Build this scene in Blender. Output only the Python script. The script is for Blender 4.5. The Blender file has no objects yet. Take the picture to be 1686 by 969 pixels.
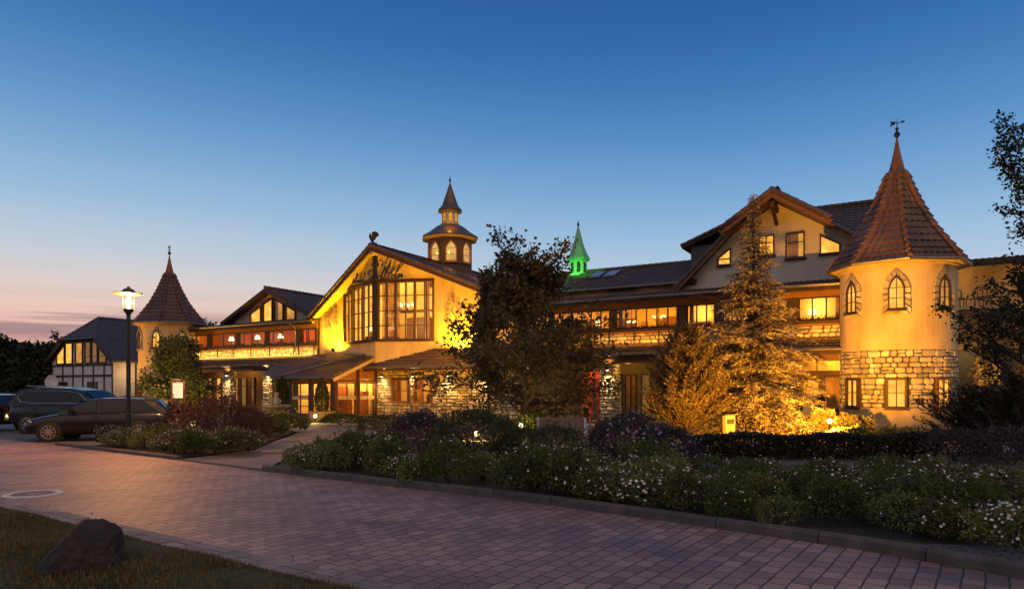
import bpy, math, random
import numpy as np
from mathutils import Vector, Matrix

SC = bpy.context.scene
COL = SC.collection
PI = math.pi
rad = math.radians

# ------------------------------------------------------------------ camera
cam_data = bpy.data.cameras.new("camera")
cam_data.sensor_width = 36.0
cam_data.lens = 23.87
cam_data.shift_y = 0.0922
cam_data.clip_end = 3000
cam = bpy.data.objects.new("camera", cam_data)
COL.objects.link(cam)
cam.location = (0, 0, 1.65)
cam.rotation_euler = (PI / 2, 0, 0)
SC.camera = cam

# ------------------------------------------------------------------ view
SC.view_settings.view_transform = 'Standard'
SC.view_settings.look = 'None'
SC.view_settings.exposure = 0.12
SC.view_settings.gamma = 1.0
SC.view_settings.use_curve_mapping = False
SC.cycles.use_denoising = True
SC.cycles.max_bounces = 6
SC.cycles.diffuse_bounces = 2
SC.cycles.glossy_bounces = 2
SC.cycles.transparent_max_bounces = 12
SC.cycles.transmission_bounces = 2
SC.cycles.caustics_reflective = False
SC.cycles.caustics_refractive = False
SC.cycles.sample_clamp_indirect = 4.0


def lin(r, g, b):
    f = lambda c: (c / 255 / 12.92) if c / 255 <= .04045 else ((c / 255 + .055) / 1.055) ** 2.4
    return (f(r), f(g), f(b), 1)


# ------------------------------------------------------------------ dusk sky
world = bpy.data.worlds.new("World")
SC.world = world
world.use_nodes = True
nt = world.node_tree
nt.nodes.clear()
N = nt.nodes.new
L = nt.links.new
out = N('ShaderNodeOutputWorld')
bg = N('ShaderNodeBackground')
bg.inputs['Strength'].default_value = 1.0
tc = N('ShaderNodeTexCoord')
sep = N('ShaderNodeSeparateXYZ')
L(tc.outputs['Generated'], sep.inputs[0])


def ramp(stops, node_new=N):
    n = node_new('ShaderNodeValToRGB')
    cr = n.color_ramp
    cr.interpolation = 'B_SPLINE' if len(stops) > 7 else 'LINEAR'
    while len(cr.elements) > 1:
        cr.elements.remove(cr.elements[-1])
    cr.elements[0].position, cr.elements[0].color = stops[0]
    for p, c in stops[1:]:
        e = cr.elements.new(p)
        e.color = c
    return n


west = ramp([(0.0, lin(150, 116, 122)), (0.05, lin(200, 148, 144)), (0.085, lin(226, 182, 166)), (0.125, lin(218, 200, 192)),
             (0.17, lin(188, 198, 208)), (0.24, lin(146, 180, 211)), (0.33, lin(96, 148, 196)), (0.43, lin(52, 108, 170)),
             (0.52, lin(40, 88, 150)), (0.75, lin(62, 106, 158)), (1.0, lin(84, 116, 158))])
east = ramp([(0.0, lin(96, 92, 108)), (0.06, lin(184, 174, 180)), (0.11, lin(188, 194, 208)), (0.17, lin(168, 194, 216)),
             (0.24, lin(124, 168, 208)), (0.33, lin(80, 136, 191)), (0.43, lin(44, 100, 163)), (0.52, lin(38, 84, 146)),
             (0.75, lin(62, 106, 158)), (1.0, lin(84, 116, 158))])
L(sep.outputs['Z'], west.inputs[0])
L(sep.outputs['Z'], east.inputs[0])
# how far towards the set sun (left of the view) a direction looks
dot = N('ShaderNodeVectorMath')
dot.operation = 'DOT_PRODUCT'
dot.inputs[1].default_value = (-0.80, 0.60, 0)
L(tc.outputs['Generated'], dot.inputs[0])
mr = N('ShaderNodeMapRange')
mr.inputs['From Min'].default_value = 0.25
mr.inputs['From Max'].default_value = 0.97
mr.interpolation_type = 'SMOOTHSTEP'
L(dot.outputs['Value'], mr.inputs['Value'])
mix = N('ShaderNodeMix')
mix.data_type = 'RGBA'
L(mr.outputs['Result'], mix.inputs[0])
L(east.outputs[0], mix.inputs[6])
L(west.outputs[0], mix.inputs[7])
# pink glow added to the unseen sky behind the camera, lighting the facades
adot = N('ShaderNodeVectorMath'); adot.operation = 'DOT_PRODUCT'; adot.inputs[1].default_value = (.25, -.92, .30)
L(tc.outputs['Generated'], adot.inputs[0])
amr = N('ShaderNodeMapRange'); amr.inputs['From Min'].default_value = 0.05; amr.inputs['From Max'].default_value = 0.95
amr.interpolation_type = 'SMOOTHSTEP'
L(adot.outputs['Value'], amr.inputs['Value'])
ael = N('ShaderNodeMapRange'); ael.inputs['From Min'].default_value = 0.02; ael.inputs['From Max'].default_value = 0.26   # added glow held back low down to keep car reflections dark
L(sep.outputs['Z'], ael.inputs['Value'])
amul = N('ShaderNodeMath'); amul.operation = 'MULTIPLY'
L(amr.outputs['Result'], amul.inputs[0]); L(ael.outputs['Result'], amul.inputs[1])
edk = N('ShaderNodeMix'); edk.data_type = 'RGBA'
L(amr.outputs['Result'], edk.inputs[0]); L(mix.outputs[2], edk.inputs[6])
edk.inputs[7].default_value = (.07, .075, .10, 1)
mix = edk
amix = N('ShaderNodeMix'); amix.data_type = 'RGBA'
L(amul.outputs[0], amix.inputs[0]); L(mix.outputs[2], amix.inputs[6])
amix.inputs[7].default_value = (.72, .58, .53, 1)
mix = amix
# thin dark cloud streaks low over the afterglow
mp = N('ShaderNodeMapping')
mp.inputs['Scale'].default_value = (1.6, 1.6, 46)
L(tc.outputs['Generated'], mp.inputs[0])
nz = N('ShaderNodeTexNoise')
nz.inputs['Scale'].default_value = 1.5
nz.inputs['Detail'].default_value = 3
L(mp.outputs[0], nz.inputs['Vector'])
band = ramp([(0.0, (0, 0, 0, 1)), (0.052, (0, 0, 0, 1)), (0.068, (1, 1, 1, 1)), (0.088, (1, 1, 1, 1)), (0.105, (.12, .12, .12, 1)), (0.2, (0, 0, 0, 1))])
L(sep.outputs['Z'], band.inputs[0])
cl = ramp([(0.0, (0, 0, 0, 1)), (0.47, (0, 0, 0, 1)), (0.56, (1, 1, 1, 1))])
L(nz.outputs[0], cl.inputs[0])
m1 = N('ShaderNodeMath'); m1.operation = 'MULTIPLY'
L(band.outputs[0], m1.inputs[0]); L(cl.outputs[0], m1.inputs[1])
m2 = N('ShaderNodeMath'); m2.operation = 'MULTIPLY'
L(m1.outputs[0], m2.inputs[0]); L(mr.outputs['Result'], m2.inputs[1])
m3 = N('ShaderNodeMath'); m3.operation = 'MULTIPLY'; m3.inputs[1].default_value = 0.55
L(m2.outputs[0], m3.inputs[0])
mix2 = N('ShaderNodeMix'); mix2.data_type = 'RGBA'
L(m3.outputs[0], mix2.inputs[0])
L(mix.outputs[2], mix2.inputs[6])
mix2.inputs[7].default_value = lin(86, 76, 106)
# the physical sky with the sun just below the horizon, added faintly
sky = N('ShaderNodeTexSky')
sky.sky_type = 'NISHITA'
sky.sun_disc = False
sky.sun_elevation = rad(-3)
sky.sun_rotation = rad(-53)
add = N('ShaderNodeMix'); add.data_type = 'RGBA'; add.blend_type = 'ADD'
add.inputs[0].default_value = 0.05
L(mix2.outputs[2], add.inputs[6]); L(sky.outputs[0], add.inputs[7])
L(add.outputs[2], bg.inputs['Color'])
L(bg.outputs[0], out.inputs['Surface'])


# ------------------------------------------------------------------ materials
def nodes_of(name):
    m = bpy.data.materials.new(name)
    m.use_nodes = True
    t = m.node_tree
    return m, t, t.nodes['Principled BSDF']


def mat(name, col, rough=.7, col2=None, scale=6.0, bump=0.0, bscale=40.0, metal=0.0, island=0.0, spec=.4, stretch=None, detail=4):
    """Principled surface: two colours mixed by noise, optional per-piece variation and bump."""
    m, t, b = nodes_of(name)
    nn, ll = t.nodes.new, t.links.new
    b.inputs['Roughness'].default_value = rough
    b.inputs['Metallic'].default_value = metal
    b.inputs['Specular IOR Level'].default_value = spec
    tcn = nn('ShaderNodeTexCoord')
    vec = tcn.outputs['Object']
    if stretch:
        mpn = nn('ShaderNodeMapping')
        mpn.inputs['Scale'].default_value = stretch
        ll(vec, mpn.inputs[0])
        vec = mpn.outputs[0]
    nzn = nn('ShaderNodeTexNoise')
    nzn.inputs['Scale'].default_value = scale
    nzn.inputs['Detail'].default_value = detail
    ll(vec, nzn.inputs['Vector'])
    col2 = col2 or tuple(c * .72 for c in col)
    r = ramp([(0.32, (*col2, 1)), (0.68, (*col, 1))], nn)
    ll(nzn.outputs[0], r.inputs[0])
    c = r.outputs[0]
    if island:
        g = nn('ShaderNodeNewGeometry')
        mrn = nn('ShaderNodeMapRange')
        mrn.inputs['To Min'].default_value = 1 - island
        mrn.inputs['To Max'].default_value = 1 + island
        ll(g.outputs['Random Per Island'], mrn.inputs['Value'])
        mm = nn('ShaderNodeVectorMath'); mm.operation = 'SCALE'
        ll(c, mm.inputs[0]); ll(mrn.outputs[0], mm.inputs['Scale'])
        c = mm.outputs[0]
    ll(c, b.inputs['Base Color'])
    if bump:
        n2 = nn('ShaderNodeTexNoise')
        n2.inputs['Scale'].default_value = bscale
        n2.inputs['Detail'].default_value = 5
        ll(vec, n2.inputs['Vector'])
        bp = nn('ShaderNodeBump')
        bp.inputs['Strength'].default_value = bump
        bp.inputs['Distance'].default_value = .03
        ll(n2.outputs[0], bp.inputs['Height'])
        ll(bp.outputs[0], b.inputs['Normal'])
    return m


def emit(name, col, strength, col2=None, scale=3.0):
    m = bpy.data.materials.new(name)
    m.use_nodes = True
    t = m.node_tree
    t.nodes.clear()
    o = t.nodes.new('ShaderNodeOutputMaterial')
    e = t.nodes.new('ShaderNodeEmission')
    e.inputs['Strength'].default_value = strength
    if col2:
        tcn = t.nodes.new('ShaderNodeTexCoord')
        nz_ = t.nodes.new('ShaderNodeTexNoise')
        nz_.inputs['Scale'].default_value = scale
        t.links.new(tcn.outputs['Object'], nz_.inputs['Vector'])
        r = ramp([(.35, (*col2, 1)), (.65, (*col, 1))], t.nodes.new)
        t.links.new(nz_.outputs[0], r.inputs[0])
        t.links.new(r.outputs[0], e.inputs['Color'])
    else:
        e.inputs['Color'].default_value = (*col, 1)
    t.links.new(e.outputs[0], o.inputs['Surface'])
    return m


def glass_mat(name, tint=(.9, .9, .88), refl=1.0):
    m = bpy.data.materials.new(name)
    m.use_nodes = True
    t = m.node_tree
    t.nodes.clear()
    o = t.nodes.new('ShaderNodeOutputMaterial')
    tr = t.nodes.new('ShaderNodeBsdfTransparent')
    tr.inputs[0].default_value = (*tint, 1)
    gl = t.nodes.new('ShaderNodeBsdfGlossy')
    gl.inputs['Roughness'].default_value = .02
    fr = t.nodes.new('ShaderNodeFresnel')
    geo = t.nodes.new('ShaderNodeNewGeometry')
    io = t.nodes.new('ShaderNodeMapRange')      # same reflectance seen from either side of the pane
    io.inputs['To Min'].default_value = 1.55
    io.inputs['To Max'].default_value = 1 / 1.55
    t.links.new(geo.outputs['Backfacing'], io.inputs['Value'])
    t.links.new(io.outputs[0], fr.inputs['IOR'])
    mu = t.nodes.new('ShaderNodeMath'); mu.operation = 'MULTIPLY'; mu.inputs[1].default_value = refl
    t.links.new(fr.outputs[0], mu.inputs[0])
    mx = t.nodes.new('ShaderNodeMixShader')
    t.links.new(mu.outputs[0], mx.inputs[0])
    t.links.new(tr.outputs[0], mx.inputs[1])
    t.links.new(gl.outputs[0], mx.inputs[2])
    t.links.new(mx.outputs[0], o.inputs['Surface'])
    return m


def leaf_mat(name, col, col2, rough=.55, trans=.25, scale=1.1):
    """Foliage: per-leaf variation plus large clump variation, a little light passing through."""
    m, t, b = nodes_of(name)
    nn, ll = t.nodes.new, t.links.new
    g = nn('ShaderNodeNewGeometry')
    tcn = nn('ShaderNodeTexCoord')
    nzn = nn('ShaderNodeTexNoise'); nzn.inputs['Scale'].default_value = scale
    ll(tcn.outputs['Object'], nzn.inputs['Vector'])
    a = nn('ShaderNodeMath'); a.operation = 'MULTIPLY_ADD'
    ll(g.outputs['Random Per Island'], a.inputs[0]); a.inputs[1].default_value = .6
    ll(nzn.outputs[0], a.inputs[2])
    r = ramp([(0.35, (*col2, 1)), (1.05, (*col, 1))], nn)
    ll(a.outputs[0], r.inputs[0])
    ll(r.outputs[0], b.inputs['Base Color'])
    b.inputs['Roughness'].default_value = rough
    b.inputs['Specular IOR Level'].default_value = .3
    tl = nn('ShaderNodeBsdfTranslucent')
    ll(r.outputs[0], tl.inputs[0])
    mx = nn('ShaderNodeMixShader'); mx.inputs[0].default_value = trans
    ll(b.outputs[0], mx.inputs[1]); ll(tl.outputs[0], mx.inputs[2])
    ll(mx.outputs[0], t.nodes['Material Output'].inputs['Surface'])
    return m


def paver_mat(name, c1, c2, mortar, bw, bh, rot, rough=.75, msize=.012):
    m, t, b = nodes_of(name)
    nn, ll = t.nodes.new, t.links.new
    tcn = nn('ShaderNodeTexCoord')
    mpn = nn('ShaderNodeMapping'); mpn.inputs['Rotation'].default_value = (0, 0, rot)
    ll(tcn.outputs['Object'], mpn.inputs[0])
    # jitter the joints a little so that they are not ruler-straight
    nj = nn('ShaderNodeTexNoise'); nj.inputs['Scale'].default_value = 2.2; nj.inputs['Detail'].default_value = 4
    ll(mpn.outputs[0], nj.inputs['Vector'])
    sc_ = nn('ShaderNodeVectorMath'); sc_.operation = 'MULTIPLY_ADD'
    ll(nj.outputs['Color'], sc_.inputs[0]); sc_.inputs[1].default_value = (.03, .03, 0)
    ll(mpn.outputs[0], sc_.inputs[2])
    br = nn('ShaderNodeTexBrick')
    br.inputs['Scale'].default_value = 1.0
    br.inputs['Brick Width'].default_value = bw
    br.inputs['Row Height'].default_value = bh
    br.inputs['Mortar Size'].default_value = msize
    br.inputs['Mortar Smooth'].default_value = .35
    br.inputs['Bias'].default_value = .0
    br.inputs['Color1'].default_value = (*c1, 1)
    br.inputs['Color2'].default_value = (*c2, 1)
    br.inputs['Mortar'].default_value = (*mortar, 1)
    ll(sc_.outputs[0], br.inputs['Vector'])
    nz1 = nn('ShaderNodeTexNoise'); nz1.inputs['Scale'].default_value = .55; nz1.inputs['Detail'].default_value = 6
    ll(tcn.outputs['Object'], nz1.inputs['Vector'])
    r = ramp([(.28, (.50, .50, .52, 1)), (.5, (.92, .92, .92, 1)), (.72, (1.2, 1.16, 1.12, 1))], nn)
    ll(nz1.outputs[0], r.inputs[0])
    mx = nn('ShaderNodeMix'); mx.data_type = 'RGBA'; mx.blend_type = 'MULTIPLY'; mx.inputs[0].default_value = 1
    ll(br.outputs['Color'], mx.inputs[6]); ll(r.outputs[0], mx.inputs[7])
    nz2 = nn('ShaderNodeTexNoise'); nz2.inputs['Scale'].default_value = 60; nz2.inputs['Detail'].default_value = 3
    ll(tcn.outputs['Object'], nz2.inputs['Vector'])
    r2 = ramp([(.3, (.68, .68, .68, 1)), (.7, (1.15, 1.15, 1.15, 1))], nn)
    ll(nz2.outputs[0], r2.inputs[0])
    mx2 = nn('ShaderNodeMix'); mx2.data_type = 'RGBA'; mx2.blend_type = 'MULTIPLY'; mx2.inputs[0].default_value = 1
    ll(mx.outputs[2], mx2.inputs[6]); ll(r2.outputs[0], mx2.inputs[7])
    ll(mx2.outputs[2], b.inputs['Base Color'])
    b.inputs['Roughness'].default_value = rough
    inv = nn('ShaderNodeMath'); inv.operation = 'MULTIPLY_ADD'
    ll(br.outputs['Fac'], inv.inputs[0]); inv.inputs[1].default_value = -1.0
    nz3 = nn('ShaderNodeMath'); nz3.operation = 'MULTIPLY'; nz3.inputs[1].default_value = .35
    ll(nz2.outputs[0], nz3.inputs[0]); ll(nz3.outputs[0], inv.inputs[2])
    bp = nn('ShaderNodeBump'); bp.inputs['Strength'].default_value = .8; bp.inputs['Distance'].default_value = .012
    ll(inv.outputs[0], bp.inputs['Height']); ll(bp.outputs[0], b.inputs['Normal'])
    return m


M = dict(
    plaster=mat('cream_plaster', (.64, .465, .235), .85, (.42, .29, .13), 1.0, .7, 38, stretch=(1, 1, .4), detail=7),
    white_plaster=mat('white_plaster', (.62, .60, .60), .85, (.5, .48, .48), 2, .2, 60),
    grey_plaster=mat('pale_plaster', (.56, .49, .42), .85, (.45, .39, .33), .8, .3, 45, stretch=(1, 1, .4), detail=7),
    timber=mat('dark_timber', (.060, .028, .014), .6, (.035, .016, .009), 4, .2, 30, stretch=(1, 1, .2)),
    wood=mat('brown_wood', (.20, .085, .03), .55, (.12, .05, .018), 3, .2, 24, stretch=(.25, 1, 3)),
    black_wood=mat('blackened_wood', (.022, .013, .009), .6),
    stone=mat('rubble_stone', (.50, .42, .30), .85, (.26, .21, .15), 3.0, .7, 14, island=.35),
    mortar=mat('mortar', (.07, .058, .045), .95, bump=.4, bscale=20),
    tile=mat('roof_tile', (.105, .062, .046), .42, (.06, .036, .03), 1.6, .2, 30, spec=.5),
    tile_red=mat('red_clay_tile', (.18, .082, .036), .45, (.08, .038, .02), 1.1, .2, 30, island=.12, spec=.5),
    copper=mat('copper_cap', (.21, .085, .035), .45, metal=.4),
    iron=mat('wrought_iron', (.018, .016, .016), .5, metal=.5),
    zinc=mat('zinc_gutter', (.22, .19, .16), .42, metal=.7),
    fascia=mat('orange_brown_boards', (.33, .15, .05), .6, (.22, .09, .03), 2, .2, 20, stretch=(.3, 1, 4)),
    soffit=mat('pale_soffit', (.52, .42, .26), .7),
    glass=glass_mat('window_glass'),
    dim_glass=glass_mat('dark_window_glass', (.5, .5, .5), 1.3),
    lit=emit('lit_pane', (1.0, .52, .08), 1.6, (.78, .30, .03), 2.2),
    lit_soft=emit('lit_curtained_pane', (1.0, .48, .07), .8, (.62, .24, .03), 1.6),
    lit_dim=emit('dimly_lit_pane', (.85, .42, .11), .30, (.4, .17, .04), 1.3),
    bulb=emit('warm_bulb', (1.0, .72, .34), 22),
    bulb_soft=emit('lamp_shade_glow', (1.0, .62, .25), 3.2),
    bulb_white=emit('white_bulb', (1.0, .74, .36), 5),
    curtain=mat('curtain_cloth', (.52, .30, .13), .9, (.38, .2, .08), 3, island=.1),
    red_curtain=mat('red_curtain_cloth', (.42, .075, .03), .9),
    room_yellow=mat('yellow_room_wall', (.72, .52, .20), .9, (.66, .46, .16), 1),
    room_red=mat('red_room_wall', (.56, .26, .07), .9, (.55, .11, .03), .45),
    room_brown=mat('brown_room_wall', (.42, .24, .09), .9, (.30, .16, .06), 1),
    furniture=mat('dark_furniture', (.09, .04, .02), .5),
    slate=mat('slate_cladding', (.07, .065, .07), .6, island=.1),
)


# ------------------------------------------------------------------ mesh helpers
class MB:
    """Collects shapes and links them as one mesh object."""

    def __init__(s):
        s.v = []
        s.f = []

    def poly(s, pts):
        n = len(s.v)
        s.v += [tuple(p) for p in pts]
        s.f.append(list(range(n, n + len(pts))))
        return s

    def prism(s, pts, vec):
        n, k = len(s.v), len(pts)
        vec = Vector(vec)
        s.v += [tuple(p) for p in pts] + [tuple(Vector(p) + vec) for p in pts]
        s.f.append(list(range(n + k - 1, n - 1, -1)))
        s.f.append(list(range(n + k, n + 2 * k)))
        for i in range(k):
            j = (i + 1) % k
            s.f.append([n + i, n + j, n + k + j, n + k + i])
        return s

    def box(s, x0, x1, y0, y1, z0, z1):
        return s.prism([(x0, y0, z0), (x1, y0, z0), (x1, y1, z0), (x0, y1, z0)], (0, 0, z1 - z0))

    def beam(s, a, b, w, h, up=(0, 0, 1)):
        a, b = Vector(a), Vector(b)
        d = (b - a).normalized()
        side = d.cross(Vector(up))
        if side.length < 1e-4:
            side = d.cross(Vector((1, 0, 0)))
        side.normalize()
        u = side.cross(d).normalized()
        q = [a + side * w / 2 * i + u * h / 2 * j for i, j in ((-1, -1), (1, -1), (1, 1), (-1, 1))]
        return s.prism(q, b - a)

    def tube(s, pts, r, n=8):
        pts = [Vector(p) for p in pts]
        rs = r if isinstance(r, (list, tuple)) else [r] * len(pts)
        base = len(s.v)
        ref = Vector((0, 0, 1))
        for i, p in enumerate(pts):
            d = (pts[min(i + 1, len(pts) - 1)] - pts[max(i - 1, 0)])
            d = d.normalized() if d.length > 1e-9 else Vector((0, 0, 1))
            a = d.cross(ref)
            if a.length < .15:
                a = d.cross(Vector((1, 0, 0)))
            a.normalize()
            b = d.cross(a)
            for k in range(n):
                t = 2 * PI * k / n
                s.v.append(tuple(p + (a * math.cos(t) + b * math.sin(t)) * rs[i]))
        for i in range(len(pts) - 1):
            for k in range(n):
                k2 = (k + 1) % n
                s.f.append([base + i * n + k, base + i * n + k2, base + (i + 1) * n + k2, base + (i + 1) * n + k])
        s.f.append([base + k for k in range(n)])
        e = base + (len(pts) - 1) * n
        s.f.append([e + n - 1 - k for k in range(n)])
        return s

    def lathe(s, prof, n=24, c=(0, 0, 0), a0=0.0, cap=True):
        base = len(s.v)
        for r, z in prof:
            for k in range(n):
                t = a0 + 2 * PI * k / n
                s.v.append((c[0] + r * math.cos(t), c[1] + r * math.sin(t), c[2] + z))
        for i in range(len(prof) - 1):
            for k in range(n):
                k2 = (k + 1) % n
                s.f.append([base + i * n + k, base + i * n + k2, base + (i + 1) * n + k2, base + (i + 1) * n + k])
        if cap:
            s.f.append([base + n - 1 - k for k in range(n)])
            e = base + (len(prof) - 1) * n
            s.f.append([e + k for k in range(n)])
        return s

    def build(s, name, material, parent=None, smooth=False, **props):
        me = bpy.data.meshes.new(name)
        me.from_pydata(s.v, [], s.f)
        me.materials.append(material)
        if smooth:
            me.polygons.foreach_set('use_smooth', [True] * len(me.polygons))
        me.update()
        return link(name, me, parent, **props)


def link(name, data, parent=None, **props):
    o = bpy.data.objects.new(name, data)
    COL.objects.link(o)
    if parent is not None:
        o.parent = parent
    for k, v in props.items():
        o[k] = v
    return o


def thing(name, label, cat, loc=(0, 0, 0), rz=0.0, group=None):
    o = link(name, None)
    o.empty_display_size = .3
    o.location = loc
    o.rotation_euler = (0, 0, rz)
    o['label'] = label
    o['category'] = cat
    if group:
        o['group'] = group
    return o


def copy_thing(src, loc, rz=0.0, scale=1.0, label=None, group=None):
    r = src.copy()
    COL.objects.link(r)
    r.location = loc
    r.rotation_euler = (0, 0, rz)
    r.scale = (scale,) * 3 if isinstance(scale, (int, float)) else scale
    if label:
        r['label'] = label
    if group:
        r['group'] = group
    for ch in list(src.children):
        c = ch.copy()
        COL.objects.link(c)
        c.parent = r
        for g in ch.children:
            d = g.copy()
            COL.objects.link(d)
            d.parent = c
    return r


def lamp(name, kind, loc, power, col, parent=None, size=.1, aim=None, cone=90, blend=.6):
    ld = bpy.data.lights.new(name, kind)
    ld.energy = power
    ld.color = col
    ld.shadow_soft_size = size
    o = link(name, ld, parent)
    o.location = loc
    if kind == 'SPOT':
        ld.spot_size = rad(cone)
        ld.spot_blend = blend
    if aim is not None:
        o.rotation_euler = (Vector(aim) - Vector(loc)).to_track_quat('-Z', 'Y').to_euler()
    return o


def fast_mesh(name, V, F, material, smooth=False):
    """Mesh from numpy arrays: V (n,3), F (m,k)."""
    me = bpy.data.meshes.new(name)
    m, k = F.shape
    me.vertices.add(len(V))
    me.vertices.foreach_set('co', V.astype(np.float32).ravel())
    me.loops.add(m * k)
    me.loops.foreach_set('vertex_index', F.astype(np.int32).ravel())
    me.polygons.add(m)
    me.polygons.foreach_set('loop_start', np.arange(0, m * k, k, dtype=np.int32))
    if smooth:
        me.polygons.foreach_set('use_smooth', np.ones(m, dtype=bool))
    me.update(calc_edges=True)
    me.validate()
    me.materials.append(material)
    return me


def unit(a):
    return a / np.maximum(np.linalg.norm(a, axis=-1, keepdims=True), 1e-9)


def leaves(C, D, size, rng, width=.55, fold=.15, roll=None):
    """Pointed leaves: one folded kite (two triangles) per centre C, long axis D."""
    n = len(C)
    D = unit(D)
    W = unit(np.cross(D, rng.normal(size=(n, 3)) if roll is None else roll))
    Nn = np.cross(D, W)
    size = np.broadcast_to(np.asarray(size, float), (n,))[:, None]
    a = C
    b = C + D * size * .45 + W * size * width * .5 + Nn * size * fold
    c = C + D * size
    d = C + D * size * .45 - W * size * width * .5 + Nn * size * fold
    V = np.stack([a, b, c, d], 1).reshape(-1, 3)
    i = np.arange(n)[:, None] * 4
    F = np.concatenate([i + np.array([[0, 1, 2]]), i + np.array([[0, 2, 3]])], 1).reshape(-1, 3)
    return V, F


# ------------------------------------------------------------------ where things are
F_PX, HZ = 1118.0, 640.0


def G(px, py):
    """Ground point seen at a photo pixel."""
    Y = F_PX * 1.65 / (py - HZ)
    return ((px - 843) / F_PX * Y, Y)


def at(px, Y):
    return (px - 843) / F_PX * Y


def zat(py, Y):
    return 1.65 - (py - HZ) / F_PX * Y


TH = rad(30)
cT, sT = math.cos(TH), math.sin(TH)
HX, HY = 13.0, 29.0                       # hotel origin: on the facade line near the corner tower


def S(px, d=0.0):
    """Distance along the facade of the point at photo column px, d metres in front of it."""
    r = (px - 843) / F_PX
    return (r * (HY - cT * d) - HX + sT * d) / (cT + r * sT)


def depth(s, d=0.0):
    return HY - sT * s - cT * d


def Z(px, py, d=0.0):
    return zat(py, depth(S(px, d), d))


def HW(s, d, z):
    """Facade coordinates to world."""
    return (HX + cT * s - sT * d, HY - sT * s - cT * d, z)


# ------------------------------------------------------------------ architectural helpers
def in_poly(p, poly):
    x, y = p
    c = False
    j = len(poly) - 1
    for i in range(len(poly)):
        xi, yi = poly[i]
        xj, yj = poly[j]
        if (yi > y) != (yj > y) and x < (xj - xi) * (y - yi) / (yj - yi) + xi:
            c = not c
        j = i
    return c


def tile_roof(mb, pts, eave, tw=.27, th=.34, amp=.032, step=.045, thick=.09):
    """Pan-tiled planar roof over the polygon pts; eave is the (a, b) pair of points of the lower edge."""
    P = [Vector(p) for p in pts]
    a, b = Vector(eave[0]), Vector(eave[1])
    u = (b - a).normalized()
    nrm = Vector((0, 0, 0))
    for i in range(len(P)):
        nrm += P[i].cross(P[(i + 1) % len(P)])
    nrm.normalize()
    if nrm.z < 0:
        nrm = -nrm
    v = nrm.cross(u).normalized()
    if v.z < 0:
        v = -v
    q = [((p - a).dot(u), (p - a).dot(v)) for p in P]
    mb.prism([p - nrm * .012 for p in P], -nrm * thick)
    u0, u1 = min(x for x, _ in q), max(x for x, _ in q)
    v0, v1 = min(y for _, y in q), max(y for _, y in q)
    nu = max(1, int((u1 - u0) / tw + .999)) * 5
    nv = max(1, int((v1 - v0) / th + .999))
    for r in range(nv):
        rows = [(v0 + r * th - .02, step), (v0 + (r + .5) * th, step * .5), (v0 + (r + 1) * th, .004)]
        for k in range(2):
            va, ha = rows[k]
            vb, hb = rows[k + 1]
            for i in range(nu):
                ua, ub = u0 + i * tw / 5, u0 + (i + 1) * tw / 5
                if not in_poly(((ua + ub) / 2, min(max((va + vb) / 2, v0 + .02), v1 - .02)), q):
                    continue
                w = lambda uu: amp * (math.sin(2 * PI * (uu - u0) / tw) * .5 + .5) ** 1.5
                c = [a + u * ua + v * va + nrm * (ha + w(ua)), a + u * ub + v * va + nrm * (ha + w(ub)),
                     a + u * ub + v * vb + nrm * (hb + w(ub)), a + u * ua + v * vb + nrm * (hb + w(ua))]
                mb.poly(c)
                if k == 0:
                    mb.poly([c[0] - nrm * .05, c[1] - nrm * .05, c[1], c[0]])


def ridge_caps(mb, a, b, r=.13, n=None):
    """A row of half-round cap tiles along a ridge or hip."""
    a, b = Vector(a), Vector(b)
    L_ = (b - a).length
    n = n or max(1, int(L_ / .38))
    for i in range(n):
        p = a.lerp(b, i / n)
        q = a.lerp(b, (i + 1.08) / n)
        mb.tube([p, q], [r, r * .78], 8)


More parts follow.
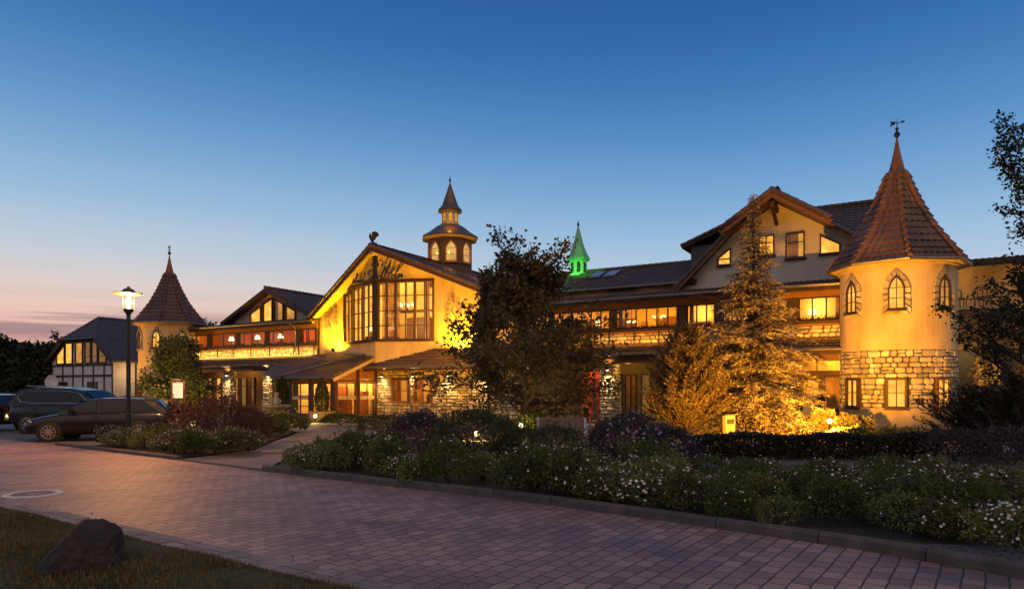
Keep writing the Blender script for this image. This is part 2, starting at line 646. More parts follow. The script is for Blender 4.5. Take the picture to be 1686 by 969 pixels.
def stones(mb, s0, s1, z0, z1, place, rng, holes=(), hmin=.13, hmax=.27, wmin=.22, wmax=.62, out=.07, gap=.018):
    """Rough coursed rubble: one rounded block per stone; place(s, z, o) gives the 3D point o in front of the wall."""
    z = z0
    while z < z1 - .05:
        h = min(rng.uniform(hmin, hmax), z1 - z)
        if z1 - (z + h) < .08:
            h = z1 - z
        s = s0 - rng.uniform(0, .2)
        while s < s1 - .03:
            w = rng.uniform(wmin, wmax)
            a, b = max(s, s0), min(s + w, s1)
            if s1 - b < .1:
                b = s1
            s = s + w if b < s1 else s1
            if b - a < .05:
                continue
            parts = [(z, z + h)]
            if h > .19 and rng.random() < .3:
                m_ = z + h * rng.uniform(.4, .6)
                parts = [(z, m_), (m_, z + h)]
            for (za, zb) in parts:
                aa, bb = a, b
                skip = False
                for (ha, hb, hza, hzb) in holes:
                    if zb <= hza + .02 or za >= hzb - .02:
                        continue
                    if aa >= ha and bb <= hb:
                        skip = True
                    elif aa < ha < bb and bb <= hb + .8 and ha - aa > .08:
                        bb = ha
                    elif aa < hb < bb and bb - hb > .08:
                        aa = hb
                    elif bb > ha and aa < hb:
                        skip = True
                if skip:
                    continue
                o = out * rng.uniform(.55, 1.25)
                j = lambda: rng.uniform(-.018, .018)
                g = gap * rng.uniform(.6, 1.3)
                x0, x1, y0, y1 = aa + g, bb - g, za + g * .8, zb - g * .8
                e = min(.05, (x1 - x0) * .22, (y1 - y0) * .3)
                ring0 = [(x0, y0 + e), (x0 + e, y0), (x1 - e, y0), (x1, y0 + e), (x1, y1 - e), (x1 - e, y1), (x0 + e, y1), (x0, y1 - e)]
                ring0 = [(p + j() * .7, q + j() * .7) for p, q in ring0]
                cx, cy = (x0 + x1) / 2, (y0 + y1) / 2
                n = len(mb.v)
                ring1 = [(cx + (p - cx) * .97, cy + (q - cy) * .95, o * .6) for p, q in ring0]
                ring2 = [(cx + (p - cx) * .78, cy + (q - cy) * .68, o + j() * .6) for p, q in ring0]
                for p, q in ring0:
                    mb.v.append(tuple(place(p, q, 0)))
                for p, q, oo in ring1 + ring2:
                    mb.v.append(tuple(place(p, q, oo)))
                for lv in range(2):
                    for k in range(8):
                        k2 = (k + 1) % 8
                        mb.f.append([n + lv * 8 + k, n + lv * 8 + k2, n + lv * 8 + 8 + k2, n + lv * 8 + 8 + k])
                mb.f.append([n + 16 + k for k in range(8)])
        z += h


def inset(poly, w):
    """Inset of a convex counter-clockwise polygon."""
    n = len(poly)
    lines = []
    for i in range(n):
        (x0, y0), (x1, y1) = poly[i], poly[(i + 1) % n]
        dx, dy = x1 - x0, y1 - y0
        l = math.hypot(dx, dy)
        nx, ny = -dy / l, dx / l
        lines.append((x0 + nx * w, y0 + ny * w, dx / l, dy / l))
    res = []
    for i in range(n):
        x0, y0, dx0, dy0 = lines[i - 1]
        x1, y1, dx1, dy1 = lines[i]
        den = dx0 * dy1 - dy0 * dx1
        if abs(den) < 1e-6:
            res.append((x1, y1))
            continue
        t = ((x1 - x0) * dy1 - (y1 - y0) * dx1) / den
        res.append((x0 + dx0 * t, y0 + dy0 * t))
    return res


def span(poly, axis, val):
    xs = []
    for i in range(len(poly)):
        p, q = poly[i], poly[(i + 1) % len(poly)]
        if (p[axis] - val) * (q[axis] - val) < 0:
            t = (val - p[axis]) / (q[axis] - p[axis])
            xs.append(p[1 - axis] + t * (q[1 - axis] - p[1 - axis]))
    return (min(xs), max(xs)) if len(xs) >= 2 else None


def window(parent, P, U, outline, cols=(), rows=(), fw=.07, bw=.035, dep=.10, frame=None, pane=None, back=None,
           curtain=None, sill=True, name='window', label=None, curtain_mat=None, bar_dep=None):
    """Framed window in the vertical plane through P along U: outline in (a, b) metres; cols/rows are bar positions.
    With back set, a lit surface stands just behind the glass; curtain is a list of (a0, a1) stretches hung with cloth."""
    P, U = Vector(P), Vector((*U, 0)).normalized()
    Nv = Vector((U.y, -U.x, 0))
    X = lambda a, b, c: P + U * a + Vector((0, 0, b)) + Nv * c
    frame = frame or M['timber']
    inn = inset(outline, fw)
    f = MB()
    for i in range(len(outline)):
        k = (i + 1) % len(outline)
        f.prism([X(*outline[i], .005), X(*outline[k], .005), X(*inn[k], .005), X(*inn[i], .005)], Nv * dep)
    for c in cols:
        sp = span(inn, 0, c)
        if sp:
            f.prism([X(c - bw, sp[0], .02), X(c + bw, sp[0], .02), X(c + bw, sp[1], .02), X(c - bw, sp[1], .02)], Nv * (bar_dep or dep * .72))
    for r in rows:
        sp = span(inn, 1, r)
        if sp:
            f.prism([X(sp[0], r - bw * .7, .023), X(sp[1], r - bw * .7, .023), X(sp[1], r + bw * .7, .023), X(sp[0], r + bw * .7, .023)], Nv * (dep * .66))
    w = f.build(name, frame, parent)
    if label:
        w['label'] = label
    MB().poly([X(*p, .055) for p in inn]).build('pane', pane or M['glass'], w)
    if back:
        MB().poly([X(*p, .012) for p in inn]).build('lit_blind', back, w)
    if curtain:
        cb = MB()
        for a0, a1 in curtain:
            n = max(6, int((a1 - a0) / .035))
            for i in range(n):
                x0, x1 = a0 + (a1 - a0) * i / n, a0 + (a1 - a0) * (i + 1) / n
                zz = lambda k: .028 + .012 * math.sin(k * 1.9)
                s0, s1 = span(inn, 0, min(max(x0, inn[0][0] + .004), max(p[0] for p in inn) - .004)), span(inn, 0, x1 - .003)
                if s0 and s1:
                    cb.poly([X(x0, s0[0], zz(i)), X(x1, s1[0], zz(i + 1)), X(x1, s1[1], zz(i + 1)), X(x0, s0[1], zz(i))])
        if cb.f:
            cb.build('curtain', curtain_mat or M['curtain'], w)
    if sill:
        a0, a1 = min(p[0] for p in outline), max(p[0] for p in outline)
        b0 = min(p[1] for p in outline)
        sb = MB()
        sb.prism([X(a0 - .06, b0 - .06, .005), X(a1 + .06, b0 - .06, .005), X(a1 + .06, b0 - .004, .005), X(a0 - .06, b0 - .004, .005)], Nv * (dep + .06))
        sb.build('sill', frame, w)
    return w


def rect(a0, a1, b0, b1):
    return [(a0, b0), (a1, b0), (a1, b1), (a0, b1)]


def room(parent, s0, s1, y0, y1, z0, z1, material, floor=None, name='room_interior'):
    """An open-fronted room behind glazing: back, sides, ceiling and floor."""
    m = MB()
    m.poly([(s0, y1, z0), (s1, y1, z0), (s1, y1, z1), (s0, y1, z1)])
    m.poly([(s0, y0, z0), (s0, y1, z0), (s0, y1, z1), (s0, y0, z1)])
    m.poly([(s1, y0, z0), (s1, y1, z0), (s1, y1, z1), (s1, y0, z1)])
    m.poly([(s0, y0, z1), (s1, y0, z1), (s1, y1, z1), (s0, y1, z1)])
    m.poly([(s0, y0, z0), (s1, y0, z0), (s1, y1, z0), (s0, y1, z0)])
    return m.build(name, material, parent)


def catmull(pts, n=6):
    P = [Vector(p) for p in pts]
    P = [P[0] * 2 - P[1]] + P + [P[-1] * 2 - P[-2]]
    o = []
    for i in range(1, len(P) - 2):
        a, b, c, d = P[i - 1], P[i], P[i + 1], P[i + 2]
        for k in range(n):
            t = k / n
            o.append(.5 * ((2 * b) + (c - a) * t + (2 * a - 5 * b + 4 * c - d) * t * t + (3 * b - a - 3 * c + d) * t ** 3))
    o.append(P[-2])
    return o


# ------------------------------------------------------------------ ground
def sheet(name, pts, z, material, **props):
    props.setdefault('kind', 'structure')
    return MB().poly([(x, y, z) for x, y in pts]).build(name, material, **props)


m_soil = mat('bed_soil', (.035, .024, .016), .95, (.02, .014, .01), 8, .5, 30)
m_grass = mat('lawn_base', (.055, .050, .020), .95, (.022, .024, .010), 3.5, .6, 50)
m_field = mat('far_grass', (.035, .042, .018), .95, (.02, .024, .012), .4)
ROT = math.atan2(-5.68, 7.6)
m_road = paver_mat('road_pavers', (.37, .225, .18), (.20, .12, .105), (.042, .027, .025), .23, .17, rad(35 + 90), .6, .009)
m_path = paver_mat('path_pavers', (.30, .21, .16), (.24, .16, .12), (.08, .06, .05), .20, .10, rad(-60), .75, .006)
m_court = paver_mat('court_pavers', (.26, .21, .16), (.21, .17, .13), (.08, .06, .05), .30, .30, rad(30), .8, .008)
m_kerb = mat('kerb_stone', (.105, .082, .076), .85, (.06, .048, .045), 5, .5, 40)
m_gravel = mat('gravel', (.13, .115, .115), .95, (.07, .062, .062), 45, .7, 70)
m_park = paver_mat('parking_pavers', (.13, .12, .13), (.10, .095, .10), (.05, .045, .045), .20, .20, rad(35), .7, .008)

t = MB()
RR = 900
t.poly([(RR * math.cos(a * PI / 16), RR * math.sin(a * PI / 16), -.03) for a in range(32)])
t.build('terrain', m_field, kind='structure')

KERB = [(-13.5, 20.05), (-11.4, 18.45), (-7.8, 15.8), (-5.05, 13.67), (-2.59, 11.9), (0, 10.1), (1.945, 8.46), (3.59, 6.96), (4.10, 6.36), (4.45, 5.86), (5.2, 4.3), (6.0, 2.0)]
NEAR = [(-24, 21.0), (-12.5, 13.1), (-7.10, 9.41), (-1.42, 5.61), (2.2, 3.1), (5, .2)]
sheet('road', [(-30, 32.5)] + KERB + [(7, -3)] + NEAR[::-1] + [(-36, 29)], 0.0, m_road)
sheet('parking', [(-30, 32.5), (-13.5, 20.05), (-12.2, 19.2), (-8.6, 22.0), (-11.5, 30), (-20, 44), (-40, 40)], 0.004, m_park)

# near lawn with a slightly uneven surface
lm = MB()
lawn_edge = [(-24, 21.0), (-12.5, 13.1), (-7.10, 9.41), (-1.42, 5.61), (2.2, 3.1), (5, .2)]
rg = random.Random(3)
for i in range(len(lawn_edge) - 1):
    (xa, ya), (xb, yb) = lawn_edge[i], lawn_edge[i + 1]
    n = 14
    for k in range(n):
        t0, t1 = k / n, (k + 1) / n
        pa, pb = (xa + (xb - xa) * t0, ya + (yb - ya) * t0), (xa + (xb - xa) * t1, ya + (yb - ya) * t1)
        prev = [(pa[0], pa[1], -.005), (pb[0], pb[1], -.005)]
        for off in (.12, .5, 1.2, 2.5, 5, 9, 16):
            hz = lambda x, y: .02 + .025 * math.sin(x * 1.7 + y) + .02 * math.sin(y * 2.3 - x) if off < 9 else .02
            q = [(p[0] - .556 * off, p[1] - .831 * off, 0) for p in (pa, pb)]
            q = [(x, y, hz(x, y)) for x, y, _ in q]
            lm.poly([prev[0], prev[1], q[1], q[0]])
            prev = q
lm.build('lawn', m_grass, smooth=True, kind='structure')

# edging course of pavers on the near side of the road
ed = MB()
for i in range(1, len(NEAR) - 1):
    a, b = Vector((*NEAR[i], 0)), Vector((*NEAR[i + 1], 0))
    d = (b - a).normalized()
    nr = Vector((-d.y, d.x, 0))
    n = int((b - a).length / .30)
    for k in range(n):
        for lane in (0, 1):
            p0 = a + d * ((b - a).length * k / n) + nr * (.02 + lane * .16)
            p1 = a + d * ((b - a).length * (k + 1) / n - .014) + nr * (.02 + lane * .16)
            zt = .009 + rg.uniform(0, .006)
            ed.prism([p0, p1, p1 + nr * .145, p0 + nr * .145], (0, 0, zt))
ed.build('road_edging', mat('edging_pavers', (.23, .18, .165), .8, (.15, .115, .105), 9, .3, 50, island=.25), kind='structure')

# the raised kerb along the beds, lowered at the footpath crossing
kb = MB()


def kerb_run(pts, h, w=.15):
    rows = []
    for i, p in enumerate(pts):
        p = Vector((*p, 0))
        a = Vector((*pts[max(i - 1, 0)], 0))
        b = Vector((*pts[min(i + 1, len(pts) - 1)], 0))
        d = (b - a).normalized()
        nr = Vector((-d.y, d.x, 0))
        rows.append([p + nr * o + Vector((0, 0, z)) for o, z in ((0, -.02), (.012, h * .75), (.04, h), (w - .03, h), (w, h * .7), (w, -.02))])
    for r0, r1 in zip(rows, rows[1:]):
        for k in range(5):
            kb.poly([r0[k], r1[k], r1[k + 1], r0[k + 1]])
    kb.poly(rows[0])
    kb.poly(rows[-1][::-1])


def along(pts, step=1.0):
    """Kerb stones of about a metre with small joints."""
    dense = [Vector((p.x, p.y)) for p in catmull([(x, y, 0) for x, y in pts], 8)]
    res, cur, acc = [], [dense[0]], 0
    for a, b in zip(dense, dense[1:]):
        acc += (b - a).length
        cur.append(b)
        if acc > step:
            res.append(cur)
            d = (cur[-1] - cur[-2]).normalized()
            cur, acc = [b + d * .012], 0
    if len(cur) > 1:
        res.append(cur)
    return res


for seg in along(KERB[:3]):
    kerb_run([tuple(p) for p in seg], .09)
for seg in along(KERB[2:4]):
    kerb_run([tuple(p) for p in seg], .03)
for seg in along(KERB[3:]):
    kerb_run([tuple(p) for p in seg], .12)
kb.build('kerb', m_kerb, kind='structure')

sheet('footpath', [(-7.70, 15.92), (-5.0, 13.82), (-5.4, 16.2), (-5.75, 18.6), (-5.4, 21.5), (-5.2, 24.2), (-8.0, 31), (-8.5, 37.0), (-12.4, 39), (-11.5, 32), (-8.0, 25.6), (-7.4, 21.0), (-6.9, 18.2)], 0.014, m_path)
sheet('forecourt', [(-20, 46), (-12, 34), (-7, 24), (-2, 21.5), (3, 19.5), (9, 17.5), (17, 17.5), (26, 17.5), (26, 40), (0, 45)], -.012, m_court)
sheet('gravel_path', [(2.2, 14.6), (5, 13.2), (8, 13.0), (12, 13.2), (12, 15.0), (8, 14.9), (5, 15.1), (2.6, 16.0)], 0.062, m_gravel)
# planting beds
def bed(pts, z):
    return MB().prism([(x, y, -.04) for x, y in pts], (0, 0, z + .04)).build('planting_bed', m_soil, kind='structure')


bed([(-4.7, 13.75), (-2.5, 12.05), (0.1, 10.25), (2.05, 8.6), (3.7, 7.1), (4.25, 6.5), (6, 6.3), (9, 8), (16, 10), (16, 17.4), (9, 17.3), (3, 19.3), (-2, 21.2), (-4.9, 21.5), (-5.2, 18.6)], 0.05)
bed([(-12.2, 19.25), (-11.3, 18.6), (-7.8, 16.05), (-7.0, 18.2), (-7.5, 21), (-8.2, 25.6), (-11.5, 31), (-15, 37), (-13.6, 31), (-9.2, 22.5)], 0.04)
sheet('cobbled_verge', [(3.78, 7.0), (4.25, 6.45), (4.62, 5.9), (5.35, 4.4), (6.2, 2.2), (12, 3), (12, 7.2), (6.2, 6.4)], 0.085, paver_mat('cobbles', (.15, .125, .115), (.11, .09, .085), (.04, .03, .03), .14, .12, rad(42), .85, .014))

# manhole cover
mx_, my_ = G(55, 813)
mh = thing('manhole_cover', 'round cast iron manhole cover with a pale rim in the brick road', 'manhole cover', (mx_, my_, 0.003))
m_rim = mat('pale_concrete_rim', (.62, .56, .53), .8, (.5, .44, .42), 8)
r_ = MB()
r_.lathe([(.31, .0), (.31, .012), (.40, .012), (.41, .0)], 40, cap=False)
r_.build('rim', m_rim, mh)
c_ = MB()
c_.lathe([(.0, .006), (.30, .006), (.302, 0)], 40, cap=False)
for k in range(10):
    for rr_ in (.12, .21):
        a_ = 2 * PI * k / 10 + rr_ * 9
        c_.box(rr_ * math.cos(a_) - .022, rr_ * math.cos(a_) + .022, rr_ * math.sin(a_) - .022, rr_ * math.sin(a_) + .022, .006, .013)
c_.lathe([(.255, .006), (.255, .012), (.275, .012), (.275, .006)], 32, cap=False)
c_.build('lid', mat('cast_iron', (.20, .17, .17), .6, (.12, .1, .1), 12, metal=.3), mh)

# ------------------------------------------------------------------ the hotel
hotel = thing('hotel_building', 'long yellow lit hotel with stone walls, tiled roofs, spired round towers and script lettering', 'hotel', (HX, HY, 0), -TH)
RS = random.Random(11)


def hp(s, d, z):
    return Vector((s, -d, z))


def wall_grid(s0, s1, z0, z1, y, holes, material, name, th=.18):
    """Plastered wall plane y with rectangular openings, revealing its thickness."""
    xs = sorted({s0, s1, *[h[0] for h in holes], *[h[1] for h in holes]})
    zs = sorted({z0, z1, *[h[2] for h in holes], *[h[3] for h in holes]})
    m = MB()
    for i in range(len(xs) - 1):
        for k in range(len(zs) - 1):
            cx, cz = (xs[i] + xs[i + 1]) / 2, (zs[k] + zs[k + 1]) / 2
            if any(h[0] < cx < h[1] and h[2] < cz < h[3] for h in holes):
                continue
            for yy in (y, y + th):
                m.poly([(xs[i], yy, zs[k]), (xs[i + 1], yy, zs[k]), (xs[i + 1], yy, zs[k + 1]), (xs[i], yy, zs[k + 1])])
    for a, b, c, d in list(holes) + [(s0, s1, z0, z1)]:
        m.poly([(a, y, c), (b, y, c), (b, y + th, c), (a, y + th, c)])
        m.poly([(a, y, d), (b, y, d), (b, y + th, d), (a, y + th, d)])
        m.poly([(a, y, c), (a, y, d), (a, y + th, d), (a, y + th, c)])
        m.poly([(b, y, c), (b, y, d), (b, y + th, d), (b, y + th, c)])
    return m.build(name, material, hotel)


fp = lambda y, o=0: (lambda s, z, oo: (s, y - o - oo, z))      # stones placed on a facade plane

# --- left wing: glazed gallery over a stone parapet
L0, L1 = S(298), S(523)
PZ0, PZ1, SILL, HEAD, EAVE = 3.86, 4.36, 4.60, 5.58, 6.02


def gallery(s0, s1, groups, wall_m, name_room, rowz=()):
    """Parapet, flower boxes, posts, glazing and beam of one stretch of the upper gallery."""
    m = MB()
    m.box(s0, s1, 0.0, .22, PZ0, PZ1)
    core = m.build('parapet', M['mortar'], hotel)
    st = MB()
    stones(st, s0, s1, PZ0, PZ1, fp(0), RS, hmin=.12, hmax=.2, out=.045, wmin=.25, wmax=.6)
    st.build('stone_facing', M['stone'], core)
    MB().box(s0, s1, -.10, .28, PZ1 + .004, PZ1 + .07).build('coping', M['fascia'], hotel)
    # head beam and rafter feet
    b = MB()
    b.box(s0, s1, -.02, .2, HEAD, EAVE - .06)
    for k in range(int((s1 - s0) / .75)):
        x = s0 + .3 + k * .75
        b.prism([(x, -.62, EAVE - .10), (x + .09, -.62, EAVE - .10), (x + .09, .1, EAVE - .03), (x, .1, EAVE - .03)], (0, 0, .085))
    b.build('head_beam', M['fascia'], hotel)
    ends = sorted({s0, s1} | {g[0] for g in groups} | {g[1] for g in groups})
    segs, cur = [], s0
    for g in sorted(groups):
        if g[0] - cur > .03:
            segs.append((cur, g[0]))
        cur = g[1]
    if s1 - cur > .03:
        segs.append((cur, s1))
    for a, c in segs:
        w = min(.34, c - a)
        p = MB()
        x = (a + c) / 2
        p.prism([(a, .03, PZ1 + .07), (x - w / 2, .03, PZ1 + .07), (x - w / 2, -.055, PZ1 + .07), (x + w / 2, -.055, PZ1 + .07), (x + w / 2, .03, PZ1 + .07), (c, .03, PZ1 + .07), (c, .16, PZ1 + .07), (a, .16, PZ1 + .07)], (0, 0, HEAD - PZ1 - .07))
        p.build('post', M['timber'], hotel)
    for a, c, cols in groups:
        window(hotel, (a, .06, SILL - .02), (1, 0), rect(0, c - a, 0, HEAD - SILL + .015), [(c - a) * k / cols for k in range(1, cols)], rowz, fw=.06, bw=.028, dep=.09, sill=False)
        MB().box(a, c, .04, .2, PZ1 + .072, SILL - .022).build('sill_board', M['timber'], hotel)
    cu_ = MB()
    for gi, (a, c, cols) in enumerate(groups):
        for q0, q1 in ((a + .03, a + .24), (c - .22, c - .03)):
            if (gi * 7 + int(q0 * 10)) % 3 == 0:
                continue
            for i in range(9):
                x0, x1 = q0 + (q1 - q0) * i / 9, q0 + (q1 - q0) * (i + 1) / 9
                cu_.poly([(x0, .33 + .02 * math.sin(i * 1.9), SILL), (x1, .33 + .02 * math.sin((i + 1) * 1.9), SILL), (x1, .33 + .02 * math.sin((i + 1) * 1.9), HEAD), (x0, .33 + .02 * math.sin(i * 1.9), HEAD)])
    cu_.build('curtain', M['curtain'], hotel)
    fu = MB()
    x = s0 + .8
    while x < s1 - 1.2:
        w_, h_ = RS.uniform(.3, .8), RS.uniform(.35, .9)
        fu.box(x, x + w_, 2.2, 2.8, PZ1 + .03, SILL + h_ * .6)
        x += w_ + RS.uniform(.7, 1.9)
    fu.build('furniture', M['furniture'], hotel)
    pc = MB()
    x = s0 + 1.2
    while x < s1 - 1:
        w_ = RS.uniform(.3, .6)
        pc.box(x, x + w_, 3.33, 3.37, SILL + .35, SILL + .35 + w_ * .8)
        x += w_ + RS.uniform(1.0, 2.4)
    pc.build('picture_frame', M['room_brown'], hotel)
    room(hotel, s0, s1, .3, 3.4, PZ1 + .02, HEAD + .25, wall_m)


lg = [(S(a), S(b), n) for a, b, n in ((306, 342, 2), (347.5, 388.5, 2), (393.5, 437, 2), (442, 487, 2), (497, 520, 2))]
gallery(L0, L1, lg, M['room_red'], 'left')


def lean_roof(s0, s1, d0, z0, d1, z1, mt, s0t=None, s1t=None, name='lean_to_roof', **kw):
    """Tiled pent roof from the wall (d0, z0) down to its eave (d1, z1)."""
    a, b = hp(s0, d1, z1), hp(s1, d1, z1)
    m = MB()
    tile_roof(m, [a, b, hp(s1 if s1t is None else s1t, d0, z0), hp(s0 if s0t is None else s0t, d0, z0)], (a, b), **kw)
    r = m.build(name, mt, hotel)
    g = MB()
    g.tube([hp(s0 - .05, d1 + .07, z1 - .03), hp(s1 + .05, d1 + .07, z1 - .03)], .065, 8)
    g.build('gutter', M['zinc'], r)
    f = MB()
    f.box(s0, s1, -d1 + .03, -d1 + .09, z1 - .24, z1 - .10)
    f.build('fascia', M['timber'], r)
    return r


def gallery_roof(s0, s1, dback, zback, mt):
    r = lean_roof(s0, s1, -dback, zback, .66, EAVE, mt, name='gallery_roof')
    MB().poly([(s0, -.6, EAVE - .065), (s1, -.6, EAVE - .065), (s1, .05, EAVE + .03), (s0, .05, EAVE + .03)]).build('soffit', M['soffit'], r)


gallery_roof(L0 - .1, L1 + .1, 3.0, 6.62, M['tile'])
lean_roof(L0, S(515, 1.6) , .0, 3.84, 1.65, 3.22, M['tile'])
# ground floor of the left wing: recessed wall, two stone columns, doors and windows
gl_holes = []
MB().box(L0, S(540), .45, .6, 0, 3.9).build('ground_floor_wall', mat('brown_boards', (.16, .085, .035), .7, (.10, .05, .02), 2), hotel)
MB().box(L0, S(520), -1.5, .45, 3.12, 3.20).build('soffit', M['timber'], hotel)
MB().box(L0, S(420, 1.4), -1.54, -1.36, 2.82, 3.11).build('lintel_beam', M['fascia'], hotel)
MB().box(S(420, 1.4), S(500, 1.4), -1.50, -1.36, 2.84, 3.11).build('lintel_beam', M['timber'], hotel)


def stone_column(sa, sb, d0, d1, z1):
    m = MB()
    m.box(sa + .04, sb - .04, -d1 + .04, -d0, 0, z1)
    c = m.build('stone_column', M['mortar'], hotel)
    st = MB()
    stones(st, sa, sb, 0.0, z1, lambda s, z, o: (s, -d1 + .04 - o, z), RS, hmin=.12, hmax=.24, wmin=.28, wmax=.55, out=.07)
    stones(st, d0, d1 - .03, 0.0, z1, lambda q, z, o: (sb - .04 + o, -q, z), RS, hmin=.12, hmax=.24, wmin=.28, wmax=.5, out=.07)
    stones(st, d0, d1 - .03, 0.0, z1, lambda q, z, o: (sa + .04 - o, -q, z), RS, hmin=.12, hmax=.24, wmin=.28, wmax=.5, out=.07)
    st.build('stone_facing', M['stone'], c)


for pa, pb in ((366.5, 377.5), (432, 444.5)):
    stone_column(S(pa, 1.4), S(pb, 1.4), .85, 1.4, 3.1)
for pa, pb, kind in ((329, 336, 'lit_soft'), (341, 350, 'lit_soft'), (352.5, 365, 'lit'), (379, 386, 'lit_dim'), (387, 393, 'lit_soft'), (398, 407, 'lit_dim'), (413.5, 420, 'lit_dim'), (448, 456, 'lit_soft')):
    w_ = S(pb, -.4) - S(pa, -.4)
    window(hotel, (S(pa, -.4), .40, .35), (1, 0), rect(0, w_, 0, 2.1), (), (1.5,), fw=.05, dep=.07, back=M[kind], curtain=[(.06, w_ * .45)] if kind != 'lit_dim' else None)

# --- left dormer block with the triangular glazing
DS, DZ = -35.6, 8.73
tb = MB()
for sg, se in ((-1, -40.4), (1, -30.8)):
    a, b = hp(se, -1.0, 6.52), hp(se, -11.5, 6.52)
    tile_roof(tb, [a, hp(DS, -1.0, DZ), hp(DS, -11.5, DZ), b], (a, b))
ridge_caps(tb, hp(DS, -.95, DZ + .05), hp(DS, -11.5, DZ + .05))
dr = tb.build('dormer_roof', M['tile'], hotel)
vb = MB()
for se in (-40.4, -30.8):
    vb.beam(hp(se, -.99, 6.40), hp(DS, -.99, 8.60), .07, .26)
vb.build('barge_board', M['timber'], dr)
MB().prism([hp(-39.8, -1.7, 6.0), hp(-31.4, -1.7, 6.0), hp(-31.4, -1.7, 6.66), hp(DS, -1.7, 8.56), hp(-39.8, -1.7, 6.66)], (0, .2, 0)).build('dormer_wall', M['grey_plaster'], hotel)
rk = (DZ - 6.52) / 4.8
for pa, pb in ((413, 431), (434, 450), (452, 468), (471, 488)):
    a, b = S(pa, -1.65), S(pb, -1.65)
    za = lambda s: DZ - abs(s - DS) * rk - .55
    o = [(0, 0), (b - a, 0), (b - a, za(b) - 6.42), (0, za(a) - 6.42)]
    window(hotel, (a, 1.66, 6.42), (1, 0), o, (), (), fw=.09, dep=.12, frame=M['wood'] if pa == 413 else M['timber'], back=M['lit'] if pa in (413, 434) else M['lit_soft'], curtain=[(.1, (b - a) * .4)] if pa == 452 else None)

# --- main gable hall
RSX, RZ = -23.45, 9.92
LE, LZ = -29.95, 6.0
RE, REZ = -14.2, 6.18
EL = (RZ - LZ) / (RSX - LE)
ER = (RZ - REZ) / (RE - RSX)
hr = MB()
a, b = hp(LE, .6, LZ), hp(LE, -14, LZ)
tile_roof(hr, [a, hp(RSX, 1.75, RZ), hp(RSX, -14, RZ), b], (a, b))
a, b = hp(RE, .6, REZ), hp(RE, -14, REZ)
tile_roof(hr, [a, hp(RSX, 1.75, RZ), hp(RSX, -14, RZ), b], (a, b))
ridge_caps(hr, hp(RSX, 1.75, RZ + .06), hp(RSX, -14, RZ + .06), .15)
ridge_caps(hr, hp(LE, .6, LZ + .03), hp(RSX, 1.75, RZ + .04), .12)
ridge_caps(hr, hp(RE, .6, REZ + .03), hp(RSX, 1.75, RZ + .04), .12)
hroof = hr.build('hall_roof', M['tile'], hotel)
bb = MB()
bb.beam(hp(LE, .56, LZ - .14), hp(RSX, 1.71, RZ - .14), .08, .27)
bb.beam(hp(RE, .56, REZ - .14), hp(RSX, 1.71, RZ - .14), .08, .27)
bb.build('barge_board', M['timber'], hroof)
sf = MB()
sf.poly([hp(LE, .5, LZ - .13), hp(RSX, 1.65, RZ - .13), hp(RSX, -.1, RZ - .13), hp(LE, -.1, LZ - .13)])
sf.poly([hp(RE, .5, REZ - .13), hp(RSX, 1.65, RZ - .13), hp(RSX, -.1, RZ - .13), hp(RE, -.1, REZ - .13)])
sf.build('soffit', M['soffit'], hroof)

WL, BL, BA, BR, WR = -29.3, -27.15, -23.5, -20.2, -14.9      # wall ends, bay foot, bay apex, bay foot
BD = 1.25
zr = lambda s: (RZ - (RSX - s) * EL if s < RSX else RZ - (s - RSX) * ER) - .14
B0, B1 = 4.46, 7.93
gw = MB()
gw.prism([hp(WL, 0, 3.0), hp(BL, 0, 3.0), hp(BL, 0, zr(BL)), hp(WL, 0, zr(WL))], (0, .2, 0))
gw.prism([hp(BR, 0, 3.0), hp(WR, 0, 3.0), hp(WR, 0, zr(WR)), hp(BR, 0, zr(BR))], (0, .2, 0))
nl = Vector((-BD, BA - BL, 0)).normalized()
nrr = Vector((BD, BR - BA, 0)).normalized()
for za, zb in ((3.0, B0), (B1, None)):
    gw.prism([hp(BL, 0, za), hp(BA, BD, za), hp(BA, BD, zb or zr(BA)), hp(BL, 0, zb or zr(BL))], (0, .16, 0))
    gw.prism([hp(BA, BD, za), hp(BR, 0, za), hp(BR, 0, zb or zr(BR)), hp(BA, BD, zb or zr(BA))], (0, .16, 0))
gw.prism([hp(WL, 0.0, 3.0), hp(WL, -14, 3.0), hp(WL, -14, zr(WL)), hp(WL, 0.0, zr(WL))], (.2, 0, 0))
gw.prism([hp(WR, 0.0, 3.0), hp(WR, -14, 3.0), hp(WR, -14, zr(WR)), hp(WR, 0.0, zr(WR))], (-.2, 0, 0))
gw.build('gable_wall', M['plaster'], hotel)

for P0, P1 in (((BL, 0), (BA, BD)), ((BA, BD), (BR, 0))):
    U = Vector((P1[0] - P0[0], -(P1[1] - P0[1])))
    W_ = U.length
    bx = W_ - .12
    o0 = .0 if P0[0] == BL else .12
    cols = [o0 + bx * k / 6 for k in (1, 3, 5)]
    rws = [(B1 - B0) * k / 4 for k in (1, 2, 3)]
    wn = window(hotel, (P0[0], -P0[1] + .06, B0 + .002), U, rect(o0, o0 + bx, 0, B1 - B0 - .004), cols, rws, fw=.11, bw=.035, dep=.14, pane=glass_mat('bay_glass', (.92, .92, .9), .7), label='tall prow shaped window of many panes in the yellow gable')
    ml = MB()
    un = U.normalized()
    no = Vector((un.y, -un.x))
    for k in (2, 4):
        x = o0 + bx * k / 6
        c0 = Vector((P0[0], -P0[1] + .06)) + un * x
        q = [c0 - un * .07 + no * .01, c0 + un * .07 + no * .01, c0 + un * .07 + no * .19, c0 - un * .07 + no * .19]
        ml.prism([(p.x, p.y, B0 + .1) for p in q], (0, 0, B1 - B0 - .2))
    ml.build('mullion', M['timber'], wn)
pm = MB()
